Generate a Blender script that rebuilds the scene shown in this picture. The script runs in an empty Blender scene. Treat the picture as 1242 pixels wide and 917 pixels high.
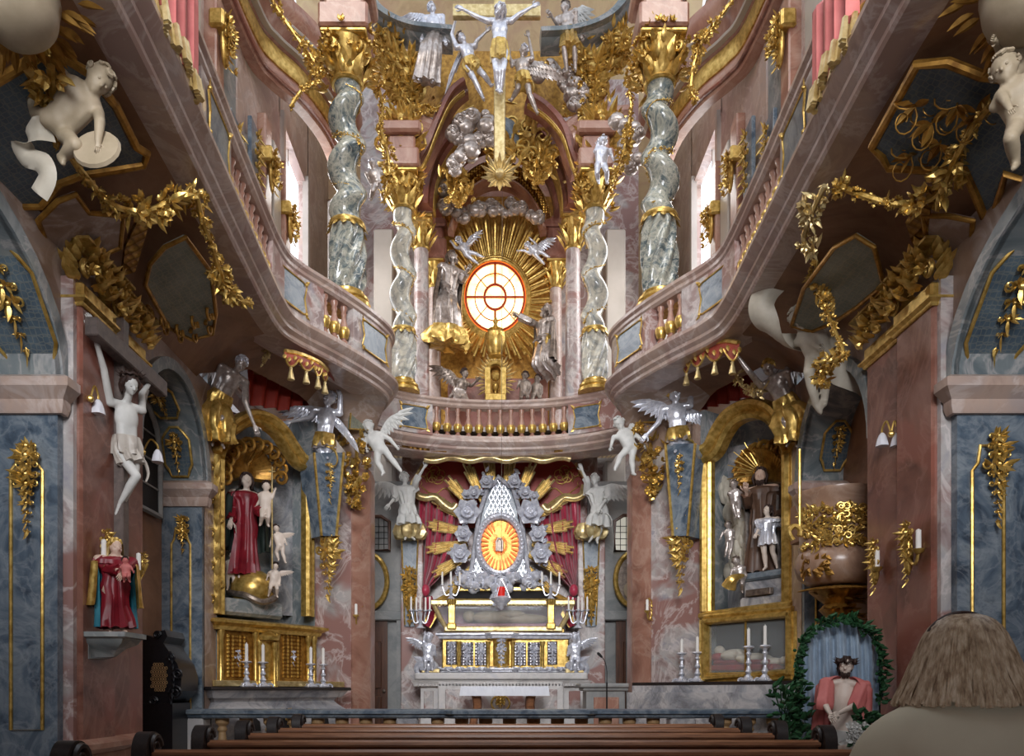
import bpy, math, random
import numpy as np
from mathutils import Vector, Matrix
random.seed(7)
R = math.radians
SC = bpy.context.scene
COL = SC.collection
# ------------------------------------------------------------------ camera frame used for measuring
F, CX, CY, EYE, CAMX = 954.0, 600.0, 838.0, 1.25, -0.10
def P(px, py, Y):
    return Vector((CAMX + (px-CX)*Y/F, Y, EYE + (CY-py)*Y/F))
class Plane:
    """a real plane in the church; hit() measures where a sight line meets it"""
    def __init__(s, p, n):
        s.p = Vector(p); s.n = Vector(n).normalized()
        s.v = (Vector((0, 0, 1)) - s.n*s.n.z).normalized()
        s.u = s.v.cross(s.n).normalized()
    def hit(s, px, py, off=0.0):
        o = Vector((CAMX, 0, EYE)); d = Vector(((px-CX)/F, 1, (CY-py)/F))
        t = (s.p + s.n*off - o).dot(s.n)/d.dot(s.n)
        return o + d*t
def lin(c):
    return tuple(((x/255/12.92) if x/255 <= .04045 else ((x/255+.055)/1.055)**2.4) for x in c)+(1.0,)

# ------------------------------------------------------------------ materials
MATS = {}
def newmat(name):
    m = bpy.data.materials.new(name); m.use_nodes = True
    nt = m.node_tree; b = nt.nodes['Principled BSDF']
    MATS[name] = m
    return m, nt, b
def ramp(nt, fac, stops):
    r = nt.nodes.new('ShaderNodeValToRGB'); e = r.color_ramp.elements
    while len(e) < len(stops): e.new(0.5)
    for i, (p, c) in enumerate(stops):
        e[i].position = p; e[i].color = lin(c)
    nt.links.new(fac, r.inputs[0]); return r
def noise_node(nt, vec, scale, detail=5, rough=.55, dist=0.0):
    n = nt.nodes.new('ShaderNodeTexNoise')
    n.inputs['Scale'].default_value = scale; n.inputs['Detail'].default_value = detail
    n.inputs['Roughness'].default_value = rough; n.inputs['Distortion'].default_value = dist
    nt.links.new(vec, n.inputs['Vector']); return n
def mixc(nt, fac, a, b, blend='MIX'):
    m = nt.nodes.new('ShaderNodeMix'); m.data_type = 'RGBA'; m.blend_type = blend
    for sock, v in ((m.inputs[0], fac), (m.inputs[6], a), (m.inputs[7], b)):
        if isinstance(v, (int, float)): sock.default_value = v
        elif isinstance(v, tuple): sock.default_value = v
        else: nt.links.new(v, sock)
    return m.outputs[2]
def bump(nt, b, h, strength, dist=.02):
    n = nt.nodes.new('ShaderNodeBump'); n.inputs['Strength'].default_value = strength
    n.inputs['Distance'].default_value = dist
    nt.links.new(h, n.inputs['Height']); nt.links.new(n.outputs[0], b.inputs['Normal'])
def marble(name, stops, scale=1.6, vein=(225, 215, 210), veins=.5, rough=.28, dist=2.2, patch=None, spec=.5):
    m, nt, b = newmat(name)
    tc = nt.nodes.new('ShaderNodeTexCoord').outputs['Object']
    n = noise_node(nt, tc, scale, 7, .6, dist)
    col = ramp(nt, n.outputs[0], stops).outputs[0]
    if patch:
        p = noise_node(nt, tc, scale*.55, 3, .5, 1.2)
        k = ramp(nt, p.outputs[0], [(.50, (0, 0, 0)), (.56, (255, 255, 255))]).outputs[0]
        col = mixc(nt, k, col, lin(patch))
    v = noise_node(nt, tc, scale*1.5, 5, .6, .9)
    k = ramp(nt, v.outputs[0], [(.455, (0, 0, 0)), (.50, (255, 255, 255)), (.545, (0, 0, 0))]).outputs[0]
    kk = nt.nodes.new('ShaderNodeMath'); kk.operation = 'MULTIPLY'; kk.inputs[1].default_value = veins
    nt.links.new(k, kk.inputs[0])
    col = mixc(nt, kk.outputs[0], col, lin(vein))
    nt.links.new(col, b.inputs['Base Color'])
    b.inputs['Roughness'].default_value = rough
    b.inputs['Specular IOR Level'].default_value = spec
    return m
def metal(name, a, c, rough=.3, metallic=.9, bs=.25, scale=14):
    m, nt, b = newmat(name)
    tc = nt.nodes.new('ShaderNodeTexCoord').outputs['Object']
    n = noise_node(nt, tc, scale, 4)
    nt.links.new(ramp(nt, n.outputs[0], [(.35, a), (.65, c)]).outputs[0], b.inputs['Base Color'])
    b.inputs['Metallic'].default_value = metallic; b.inputs['Roughness'].default_value = rough
    if bs: bump(nt, b, n.outputs[0], bs, .01)
    return m
def plain(name, a, c=None, rough=.6, scale=6, bs=0, metallic=0, sheen=0, spec=.4):
    m, nt, b = newmat(name)
    c = c or a
    tc = nt.nodes.new('ShaderNodeTexCoord').outputs['Object']
    n = noise_node(nt, tc, scale, 4)
    nt.links.new(ramp(nt, n.outputs[0], [(.3, a), (.7, c)]).outputs[0], b.inputs['Base Color'])
    b.inputs['Roughness'].default_value = rough; b.inputs['Metallic'].default_value = metallic
    b.inputs['Specular IOR Level'].default_value = spec
    if sheen: b.inputs['Sheen Weight'].default_value = sheen
    if bs: bump(nt, b, n.outputs[0], bs)
    return m
def wood(name, a, c, rough=.35, scale=(30, 3, 30)):
    m, nt, b = newmat(name)
    tc = nt.nodes.new('ShaderNodeTexCoord').outputs['Object']
    mp = nt.nodes.new('ShaderNodeMapping'); mp.inputs['Scale'].default_value = scale
    nt.links.new(tc, mp.inputs[0])
    n = noise_node(nt, mp.outputs[0], 1.0, 5, .6, .6)
    nt.links.new(ramp(nt, n.outputs[0], [(.3, a), (.7, c)]).outputs[0], b.inputs['Base Color'])
    b.inputs['Roughness'].default_value = rough
    return m
def glow(name, col, strength, base=(255, 240, 210), dim=(.8, .8, .8)):
    m, nt, b = newmat(name)
    b.inputs['Base Color'].default_value = lin(base)
    tc = nt.nodes.new('ShaderNodeTexCoord').outputs['Object']
    n = noise_node(nt, tc, 3.0, 3)
    a = tuple(int(x*k) for x, k in zip(col, dim))
    nt.links.new(ramp(nt, n.outputs[0], [(.3, a), (.6, col)]).outputs[0], b.inputs['Emission Color'])
    b.inputs['Emission Strength'].default_value = strength
    return m

marble('pink', [(.30, (118, 96, 92)), (.45, (160, 142, 138)), (.56, (178, 172, 168)), (.7, (146, 142, 150))], 1.3, patch=(150, 112, 104))
marble('palepink', [(.30, (148, 124, 112)), (.5, (182, 158, 144)), (.7, (168, 152, 146))], 1.2, veins=.35, patch=(164, 138, 128))
marble('red', [(.30, (92, 56, 46)), (.5, (126, 82, 68)), (.7, (146, 106, 92))], 1.1, vein=(176, 134, 120), veins=.3, patch=(140, 86, 72))
marble('redpink', [(.30, (124, 84, 70)), (.5, (160, 116, 98)), (.7, (178, 142, 124))], 1.2, vein=(196, 170, 152), veins=.3)
marble('blue', [(.30, (46, 58, 72)), (.46, (84, 98, 112)), (.60, (120, 130, 138)), (.75, (74, 84, 94))], 2.2, vein=(160, 166, 170), veins=.3)
marble('bluegrey', [(.30, (86, 98, 104)), (.5, (122, 130, 132)), (.7, (146, 150, 146))], 1.4, veins=.3)
marble('grey', [(.30, (120, 124, 124)), (.55, (146, 146, 144)), (.75, (158, 154, 148))], .9, veins=.08, rough=.6)
marble('column_green', [(.32, (54, 64, 68)), (.44, (96, 106, 106)), (.56, (158, 158, 144)), (.66, (112, 116, 112)), (.76, (70, 80, 84))], 3.4, vein=(206, 200, 184), veins=.45, rough=.14)
marble('column_pale', [(.32, (122, 126, 122)), (.48, (186, 182, 168)), (.62, (214, 208, 190)), (.76, (90, 98, 106))], 2.2, vein=(96, 104, 112), veins=.5, rough=.16)
marble('white_marble', [(.30, (176, 172, 170)), (.5, (204, 200, 196)), (.7, (190, 188, 190))], 1.5, veins=.2)
marble('altar_grey', [(.30, (110, 114, 120)), (.45, (156, 156, 160)), (.6, (196, 192, 190)), (.75, (140, 138, 142))], 1.8, vein=(96, 92, 94), veins=.4)
marble('floor_stone', [(.3, (140, 128, 116)), (.6, (170, 158, 146))], 1.0, rough=.4)
marble('brown', [(.30, (112, 78, 54)), (.55, (142, 102, 74)), (.75, (156, 118, 90))], .9, vein=(166, 128, 98), veins=.2, rough=.5)
marble('spandrel', [(.30, (130, 104, 88)), (.55, (164, 140, 124)), (.75, (146, 132, 126))], 1.0, veins=.3, rough=.4)
marble('vault', [(.30, (196, 164, 124)), (.5, (222, 196, 152)), (.7, (206, 168, 140))], .7, vein=(190, 150, 120), veins=.3, rough=.8)
metal('gold', (174, 138, 64), (226, 192, 112), .3, .68)
metal('gold_dark', (136, 96, 40), (188, 142, 66), .36, .65)
metal('gold_pale', (190, 164, 108), (228, 208, 156), .34, .7)
metal('silver', (186, 188, 198), (230, 231, 238), .27, .42)
metal('silver_warm', (150, 138, 130), (200, 190, 184), .3, .5)
metal('bronze', (104, 92, 84), (150, 136, 124), .38, .6)
plain('stucco', (188, 188, 184), (212, 211, 206), .55)
plain('stucco_dim', (176, 168, 152), (198, 190, 174), .55)
plain('stucco_brown', (150, 136, 112), (176, 160, 136), .55)
plain('flesh', (202, 170, 150), (220, 190, 170), .45)
plain('flesh_pale', (206, 190, 176), (222, 206, 192), .45)
wood('pew_wood', (104, 66, 44), (156, 108, 76), .28, (2.5, 30, 30))
wood('dark_wood', (26, 22, 22), (48, 40, 38), .4)
wood('black_wood', (12, 12, 16), (28, 28, 34), .35)
wood('door_wood', (64, 36, 22), (104, 64, 40), .4, (30, 30, 3))
wood('cross_wood', (78, 68, 64), (112, 98, 92), .5, (12, 12, 12))
plain('red_cloth', (146, 28, 54), (188, 58, 84), .32, 5, sheen=.3)
plain('red_panel', (140, 40, 28), (166, 58, 42), .45, 3)
plain('robe_red', (106, 18, 30), (140, 32, 44), .4)
plain('robe_green', (34, 44, 40), (54, 64, 58), .45)
plain('robe_teal', (40, 110, 130), (70, 140, 156), .4)
plain('robe_brown', (78, 56, 44), (104, 78, 62), .45)
plain('cloak_pink', (186, 98, 94), (206, 122, 116), .55)
plain('curtain_blue', (136, 156, 176), (166, 184, 200), .5, sheen=.2)
plain('linen', (214, 216, 224), (226, 228, 234), .7)
plain('cream', (190, 182, 158), (202, 194, 170), .9)
marble('pulpit_marble', [(.30, (128, 98, 80)), (.5, (160, 128, 106)), (.7, (148, 122, 106))], 1.4, vein=(190, 166, 148), veins=.3)
plain('purple_lining', (140, 90, 112), (172, 126, 142), .5, 8)
plain('candle', (232, 228, 220), (240, 236, 230), .5)
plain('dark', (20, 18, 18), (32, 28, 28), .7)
plain('skin', (206, 160, 134), (216, 174, 150), .5)
plain('leaf_green', (24, 58, 34), (50, 96, 58), .5, 20)
plain('hair_dark', (44, 30, 26), (66, 46, 38), .6, 30)
plain('frosted', (206, 206, 214), (226, 226, 232), .25)
plain('tarn', (168, 160, 150), (188, 180, 170), .4, 1.5)
plain('canopy_red', (150, 62, 50), (176, 88, 70), .5, 8)
# gilded embossed ground (star diaper on blue)
def diaper(name, ground, star, scale, rough=.45):
    m, nt, b = newmat(name)
    tc = nt.nodes.new('ShaderNodeTexCoord').outputs['Object']
    v = nt.nodes.new('ShaderNodeTexVoronoi'); v.feature = 'DISTANCE_TO_EDGE'; v.inputs['Scale'].default_value = scale
    v.inputs['Randomness'].default_value = .35
    nt.links.new(tc, v.inputs['Vector'])
    k = ramp(nt, v.outputs['Distance'], [(.02, (150, 150, 150)), (.12, (0, 0, 0))]).outputs[0]
    n = noise_node(nt, tc, 4, 4)
    g = ramp(nt, n.outputs[0], [(.3, ground[0]), (.7, ground[1])]).outputs[0]
    nt.links.new(mixc(nt, k, g, lin(star)), b.inputs['Base Color'])
    b.inputs['Roughness'].default_value = rough
    bump(nt, b, k, .3, .01)
    return m
diaper('diaper_blue', ((54, 70, 84), (92, 108, 118)), (146, 142, 122), 24)
diaper('diaper_green', ((96, 100, 88), (134, 136, 122)), (166, 156, 124), 20)
def lattice(name, a, c, scale):
    m, nt, b = newmat(name)
    tc = nt.nodes.new('ShaderNodeTexCoord').outputs['Object']
    ch = nt.nodes.new('ShaderNodeTexVoronoi'); ch.inputs['Scale'].default_value = scale; ch.inputs['Randomness'].default_value = 0.1
    nt.links.new(tc, ch.inputs['Vector'])
    k = ramp(nt, ch.outputs['Distance'], [(.3, a), (.55, c)]).outputs[0]
    nt.links.new(k, b.inputs['Base Color']); b.inputs['Metallic'].default_value = .8; b.inputs['Roughness'].default_value = .3
    bump(nt, b, ch.outputs['Distance'], .8, .03)
    return m
lattice('gold_lattice', (176, 136, 66), (120, 84, 36), 12)
lattice('silver_relief', (232, 230, 234), (110, 104, 108), 18)
lattice('gold_relief', (240, 196, 100), (140, 92, 34), 20)
# hair of the visitor: fine streaks running down
m, nt, b = newmat('hair_ash')
tc = nt.nodes.new('ShaderNodeTexCoord').outputs['Object']
mp = nt.nodes.new('ShaderNodeMapping'); mp.inputs['Scale'].default_value = (90, 90, 2); nt.links.new(tc, mp.inputs[0])
n = noise_node(nt, mp.outputs[0], 1, 5)
nt.links.new(ramp(nt, n.outputs[0], [(.3, (118, 94, 70)), (.5, (176, 154, 126)), (.72, (214, 198, 172))]).outputs[0], b.inputs['Base Color'])
b.inputs['Roughness'].default_value = .45
glow('window_amber', (255, 228, 150), 2.2, dim=(1, .8, .42))
glow('window_orange', (255, 112, 26), .9, (190, 96, 30))
glow('window_white', (236, 242, 255), 2.6, (230, 235, 240))
glow('window_dim', (190, 186, 172), .55, (180, 178, 168))
glow('ruby', (255, 60, 30), .25, (170, 12, 16))
m, nt, b = newmat('glass'); b.inputs['Base Color'].default_value = (.9, .95, .95, 1)
b.inputs['Alpha'].default_value = .10; b.inputs['Roughness'].default_value = .04
nn = noise_node(nt, nt.nodes.new('ShaderNodeTexCoord').outputs['Object'], 3); bump(nt, b, nn.outputs[0], .02)

# ------------------------------------------------------------------ mesh collector
def rotto(d, up=(0, 0, 1)):
    """matrix whose Z runs along d"""
    d = Vector(d).normalized(); up = Vector(up)
    if abs(d.dot(up.normalized())) > .98: up = Vector((0, 1, 0)) if abs(d.y) < .9 else Vector((1, 0, 0))
    x = up.cross(d).normalized(); y = d.cross(x)
    return Matrix((x, y, d)).transposed()
class MB:
    def __init__(s): s.v = []; s.f = []; s.n = 0
    def add(s, V, Fs):
        V = np.asarray(V, float).reshape(-1, 3); k = s.n
        s.v.append(V); s.f.extend([tuple(i+k for i in f) for f in Fs]); s.n += len(V)
        return s
    def tmpl(s, T, M3, o):
        V = T[0] @ np.array(M3).T + np.array(o); return s.add(V, T[1])
    def box(s, a, c, b=0.0):
        a = [min(a[i], c[i]) for i in range(3)], [max(a[i], c[i]) for i in range(3)]
        lo, hi = a
        return s.obox([(lo[i]+hi[i])/2 for i in range(3)], [(hi[i]-lo[i])/2 for i in range(3)], None, b)
    def obox(s, c, h, M=None, b=0.0):
        M = np.eye(3) if M is None else np.array(M)
        h = np.array(h, float); b = min(b, min(h)*.6)
        if b <= 0:
            V = np.array([[x, y, z] for x in (-1, 1) for y in (-1, 1) for z in (-1, 1)])*h
            Fs = [(0, 1, 3, 2), (4, 6, 7, 5), (0, 4, 5, 1), (2, 3, 7, 6), (0, 2, 6, 4), (1, 5, 7, 3)]
        else:
            V = []; idx = {}
            for sx in (-1, 1):
                for sy in (-1, 1):
                    for sz in (-1, 1):
                        for ax in range(3):
                            p = np.array([sx, sy, sz])*(h-b); p[ax] += (sx, sy, sz)[ax]*b
                            idx[(sx, sy, sz, ax)] = len(V); V.append(p)
            Fs = []
            for ax in range(3):
                o = [i for i in range(3) if i != ax]
                for sg in (-1, 1):
                    q = []
                    for (i, j) in ((-1, -1), (1, -1), (1, 1), (-1, 1)):
                        k = [0, 0, 0]; k[ax] = sg; k[o[0]] = i; k[o[1]] = j; q.append(idx[(*k, ax)])
                    flip = (sg < 0) != (ax == 1)
                    Fs.append(tuple(q[::-1]) if flip else tuple(q))
            for a in range(3):
                b1, b2 = [i for i in range(3) if i != a]
                for s1 in (-1, 1):
                    for s2 in (-1, 1):
                        k0 = [0]*3; k0[a] = -1; k0[b1] = s1; k0[b2] = s2; k1 = list(k0); k1[a] = 1
                        Fs.append((idx[(*k0, b1)], idx[(*k1, b1)], idx[(*k1, b2)], idx[(*k0, b2)]))
            for sx in (-1, 1):
                for sy in (-1, 1):
                    for sz in (-1, 1): Fs.append(tuple(idx[(sx, sy, sz, a)] for a in range(3)))
            V = np.array(V)
        return s.add(V @ M.T + np.array(c, float), Fs)
    def lathe(s, prof, c=(0, 0, 0), n=16, M=None, sx=1, sy=1, mod=None):
        V = []; Fs = []
        for j, (r, z) in enumerate(prof):
            for i in range(n):
                a = 2*math.pi*i/n; q = r*(mod(a, j/(len(prof)-1)) if mod else 1)
                V.append((q*math.cos(a)*sx, q*math.sin(a)*sy, z))
        for j in range(len(prof)-1):
            for i in range(n): Fs.append((j*n+i, j*n+(i+1) % n, (j+1)*n+(i+1) % n, (j+1)*n+i))
        Fs.append(tuple(range(n))[::-1]); Fs.append(tuple((len(prof)-1)*n+i for i in range(n)))
        M = np.eye(3) if M is None else np.array(M)
        return s.add(np.array(V) @ M.T + np.array(c, float), Fs)
    def tube(s, path, r, n=8, closed=False, flat=None, up=None):
        p = [Vector(q) for q in path]; m = len(p); V = []; Fs = []
        rr = r if isinstance(r, (list, tuple)) else [r]*m
        prev = None
        for i in range(m):
            if closed: d = p[(i+1) % m]-p[i-1]
            else: d = p[min(i+1, m-1)]-p[max(i-1, 0)]
            if d.length < 1e-9: d = Vector((0, 0, 1))
            d.normalize()
            if prev is None:
                x = (Vector(up) if up is not None else (Vector((0, 0, 1)) if abs(d.z) < .9 else Vector((0, 1, 0))))
            else: x = prev
            x = x - d*x.dot(d)
            if x.length < 1e-6: x = d.orthogonal()
            x.normalize(); y = d.cross(x); prev = x
            for k in range(n):
                a = 2*math.pi*k/n
                V.append(p[i] + (x*math.cos(a)*(flat or 1) + y*math.sin(a))*rr[i])
        lim = m if closed else m-1
        for j in range(lim):
            for k in range(n):
                a, b = j*n, ((j+1) % m)*n
                Fs.append((a+k, a+(k+1) % n, b+(k+1) % n, b+k))
        if not closed:
            Fs.append(tuple(range(n))[::-1]); Fs.append(tuple((m-1)*n+k for k in range(n)))
        return s.add([tuple(v) for v in V], Fs)
    def cap(s, a, b, r0, r1, n=10):
        a = Vector(a); b = Vector(b); d = (b-a)
        if d.length < 1e-6: d = Vector((0, 0, 1e-3))
        L = d.length; d = d/L
        st = [(-r0, .08*r0), (-.7*r0, .72*r0), (0, r0), (L*.5, (r0+r1)/2), (L, r1), (L+.7*r1, .72*r1), (L+r1, .08*r1)]
        return s.tube([a+d*t for t, _ in st], [q for _, q in st], n)
    def ell(s, c, r, M=None, n=12, m=8):
        V = []; Fs = []
        for j in range(m+1):
            t = math.pi*j/m; t = min(max(t, .12), math.pi-.12)
            for i in range(n):
                a = 2*math.pi*i/n
                V.append((math.sin(t)*math.cos(a)*r[0], math.sin(t)*math.sin(a)*r[1], -math.cos(t)*r[2]))
        for j in range(m):
            for i in range(n): Fs.append((j*n+i, j*n+(i+1) % n, (j+1)*n+(i+1) % n, (j+1)*n+i))
        Fs.append(tuple(range(n))[::-1]); Fs.append(tuple(m*n+i for i in range(n)))
        M = np.eye(3) if M is None else np.array(M)
        return s.add(np.array(V) @ M.T + np.array(c, float), Fs)
    def prism(s, pts, d):
        """closed outline of 3D points pushed by vector d"""
        p = [Vector(q) for q in pts]; d = Vector(d); n = len(p)
        nrm = Vector((0, 0, 0))
        for i in range(n): nrm += p[i].cross(p[(i+1) % n])
        if nrm.dot(d) > 0: p = p[::-1]
        V = [tuple(q) for q in p]+[tuple(q+d) for q in p]
        Fs = [tuple(range(n)), tuple(range(2*n-1, n-1, -1))]
        for i in range(n): Fs.append((i, n+i, n+(i+1) % n, (i+1) % n)[::1] if False else ((i+1) % n, i, n+i, n+(i+1) % n))
        return s.add(V, Fs)
    def grid(s, rows, thick=None, wrap=False):
        """surface through rows of points; thick = vector or float z offset for a back side"""
        m = len(rows); n = len(rows[0]); V = [tuple(q) for r in rows for q in r]; Fs = []
        nn = n if wrap else n-1
        for j in range(m-1):
            for i in range(nn): Fs.append((j*n+i, j*n+(i+1) % n, (j+1)*n+(i+1) % n, (j+1)*n+i))
        if thick is not None:
            t = Vector(thick); k = m*n
            V += [tuple(Vector(q)+t) for r in rows for q in r]
            Fs += [tuple(k+i for i in f)[::-1] for f in list(Fs)]
            for j in range(m-1):
                if not wrap:
                    Fs.append((j*n, (j+1)*n, k+(j+1)*n, k+j*n)); Fs.append(((j+1)*n-1, k+(j+1)*n-1, k+(j+2)*n-1, (j+2)*n-1))
            for i in range(nn):
                Fs.append((i, k+i, k+(i+1) % n, (i+1) % n)); Fs.append(((m-1)*n+i, (m-1)*n+(i+1) % n, k+(m-1)*n+(i+1) % n, k+(m-1)*n+i))
        return s.add(V, Fs)
    def sweep(s, path, prof, side=1, closed=False):
        """moulding: prof = [(out, z)] closed outline, carried along plan path [(x, y)]"""
        m = len(path); k = len(prof); V = []; Fs = []
        p = [Vector((q[0], q[1])) for q in path]
        for i in range(m):
            a = (p[i]-p[i-1]) if (i > 0 or closed) else (p[1]-p[0])
            b = (p[(i+1) % m]-p[i]) if (i < m-1 or closed) else (p[-1]-p[-2])
            a.normalize(); b.normalize()
            na = Vector((a.y, -a.x))*side; nb = Vector((b.y, -b.x))*side
            q = (na+nb)
            if q.length < 1e-6: q = na.copy()
            q.normalize(); q = q/max(.45, q.dot(na))
            for (o, z) in prof: V.append((p[i].x+q.x*o, p[i].y+q.y*o, z))
        lim = m if closed else m-1
        for j in range(lim):
            for i in range(k):
                a, b = j*k, ((j+1) % m)*k
                Fs.append((a+i, a+(i+1) % k, b+(i+1) % k, b+i) if side > 0 else (a+(i+1) % k, a+i, b+i, b+(i+1) % k))
        if not closed:
            Fs.append(tuple(range(k))[::-1]); Fs.append(tuple((m-1)*k+i for i in range(k)))
        return s.add(V, Fs)
    def build(s, name, mat, parent=None, mirror=False, smooth=35, fix=True):
        V = np.concatenate(s.v) if s.v else np.zeros((0, 3))
        Fs = s.f
        if mirror:
            V = V*np.array([-1, 1, 1]); Fs = [f[::-1] for f in Fs]
        off = np.zeros(3); q = parent
        while q is not None: off += np.array(q.location); q = q.parent
        me = bpy.data.meshes.new(name)
        me.from_pydata((V-off).tolist(), [], Fs)
        if smooth is not None:
            me.polygons.foreach_set('use_smooth', [True]*len(me.polygons))
            me.set_sharp_from_angle(angle=R(smooth))
        me.materials.append(MATS[mat] if isinstance(mat, str) else mat)
        me.update()
        o = bpy.data.objects.new(name, me); COL.objects.link(o)
        if parent is not None: o.parent = parent
        return o
def tag(o, label=None, cat=None, group=None, kind=None):
    if label: o['label'] = label
    if cat: o['category'] = cat
    if group: o['group'] = group
    if kind: o['kind'] = kind
    return o
def thing(name, label, cat, loc=(0, 0, 0), group=None):
    o = bpy.data.objects.new(name, None); COL.objects.link(o); o.location = loc; o.empty_display_size = .1
    return tag(o, label, cat, group)
def struct(name, mb, mat, parent=None, mirror=False, smooth=35):
    o = mb.build(name, mat, parent, mirror, smooth)
    if parent is None: o['kind'] = 'structure'
    return o
def copy_tree(o, parent=None, label=None):
    c = o.copy(); COL.objects.link(c)
    if parent is not None: c.parent = parent
    if label: c['label'] = label
    for ch in list(o.children): copy_tree(ch, c)
    return c
# ------------------------------------------------------------------ curves
def catmull(pts, k=6, closed=False):
    p = [Vector(q) for q in pts]; n = len(p); out = []
    rng = n if closed else n-1
    for i in range(rng):
        if closed: a, b, c, d = p[i-1], p[i], p[(i+1) % n], p[(i+2) % n]
        else: a, b, c, d = p[max(i-1, 0)], p[i], p[i+1], p[min(i+2, n-1)]
        for j in range(k):
            t = j/k
            out.append(.5*((2*b)+(c-a)*t+(2*a-5*b+4*c-d)*t*t+(3*b-a-3*c+d)*t**3))
    if not closed: out.append(p[-1])
    return out
def arclen(p):
    s = [0.0]
    for i in range(1, len(p)): s.append(s[-1]+(Vector(p[i])-Vector(p[i-1])).length)
    return s
def at_len(p, s, t):
    t = min(max(t, 0), s[-1])
    for i in range(1, len(s)):
        if t <= s[i]+1e-9:
            k = (t-s[i-1])/max(1e-9, s[i]-s[i-1]); return Vector(p[i-1]).lerp(Vector(p[i]), k), (Vector(p[i])-Vector(p[i-1])).normalized()
    return Vector(p[-1]), (Vector(p[-1])-Vector(p[-2])).normalized()
def subpath(p, a, b):
    s = arclen(p); out = [at_len(p, s, a)[0]]
    for i in range(len(p)):
        if a+1e-4 < s[i] < b-1e-4: out.append(Vector(p[i]))
    out.append(at_len(p, s, b)[0]); return out
# ------------------------------------------------------------------ small ornament templates (solid)
def leaf_template(k=5, curl=.5, fat=.12):
    V = [(0, 0, 0)]; Fs = []
    for i in range(1, k):
        t = i/k; w = math.sin(math.pi*t**.8)*.5; z = curl*t*t*.6
        V += [(-w, t, z), (0, t, z+fat*math.sin(math.pi*t)), (w, t, z), (0, t, z-fat*.5*math.sin(math.pi*t))]
    V.append((0, 1, curl*.6)); e = len(V)-1
    for j in range(4): Fs.append((0, 1+j, 1+(j+1) % 4))
    for i in range(k-2):
        a, b = 1+4*i, 5+4*i
        for j in range(4): Fs.append((a+j, b+j, b+(j+1) % 4, a+(j+1) % 4))
    a = 1+4*(k-2)
    for j in range(4): Fs.append((a+j, e, a+(j+1) % 4))
    return np.array(V, float), Fs
LEAF = leaf_template(5, .5, .12); LEAFS = leaf_template(3, .7, .2)
FEATHER = leaf_template(5, .12, .1)
def mk_flower(np_=5):
    mb = MB()
    for i in range(np_):
        a = 2*math.pi*i/np_
        M = Matrix.Rotation(a, 3, 'Z') @ Matrix.Rotation(R(22), 3, 'X')
        mb.tmpl(LEAFS, np.array(M) @ np.diag([.95, 1, 1]), (0, 0, 0))
    mb.ell((0, 0, .12), (.26, .26, .2), None, 6, 4)
    return np.concatenate(mb.v), mb.f
FLOWER = mk_flower()
def mk_sph(n=8, m=5):
    mb = MB(); mb.ell((0, 0, 0), (1, 1, 1), None, n, m); return np.concatenate(mb.v), mb.f
BALL = mk_sph(); BALLS = mk_sph(6, 4)
def put_leaf(mb, o, d, n, L, W, T=LEAF):
    d = Vector(d).normalized(); n = Vector(n); n = (n-d*n.dot(d))
    if n.length < 1e-5: n = d.orthogonal()
    n.normalize(); x = d.cross(n)
    M = np.array(Matrix((x*W, d*L, n*L)).transposed())
    mb.tmpl(T, M, o)
def put_ball(mb, o, r, T=BALL):
    mb.tmpl(T, np.eye(3)*r if not isinstance(r, (tuple, list)) else np.diag(r), o)
def put_flower(mb, o, n, r):
    mb.tmpl(FLOWER, np.array(rotto(n) @ Matrix.Rotation(random.random()*6, 3, 'Z'))*r, o)
def scroll(mb, o, u, v, n, size, turns=1.4, hand=1, r=None, k=22):
    """spiral volute: starts at o heading along v and curls"""
    o = Vector(o); u = Vector(u).normalized()*hand; v = Vector(v).normalized()
    r = r or size*.16; pts = []; rr = []
    for i in range(k+1):
        t = i/k; a = t*turns*2*math.pi; q = size*.5*(1-t*.82)
        c = o+u*size*.5
        pts.append(c + (-u*math.cos(a)+v*math.sin(a))*q + Vector(n)*.0); rr.append(r*(1-.55*t))
    mb.tube(pts, rr, 6)
def sprays(mb, o, u, v, n, w, h, rows=5, seed=0, boss=True, tip=.35, top=.6):
    """symmetrical gilt relief: paired leaves, volutes and bosses down a centre line; o = centre"""
    rg = random.Random(seed); o = Vector(o); u = Vector(u).normalized(); v = Vector(v).normalized(); n = Vector(n).normalized()
    rows = int(rows*1.7)
    for i in range(rows):
        t = i/max(1, rows-1); c = o + v*h*(.46-.94*t); ww = w*(top+(1-top)*math.sin(math.pi*min(1, t*1.3+.1)))*(1-(1-tip)*t*t)*(1+.18*math.sin(i*2.4+seed))
        for sg in (-1, 1):
            for (da, L) in ((15, .40), (62, .34), (-32, .36), (100, .28)):
                a = R(da+rg.uniform(-14, 14)); d = u*sg*math.cos(a)+v*math.sin(a)+n*.3
                put_leaf(mb, c+n*.01+u*sg*ww*rg.uniform(.04, .14), d, n, ww*L*rg.uniform(.8, 1.2), ww*.13)
            scroll(mb, c+u*sg*ww*rg.uniform(.1, .2)+n*ww*.05, u*sg, v*(-1 if i % 2 else 1), n, ww*rg.uniform(.2, .3), 1.4, 1, ww*.04, 14)
            if i % 2: put_ball(mb, c+u*sg*ww*.34+n*ww*.04, ww*.05, BALLS)
        if boss:
            put_ball(mb, c+n*ww*.08, ww*rg.uniform(.07, .12))
            put_leaf(mb, c+n*ww*.1, -v+n*.35, n, h/rows*1.3, ww*.18)
    put_leaf(mb, o-v*h*.44, -v+n*.1, n, h*.14, w*.13); put_leaf(mb, o+v*h*.42, v+n*.1, n, h*.14, w*.16)
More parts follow.
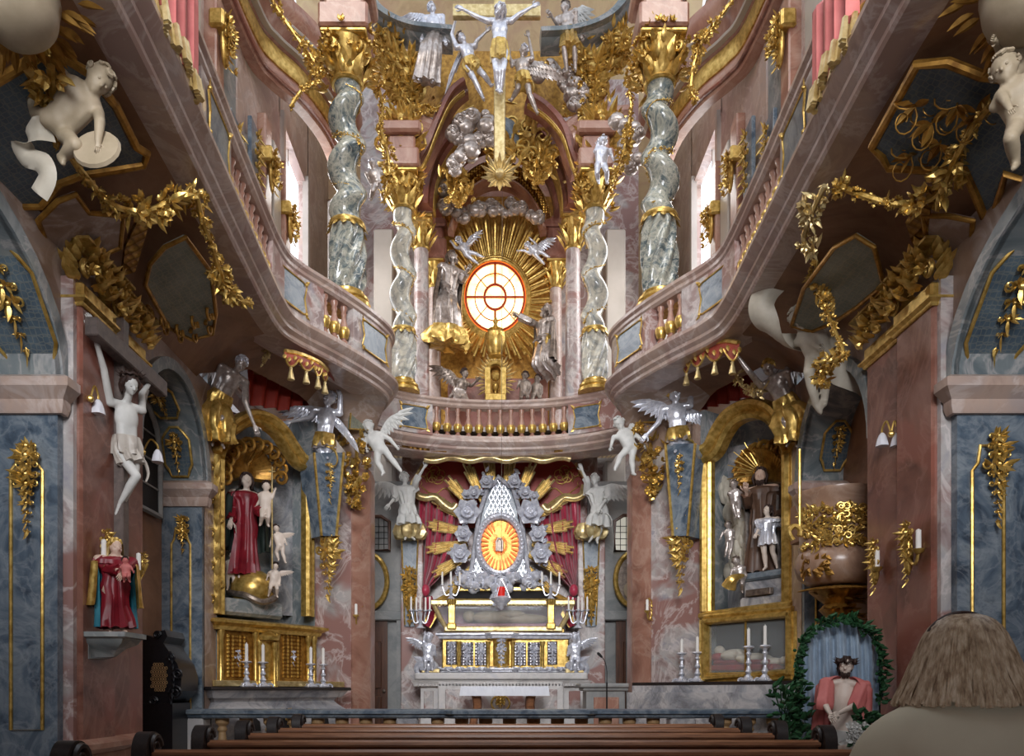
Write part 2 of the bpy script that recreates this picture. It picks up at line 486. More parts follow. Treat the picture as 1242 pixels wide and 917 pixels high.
def garland(mb, pts, r, dens=1.0, seed=1, k=8, fl=.55, sag=None):
    rg = random.Random(seed); p = catmull(pts, k); s = arclen(p); L = s[-1]
    mb.tube(p, r*.28, 6)
    N = int(L/r*6.5*dens)
    for i in range(N):
        t = L*(i+rg.random())/N; c, d = at_len(p, s, t)
        ph = rg.random()*6.28; x = d.orthogonal().normalized(); y = d.cross(x)
        nn = x*math.cos(ph)+y*math.sin(ph)
        q = r*rg.uniform(.55, 1.15)*(.75+.35*math.sin(t/L*9+seed))
        if rg.random() < fl: put_flower(mb, c+nn*q*.75, nn+d*rg.uniform(-.4, .4), q*.8)
        else: put_leaf(mb, c+nn*q*.3, nn+d*rg.uniform(-1, 1), d, q*1.5, q*.7, LEAFS)
def wing_mesh(mb, root, tip, n, span_dir, width, rows=3, k=10):
    """feathered wing: bone from root to tip, feathers hanging along span_dir; n = face normal"""
    root = Vector(root); tip = Vector(tip); sd = Vector(span_dir).normalized(); n = Vector(n).normalized()
    ax = tip-root; L = ax.length
    bone = [root+ax*t+sd*(-.18*L*math.sin(math.pi*t)) for t in [i/8 for i in range(9)]]
    mb.tube(bone, [width*.13*(1-.6*i/8) for i in range(9)], 7)
    for rr in range(rows):
        kk = k-rr*1
        for i in range(kk):
            t = (i+.5)/kk; j = int(t*8); b = bone[j].lerp(bone[min(8, j+1)], t*8-j)
            d = (sd*(1-.55*t*t) + ax.normalized()*(.15+.95*t*t)).normalized()
            ln = width*(.45+.75*t)*(1-.27*rr)*(1.0 if t < .9 else .92)
            put_leaf(mb, b+n*(.012+.02*rr)*width*3, d, n, ln, width*.30*(1-.1*rr), FEATHER)
# ------------------------------------------------------------------ figures
def remesh(mb, voxel, smooth=3):
    me = bpy.data.meshes.new('tmp'); me.from_pydata(np.concatenate(mb.v).tolist(), [], mb.f); me.update()
    o = bpy.data.objects.new('tmp', me); COL.objects.link(o)
    m = o.modifiers.new('r', 'REMESH'); m.mode = 'VOXEL'; m.voxel_size = voxel
    if smooth:
        q = o.modifiers.new('s', 'SMOOTH'); q.iterations = smooth; q.factor = .5
    dg = bpy.context.evaluated_depsgraph_get()
    r = o.evaluated_get(dg).to_mesh()
    V = np.zeros(len(r.vertices)*3); r.vertices.foreach_get('co', V)
    Fs = [tuple(p.vertices) for p in r.polygons]
    o.evaluated_get(dg).to_mesh_clear()
    bpy.data.objects.remove(o); bpy.data.meshes.remove(me)
    return V.reshape(-1, 3), Fs
ADULT = dict(sh=.92, hip=.42, chest=(.68, .44, .72), waist=(.50, .36, .5), pel=(.60, .46, .48), ua=(.24, .19), fa=(.19, .115), th=(.36, .25), ca=(.26, .14), foot=1.0, head=(.36, .43, .44), neck=.2, hand=.78, arm=(1.35, 1.2), leg=(1.9, 1.85), torso=2.35)
PUTTO = dict(sh=.62, hip=.30, chest=(.52, .42, .5), waist=(.50, .45, .45), pel=(.50, .44, .40), ua=(.21, .19), fa=(.19, .13), th=(.33, .25), ca=(.25, .15), foot=.6, head=(.42, .46, .45), neck=.2, hand=.48, arm=(.75, .7), leg=(.95, .9), torso=1.3)
def skeleton(J, u, B, cf):
    head = J['head']; pel = J['pelvis']
    up = (J.get('neck', head)-pel).normalized()
    cf = Vector(cf); cf = (cf-up*cf.dot(up)).normalized(); lat = up.cross(cf)
    if 'neck' not in J: J['neck'] = head-(head-pel).normalized()*u*.62
    J['chest'] = J['neck'].lerp(pel, .34); J['waist'] = J['neck'].lerp(pel, .70)
    for s, q in (('l', -1), ('r', 1)):
        J.setdefault('sh'+s, J['neck']+lat*q*u*B['sh']-up*u*.32)
        J.setdefault('hip'+s, pel+lat*q*u*B['hip']-up*u*.15)
        if 'el'+s not in J and 'ha'+s in J:
            m = (J['sh'+s]+J['ha'+s])/2; L = (J['ha'+s]-J['sh'+s]).length; T = sum(B['arm'])*u
            b = math.sqrt(max(0, (T/2)**2-(L/2)**2)) if T > L else 0
            J['el'+s] = m+(lat*q*.75-up*.65).normalized()*b
        J.setdefault('el'+s, J['sh'+s]-up*u*B['arm'][0]+lat*q*u*.15)
        J.setdefault('ha'+s, J['el'+s]-up*u*B['arm'][1]*.8+cf*u*B['arm'][1]*.5)
        J.setdefault('kn'+s, J['hip'+s]-up*u*B['leg'][0])
        J.setdefault('an'+s, J['kn'+s]-Vector((0, 0, 1))*u*B['leg'][1])
    return up, cf, lat
def figure(name, label, spec, Y, hp, kind='adult', cf=(0, -1, 0), hf=None, mat='silver', hair=None, robe=None, wing=None, extra=None,
           group=None, mirror=False, base=None, cat='statue', hole=None, vox=14, u=None, beard=False, veil=None):
    """spec: joints as (px, py[, depth offset]); hp = head height in px; returns the body object with clothing as children"""
    B = ADULT if kind == 'adult' else PUTTO
    J = {k: (v if isinstance(v, Vector) else P(v[0], v[1], Y+(v[2] if len(v) > 2 else 0))) for k, v in spec.items()}
    u = u or hp*Y/F
    up, cf, lat = skeleton(J, u, B, cf)
    hf = Vector(hf) if hf else cf.copy(); hu = (J['head']-J['neck']); hu.normalize()
    hf = (hf-hu*hf.dot(hu)*.6).normalized(); hl = hu.cross(hf).normalized(); hu2 = hf.cross(hl)
    HM = Matrix((hl, hf, hu2)).transposed(); TM = Matrix((lat, cf, up)).transposed()
    mb = MB(); h = J['head']
    a, b, c = B['head']
    mb.ell(h+hu2*.06*u-hf*.06*u, (a*u, b*u, c*u), HM, 14, 10)
    mb.ell(h-hu2*.22*u+hf*.10*u, (a*.78*u, b*.72*u, .30*u), HM, 12, 8)
    mb.cap(h+hf*(b-.06)*u+hu2*.02*u, h+hf*(b+.06)*u-hu2*.14*u, .055*u, .08*u, 8)         # nose
    mb.cap(h+hf*(b-.16)*u+hu2*.1*u-hl*.18*u, h+hf*(b-.16)*u+hu2*.1*u+hl*.18*u, .075*u, .075*u, 8)   # brow
    mb.cap(h+hf*(b-.10)*u-hu2*.30*u-hl*.07*u, h+hf*(b-.10)*u-hu2*.30*u+hl*.07*u, .05*u, .05*u, 8)   # lips
    put_ball(mb, h+hf*(b-.16)*u-hu2*.42*u, .11*u)                                           # chin
    for q in (-1, 1):
        mb.ell(h+hl*q*(a+.0)*u-hf*.04*u-hu2*.05*u, (.05*u, .09*u, .13*u), HM, 8, 6)           # ears
        put_ball(mb, h+hf*(b-.22)*u+hl*q*.2*u-hu2*.16*u, .12*u)                              # cheeks
    mb.cap(h-hu2*.3*u, J['neck']-up*.2*u, B['neck']*u, B['neck']*u*1.15)
    T = max(.8, (J['neck']-J['pelvis']).length/u/B['torso']); sc3 = lambda e, k=1.0: (e[0]*u, e[1]*u, e[2]*u*(k if T < 1 else T*k))
    mb.ell(J['chest'], sc3(B['chest']), TM, 14, 10)
    mb.ell(J['waist'], sc3(B['waist'], 1.15), TM, 14, 8)
    mb.ell(J['pelvis'], tuple(x*u for x in B['pel']), TM, 14, 8)
    for q in (-.26, 0, .26):
        mb.cap(J['neck'].lerp(J['chest'], .55)+lat*q*u*1.1, J['pelvis']+lat*q*u*.7, B['waist'][1]*u*.86, B['pel'][1]*u*.85)
    for s, q in (('l', -1), ('r', 1)):
        mb.cap(J['neck']-up*.22*u, J['sh'+s], .2*u, B['ua'][0]*u*1.1)
        mb.cap(J['sh'+s], J['el'+s], B['ua'][0]*u, B['ua'][1]*u); mb.cap(J['el'+s], J['ha'+s], B['fa'][0]*u, B['fa'][1]*u)
        d = (J['ha'+s]-J['el'+s]).normalized(); Lh = B['hand']*u
        pw = d.cross(cf); pw = pw.normalized() if pw.length > .05 else lat
        pn = d.cross(pw)
        mb.obox(J['ha'+s]+d*Lh*.28, (Lh*.24, Lh*.12, Lh*.30), Matrix((pw, pn, d)).transposed(), Lh*.08)
        mb.cap(J['hip'+s], J['kn'+s], B['th'][0]*u, B['th'][1]*u)
        dk = (J['an'+s]-J['kn'+s]); dk.normalize(); kf = (J['kn'+s]-(J['hip'+s]+J['an'+s])/2)
        bk = -kf.normalized() if kf.length > .05*u else -cf
        mid = J['kn'+s].lerp(J['an'+s], .32)+bk*.05*u
        mb.cap(J['kn'+s], mid, B['th'][1]*u*.95, B['ca'][0]*u); mb.cap(mid, J['an'+s], B['ca'][0]*u, B['ca'][1]*u)
        fd = J.get('toe'+s)
        fd = (fd-J['an'+s]).normalized() if fd else (cf*.8-Vector((0, 0, .45))+lat*q*.2).normalized()
        mb.cap(J['an'+s]-fd*.1*u, J['an'+s]+fd*B['foot']*u*.68, B['ca'][1]*u*1.05, B['ca'][1]*u*.75)
    V, Fs = remesh(mb, u/vox, 3)
    ob = MB(); ob.add(V, Fs)
    for s, q in (('l', -1), ('r', 1)):     # fingers rooted in the palm, thumb from its side
        d = (J['ha'+s]-J['el'+s]).normalized(); Lh = B['hand']*u
        pw = d.cross(cf); pw = pw.normalized() if pw.length > .05 else lat
        pn = d.cross(pw); curl = J.get('curl'+s, .5)
        for i, ln in enumerate((.40, .46, .43, .33)):
            r0 = J['ha'+s]+d*Lh*.46+pw*Lh*(-.17+.115*i); m1 = r0+d*Lh*ln*.55+pn*Lh*.08*curl
            ob.tube([r0, m1, m1+(d*(1-.5*curl)+pn*curl*.9).normalized()*Lh*ln*.5], [Lh*.058, Lh*.053, Lh*.032], 5)
        t0 = J['ha'+s]+d*Lh*.14-pw*Lh*.2; t1 = t0+(d*.6-pw*.7).normalized()*Lh*.26
        ob.tube([t0, t1, t1+(d*.95-pw*.1+pn*.3*curl).normalized()*Lh*.24], [Lh*.075, Lh*.066, Lh*.04], 5)
        e = h+hf*(b-.115)*u+hl*q*.155*u+hu2*.0*u
        put_ball(ob, e, .055*u); 
    zmin = V[:, 2].min(); mid = V[V[:, 2] < zmin+.25*u].mean(axis=0)
    o = bpy.data.objects.new(name, None)
    bo = Vector((mid[0], mid[1], zmin)) if base is None else base
    if mirror: bo = Vector((-bo.x, bo.y, bo.z))
    bpy.data.objects.remove(o)
    class _L: pass
    VV = np.concatenate(ob.v)
    if mirror: VV = VV*np.array([-1, 1, 1]); FF = [f[::-1] for f in ob.f]
    else: FF = ob.f
    me = bpy.data.meshes.new(name); me.from_pydata((VV-np.array(bo)).tolist(), [], FF)
    me.polygons.foreach_set('use_smooth', [True]*len(me.polygons)); me.materials.append(MATS[mat]); me.update()
    o = bpy.data.objects.new(name, me); COL.objects.link(o); o.location = bo
    tag(o, label, cat, group)
    o_info = dict(J=J, u=u, up=up, cf=cf, lat=lat, hf=hf, hl=hl, hu=hu2)
    rg = random.Random(sum(map(ord, label)))
    if hair:
        hb = MB(); style = hair[1] if isinstance(hair, tuple) else 'curls'; hm = hair[0] if isinstance(hair, tuple) else hair
        N = 34 if style == 'curls' else 30
        hb.ell(h+hu2*.14*u-hf*.12*u, ((a+.03)*u, (b+.0)*u, (c-.02)*u), HM, 12, 8)
        for i in range(N):
            th = rg.uniform(0, 6.28); ph = rg.uniform(-.25, 1.45)
            d = hl*math.cos(th)*math.cos(ph)+hf*math.sin(th)*math.cos(ph)+hu2*math.sin(ph)
            if d.dot(hf) > .45 and d.dot(hu2) < .62: continue
            p = h+hu2*.12*u-hf*.1*u+hl*d.dot(hl)*a*1.05*u+hf*d.dot(hf)*b*1.05*u+hu2*d.dot(hu2)*c*1.05*u
            if style == 'curls':
                t1 = d.orthogonal().normalized(); t2 = d.cross(t1); r = u*rg.uniform(.09, .15)
                hb.tube([p+(t1*math.cos(k*1.1)+t2*math.sin(k*1.1))*r*.7+d*r*.25*k*.3 for k in range(6)], [r*.5]*5+[r*.25], 5)
            else:
                fall = -hu2*u*(.5 if style == 'long' else .25)
                hb.tube([p, p+fall*.5+d*.1*u, p+fall+d*.03*u-hf*.06*u, p+fall*1.35], [.1*u, .1*u, .07*u, .03*u], 6)
        if beard:
            for i in range(14):
                x = rg.uniform(-.22, .22); p = h-hu2*.34*u+hf*(b-.14-.3*x*x)*u+hl*x*u
                hb.tube([p, p-hu2*.16*u+hf*.05*u, p-hu2*.34*u+hf*.0*u-hl*x*.4*u], [.07*u, .065*u, .02*u], 5)
        hb.build('hair', hm, o, mirror)
    if robe:
        for rb in (robe if isinstance(robe, list) else [robe]):
            make_robe(o, J, u, up, cf, lat, mirror=mirror, **rb)
    if veil:
        vb = MB(); n = 20; rows = []
        for (t, k) in ((.50, .35), (.42, .8), (.2, 1.08), (-.1, 1.16), (-.45, 1.2), (-.8, 1.55), (-1.2, 2.0)):
            rows.append([h+hu2*t*u-hf*.08*u+hl*math.sin(A)*k*a*u*1.12-hf*math.cos(A)*k*b*u*(1+.05*math.sin(9*A)) for A in [(-.64+1.28*i/n)*math.pi for i in range(n+1)]])
        vb.grid(rows, -hf*.02*u)
        vb.build('veil', veil, o, mirror)
    for w in (wing or []):
        wb = MB(); q = -1 if w[0] == 'l' else 1
        root = J['neck']+lat*q*u*.3-up*u*.5-cf*u*.35
        tip = P(w[1][0], w[1][1], Y+(w[1][2] if len(w[1]) > 2 else .0))
        sd = Vector(w[3]) if len(w) > 3 else -up
        nn = sd.cross(tip-root)
        if nn.dot(Vector((0, -1, 0))) < 0: nn = -nn
        wing_mesh(wb, root, tip, nn, sd, w[2]*Y/F)
        wb.build('wing', w[4] if len(w) > 4 else mat, o, mirror)
    if extra: extra(o, o_info)
    return o
def drape(mb, st, lat, fr, fold=9, amp=.10, n=54, seed=0, twist=.25):
    """closed garment: stations (centre, half width, half depth) with deepening folds"""
    rg = random.Random(seed); ph = rg.uniform(0, 6.28); ph2 = rg.uniform(0, 6.28)
    P_ = catmull([s[0] for s in st], 5); m = len(P_); V = []; Fs = []
    for j in range(m):
        t = j/(m-1)*(len(st)-1); i = min(int(t), len(st)-2); f = t-i
        rx = st[i][1]*(1-f)+st[i+1][1]*f; ry = st[i][2]*(1-f)+st[i+1][2]*f; T = j/(m-1)
        d = (P_[min(j+1, m-1)]-P_[max(j-1, 0)]).normalized(); x = (Vector(lat)-d*Vector(lat).dot(d)).normalized(); y = x.cross(d)
        if y.dot(Vector(fr)) < 0: y = -y
        for k in range(n):
            A = 2*math.pi*k/n
            w = amp*(.35+.75*T)*(math.sin(fold*A+ph+twist*6*T*math.sin(A+ph2))+.5*math.sin((fold*2+1)*A+ph2+3*T))
            V.append(P_[j]+x*math.cos(A)*rx*(1+w)+y*math.sin(A)*ry*(1+w)-d*(.06*rx*math.sin(fold*A+ph) if j == m-1 else 0))
    for j in range(m-1):
        for k in range(n): Fs.append((j*n+k, j*n+(k+1) % n, (j+1)*n+(k+1) % n, (j+1)*n+k))
    c0 = len(V); V.append(P_[0]); c1 = len(V); V.append(P_[-1].lerp(P_[-2], .8))
    for k in range(n): Fs.append((c0, (k+1) % n, k)); Fs.append((c1, (m-1)*n+k, (m-1)*n+(k+1) % n))
    mb.add([tuple(v) for v in V], Fs)
def make_robe(o, J, u, up, cf, lat, mat='silver', top='chest', bottom='ankle', name='robe', flare=1.0, fold=9, amp=.10, sleeves=0, sash=None, off=(0, 0, 0), mirror=False, hem=None):
    mb = MB(); off = Vector(off)
    def two(k): return (J[k+'l']+J[k+'r'])/2, (J[k+'l']-J[k+'r']).length/2
    st = []
    if top == 'neck': st.append((J['neck']-up*.12*u, .36*u, .3*u)); st.append((J['neck']-up*.32*u, 1.16*u, .5*u)); st.append((J['neck']-up*.6*u, 1.2*u, .54*u))
    if top in ('neck', 'chest'): st.append((J['chest']+(0*up), .80*u, .54*u))
    st.append((J['waist'], .62*u, .48*u)); st.append((J['pelvis'], .74*u, .58*u))
    k, ks = two('kn'); a, as_ = two('an')
    kp = J['pelvis'].lerp(k, .5)
    if bottom == 'hip': st.append((kp, .72*u*flare, .62*u*flare))
    else:
        st.append((kp, (.5*u+ks*.55)*flare, .62*u*flare)); 
        if bottom == 'knee': st.append((k+cf*.02*u-up*.1*u, (ks+.42*u)*flare, .6*u*flare))
        else:
            st.append((k, (ks+.44*u)*flare, .64*u*flare)); st.append((k.lerp(a, .6), (as_+.55*u)*flare, .68*u*flare))
            st.append((a+off+Vector((0, 0, -.02*u)), (as_+.62*u)*flare, .78*u*flare))
    drape(mb, st, lat, cf, fold, amp, seed=int(u*1e5) % 97)
    r = mb.build(name, mat, o, mirror, smooth=60)
    if sleeves:
        for s in 'lr':
            sb = MB(); e = J['el'+s]; hh = e.lerp(J['ha'+s], sleeves)
            x = (hh-e).cross(cf); x = x.normalized() if x.length > 1e-4 else lat
            drape(sb, [(J['sh'+s], .32*u, .32*u), (J['sh'+s].lerp(e, .5), .32*u, .32*u), (e, .30*u, .30*u), (hh, .32*u, .32*u)], x, cf, 5, .1, 24)
            sb.build('sleeve', mat, o, mirror, smooth=60)
    if sash:
        sb = MB(); st2 = [(J['waist']+lat*.0, .70*u, .55*u), (J['waist'].lerp(J['pelvis'], .6), .80*u, .66*u), (J['pelvis']-up*.22*u, .78*u, .66*u)]
        drape(sb, st2, lat, cf, 6, .14, 40); 
        e = J['hipr']+cf*.3*u
        sb.tube(catmull([e, e+lat*.45*u-up*.3*u, e+lat*.65*u-up*.9*u, e+lat*.5*u-up*1.4*u], 4), [.2*u*(1-.05*i) for i in range(13)], 8, flat=.5)
        sb.build('sash', sash, o, mirror, smooth=60)
def cloth_ribbon(mb, pts, w, thick=.012, k=6, wave=.0, up=(0, 0, 1), wf=None):
    """band of cloth/banner: centre line pts (Vector) with width vector list or a width along up"""
    p = catmull(pts, k); m = len(p); rows = []
    for i, c in enumerate(p):
        d = (p[min(i+1, m-1)]-p[max(i-1, 0)]).normalized(); T = i/(m-1)
        uu = Vector(wf(T)) if wf else Vector(up)
        uu = (uu-d*uu.dot(d)).normalized(); n = d.cross(uu)
        ww = w(T) if callable(w) else w
        rows.append([c+uu*ww*(j/6-.5)+n*wave*math.sin(j/6*math.pi) for j in range(7)])
    d0 = (p[1]-p[0]).normalized(); nn = d0.cross(Vector(wf(0)) if wf else Vector(up)).normalized()
    mb.grid(rows, nn*thick)
# ------------------------------------------------------------------ the setting
_tn = [0]
def TR(): _tn[0] += 1; return 'trim_%d' % _tn[0]
SN = {-1: 'left', 1: 'right'}
WALL = Plane((-3.6, 0, 0), (1, 0, 0))
C0 = Vector((-3.62, 9.85, 0)); C1 = Vector((-2.68, 11.3, 0)); C2 = Vector((-2.05, 12.0, 0)); C1R = Vector((-2.83, 11.07, 0))
ad = (Vector((-2.68, 11.3, 0))-Vector((-3.64, 9.9, 0))).normalized(); an_ = Vector((ad.y, -ad.x, 0))
ALT = Plane((-3.64, 9.9, 0), an_)
pd = (C2-C1).normalized(); pn_ = Vector((pd.y, -pd.x, 0))
PIER = Plane(C1, pn_)
def mplane(p):   # mirrored plane for the right-hand side
    return Plane((-p.p.x, p.p.y, p.p.z), (-p.n.x, p.n.y, p.n.z))
ALTR, PIERR, WALLR = mplane(ALT), mplane(PIER), mplane(WALL)
def mx(v): return Vector((-v.x, v.y, v.z))
mb = MB(); mb.box((-6, -1, -.2), (6, 9.25, 0)); mb.box((-6, 9.25, -.2), (6, 18, .28)); mb.box((-2.2, 13.2, .28), (2.2, 18, .44))
struct('floor', mb, 'floor_stone')
def arch_pts(yc, half, zs, h, k=16):
    return [(yc-half*math.cos(math.pi*i/k), zs+h*math.sin(math.pi*i/k)) for i in range(k+1)]
A1 = (4.75, 1.55, 3.70, 1.05); A2 = (8.57, .89, 3.72, 1.0)
ZW = 5.0
MOULD = [(0, 0), (.03, .0), (.05, .05), (.05, .09), (.09, .13), (.12, .16), (.12, .22), (.07, .25), (.02, .27), (0, .27)]
def moul(z, w=1.0, h=1.0): return [(a*w, z+b*h) for a, b in MOULD]
for s in (-1, 1):
    m = s > 0; sd = SN[s]
    w = MB()
    w.box((-4.0, 6.3, 0), (-3.6, 7.68, ZW)); w.box((-4.0, 9.46, 0), (-3.6, 9.9, ZW))
    for (yc, hf, zs, h), y0, y1 in ((A1, 3.2, 6.3), (A2, 7.68, 9.46)):
        a = arch_pts(yc, hf, zs, h)
        pts = [(-3.6, y, z) for y, z in a]+[(-3.6, y1, ZW), (-3.6, y0, ZW)]
        w.prism(pts, (-.12, 0, 0))
    struct('wall_'+sd, w, 'spandrel', mirror=m)
    # recess behind the arches
    w = MB(); w.box((-4.4, 7.3, 0), (-4.08, 10.4, ZW)); w.box((-5.6, 2.0, 0), (-5.4, 6.4, ZW)); w.box((-5.5, 6.3, 0), (-4.0, 6.45, ZW)) ; w.box((-4.2, 9.75, 0), (-3.7, 9.9, ZW))
    w.box((-4.6, 7.3, 0), (-3.95, 7.5, ZW))
    struct('wall_%s_chapel' % sd, w, 'brown', mirror=m)
    # jamb faces and arch soffits (blue-grey marble)
    w = MB()
    w.box((-5.4, 6.26, 0), (-3.58, 6.34, 3.72)); w.box((-4.1, 9.40, 0), (-3.6, 9.48, 3.72))
    struct(TR(), w, 'blue', mirror=m)
    w = MB()
    for (yc, hf, zs, h), dx in ((A1, -5.4), (A2, -4.1)):
        a = arch_pts(yc, hf-.02, zs, h-.02, 20); b = arch_pts(yc, hf+.10, zs, h+.10, 20)
        V = []; 
        w.grid([[(x, y, z) for (y, z) in a] for x in (-3.56, (-3.56+dx)/2, dx)], (0, .0, .05))
        for (p, q) in zip(a[:-1], a[1:]): pass
        rows = [[(-3.6, y, z) for y, z in a], [(-3.54, y, z) for y, z in a], [(-3.54, y, z) for y, z in b], [(-3.6, y, z) for y, z in b]]
        w.grid(rows)
    struct(TR(), w, 'bluegrey', mirror=m)
    # imposts
    w = MB()
    for y in (6.26, 9.40):
        w.sweep([(-5.2 if y < 7 else -4.08, y), (-3.56, y), (-3.56, y+.06)], moul(3.45, 1.1, 1.15), 1)
    struct(TR(), w, 'palepink', mirror=m)
    # gilt frames of the jamb panels
    for (y, x0, x1) in ((6.25, -3.945, -3.695), (9.39, -3.96, -3.735)):
        w = MB(); fr = [(x0, y, .94), (x1, y, .94), (x1, y, 3.0), ((x0+x1)/2+.08, y, 3.06), ((x0+x1)/2+.06, y, 3.2), ((x0+x1)/2-.06, y, 3.2), ((x0+x1)/2-.08, y, 3.06), (x0, y, 3.0)]
        w.tube([Vector(q) for q in fr], .014, 6, closed=True)
        struct(TR(), w, 'gold', mirror=m)
    # red pilasters: shaft, base
    for (y0, y1, x) in ((6.40, 6.98, -3.46), (7.06, 7.66, -3.52)):
        w = MB(); w.box((-3.65, y0, .80), (x, y1, 4.42), .02)
        struct(TR(), w, 'red', mirror=m)
        w = MB(); w.box((-3.65, y0-.04, 0), (x+.05, y1+.04, .74), .02)
        w.sweep([(-3.65, y0), (x, y0), (x, y1), (-3.65, y1)], moul(.66, .9, .7), 1)
        struct(TR(), w, 'redpink', mirror=m)
    w = MB(); w.box((-3.64, 6.345, .7), (-3.50, 6.42, 4.6)); w.box((-3.64, 6.97, .7), (-3.56, 7.07, 4.6)); struct(TR(), w, 'pink', mirror=m)
    # wall carrying the side altar, corner pier
    c1 = C1 if s < 0 else C1R
    w = MB()
    w.prism([(C0.x, C0.y, 0), (c1.x, c1.y, 0), (c1.x-.6, c1.y+.6, 0), (C0.x-.8, C0.y+.5, 0)], (0, 0, 1.25))
    # above the mensa the wall is open for the shrine: two strips and a head
    def strip(t0, t1, z0, z1, dep=.6):
        a = C0.lerp(c1, t0); b = C0.lerp(c1, t1); bk = -an_*dep
        w.prism([(a.x, a.y, z0), (b.x, b.y, z0), (b.x+bk.x, b.y+bk.y, z0), (a.x+bk.x, a.y+bk.y, z0)], (0, 0, z1-z0))
    strip(0, 1, 1.25, 5.6, .6) if False else None
    strip(-.05, .03, 1.25, 5.2); strip(.985, 1.03, 1.25, 5.2)
    a = C0-an_*.62; b = c1-an_*.62
    w.prism([(a.x, a.y, 1.2), (b.x, b.y, 1.2), (b.x-an_.x*.1, b.y-an_.y*.1, 1.2), (a.x-an_.x*.1, a.y-an_.y*.1, 1.2)], (0, 0, 3.9))
    struct('wall_%s_altar' % sd, w, 'bluegrey', mirror=m)
    w = MB()
    w.prism([(c1.x, c1.y, 0), (C2.x, C2.y, 0), (C2.x+.02, C2.y+.62, 0), (c1.x-.5, c1.y+.9, 0)], (0, 0, 4.6))
    struct('wall_%s_pier' % sd, w, 'pink', mirror=m)
    w = MB(); e = Vector((C2.x, C2.y, 0))
    w.prism([e-pd*.30+pn_*.03, e+pn_*.03+pd*.02, e+Vector((.05, .1, 0)), e+Vector((.03, .6, 0)), e-pd*.30], (0, 0, 4.62))
    struct(TR(), w, 'redpink', mirror=m)
    # passage wall beyond the pier
    w = MB(); w.box((-3.6, 15.2, 0), (-1.7, 15.5, 5.3)); w.box((-3.7, 12.2, 0), (-3.5, 15.3, 5.3)); struct('wall_%s_passage' % sd, w, 'grey', mirror=m)
    w = MB(); w.box((-2.6, 15.05, 0), (-2.42, 15.22, 2.66)); w.box((-1.98, 15.05, 0), (-1.80, 15.22, 2.66)); w.box((-2.66, 15.02, 2.60), (-1.78, 15.22, 2.78), .02)
    struct(TR(), w, 'grey', mirror=m)
    # upper wall above the gallery with pilasters
    w = MB(); w.box((-4.1, 2.5, 5.3), (-3.8, 13.55, 14)); w.box((-4.1, 13.5, 5.3), (-3.8, 15.6, 6.6)); w.box((-4.1, 13.5, 11.2), (-3.8, 15.6, 14)); w.box((-4.1, 15.55, 5.3), (-3.8, 18, 14))
    struct('wall_%s_upper' % sd, w, 'palepink', mirror=m)
    for (y0, y1, x, mt) in ((8.6, 9.55, -3.66, 'tarn'), (10.0, 10.3, -3.64, 'redpink'), (10.35, 10.95, -3.7, 'bluegrey'), (11.05, 12.0, -3.72, 'palepink'), (12.15, 12.5, -3.64, 'redpink'), (12.75, 13.2, -3.68, 'tarn'), (13.25, 13.6, -3.62, 'redpink'), (6.6, 7.2, -3.68, 'palepink'), (7.5, 8.3, -3.7, 'tarn')):
        w = MB(); w.box((-3.85, y0, 5.5), (x, y1, 10.2), .02); struct(TR(), w, mt, mirror=m)
    # chapel of windows beyond: jambs and glass
    w = MB(); w.box((-4.05, 13.65, 6.6), (-3.97, 15.5, 11.2)); struct('window_%d' % (1 if s < 0 else 2), w, 'window_white', mirror=m)
    w = MB(); w.box((-3.85, 13.6, 6.5), (-3.74, 13.72, 11.3)); w.box((-3.85, 15.35, 6.5), (-3.74, 15.5, 11.3)); w.box((-3.95, 14.45, 6.6), (-3.9, 14.5, 11.2))
    for z in (7.7, 8.9, 10.1): w.box((-3.95, 13.65, z), (-3.91, 15.4, z+.04))
    struct(TR(), w, 'tarn', mirror=m)
    w = MB(); w.box((-3.42, 15.6, 5.4), (-3.08, 16.3, 11.0), .03); struct(TR(), w, 'tarn', mirror=m)
    # dark opening beside it and pale back wall strips behind the columns
    w = MB(); w.box((-2.9, 16.4, 5.4), (-1.2, 16.7, 14)); struct('wall_%s_apse' % sd, w, 'pink', mirror=m)
    w = MB(); w.box((-2.55, 15.9, 5.4), (-2.15, 16.42, 10.6), .03); struct(TR(), w, 'tarn', mirror=m)
    # upper entablature winding behind the big columns
    path = [(p.x, p.y) for p in catmull([(-3.72, 6, 0), (-3.72, 10, 0), (-3.66, 11.6, 0), (-3.5, 12.1, 0), (-3.2, 12.6, 0), (-2.95, 13.4, 0), (-2.9, 14.4, 0)], 6)]
    w = MB(); w.sweep(path, [(-.14, 10.6), (.02, 10.6), (.06, 10.68), (.06, 10.8), (.02, 10.84), (.02, 11.2), (.12, 11.26), (.16, 11.34), (.3, 11.44), (.38, 11.6), (.38, 11.74), (-.14, 11.74)], 1)
    struct(TR(), w, 'redpink', mirror=m)
    w = MB(); w.sweep(path, [(-.1, 10.88), (.05, 10.88), (.08, 11.02), (.05, 11.16), (-.1, 11.16)], 1); struct(TR(), w, 'gold', mirror=m)
    for z0, o0 in ((10.64, .05), (11.22, .12), (11.4, .27)):
        w = MB(); w.sweep(path, [(o0-.06, z0), (o0+.03, z0), (o0+.045, z0+.025), (o0+.03, z0+.05), (o0-.06, z0+.05)], 1); struct(TR(), w, 'tarn' if z0 > 11 else 'red', mirror=m)
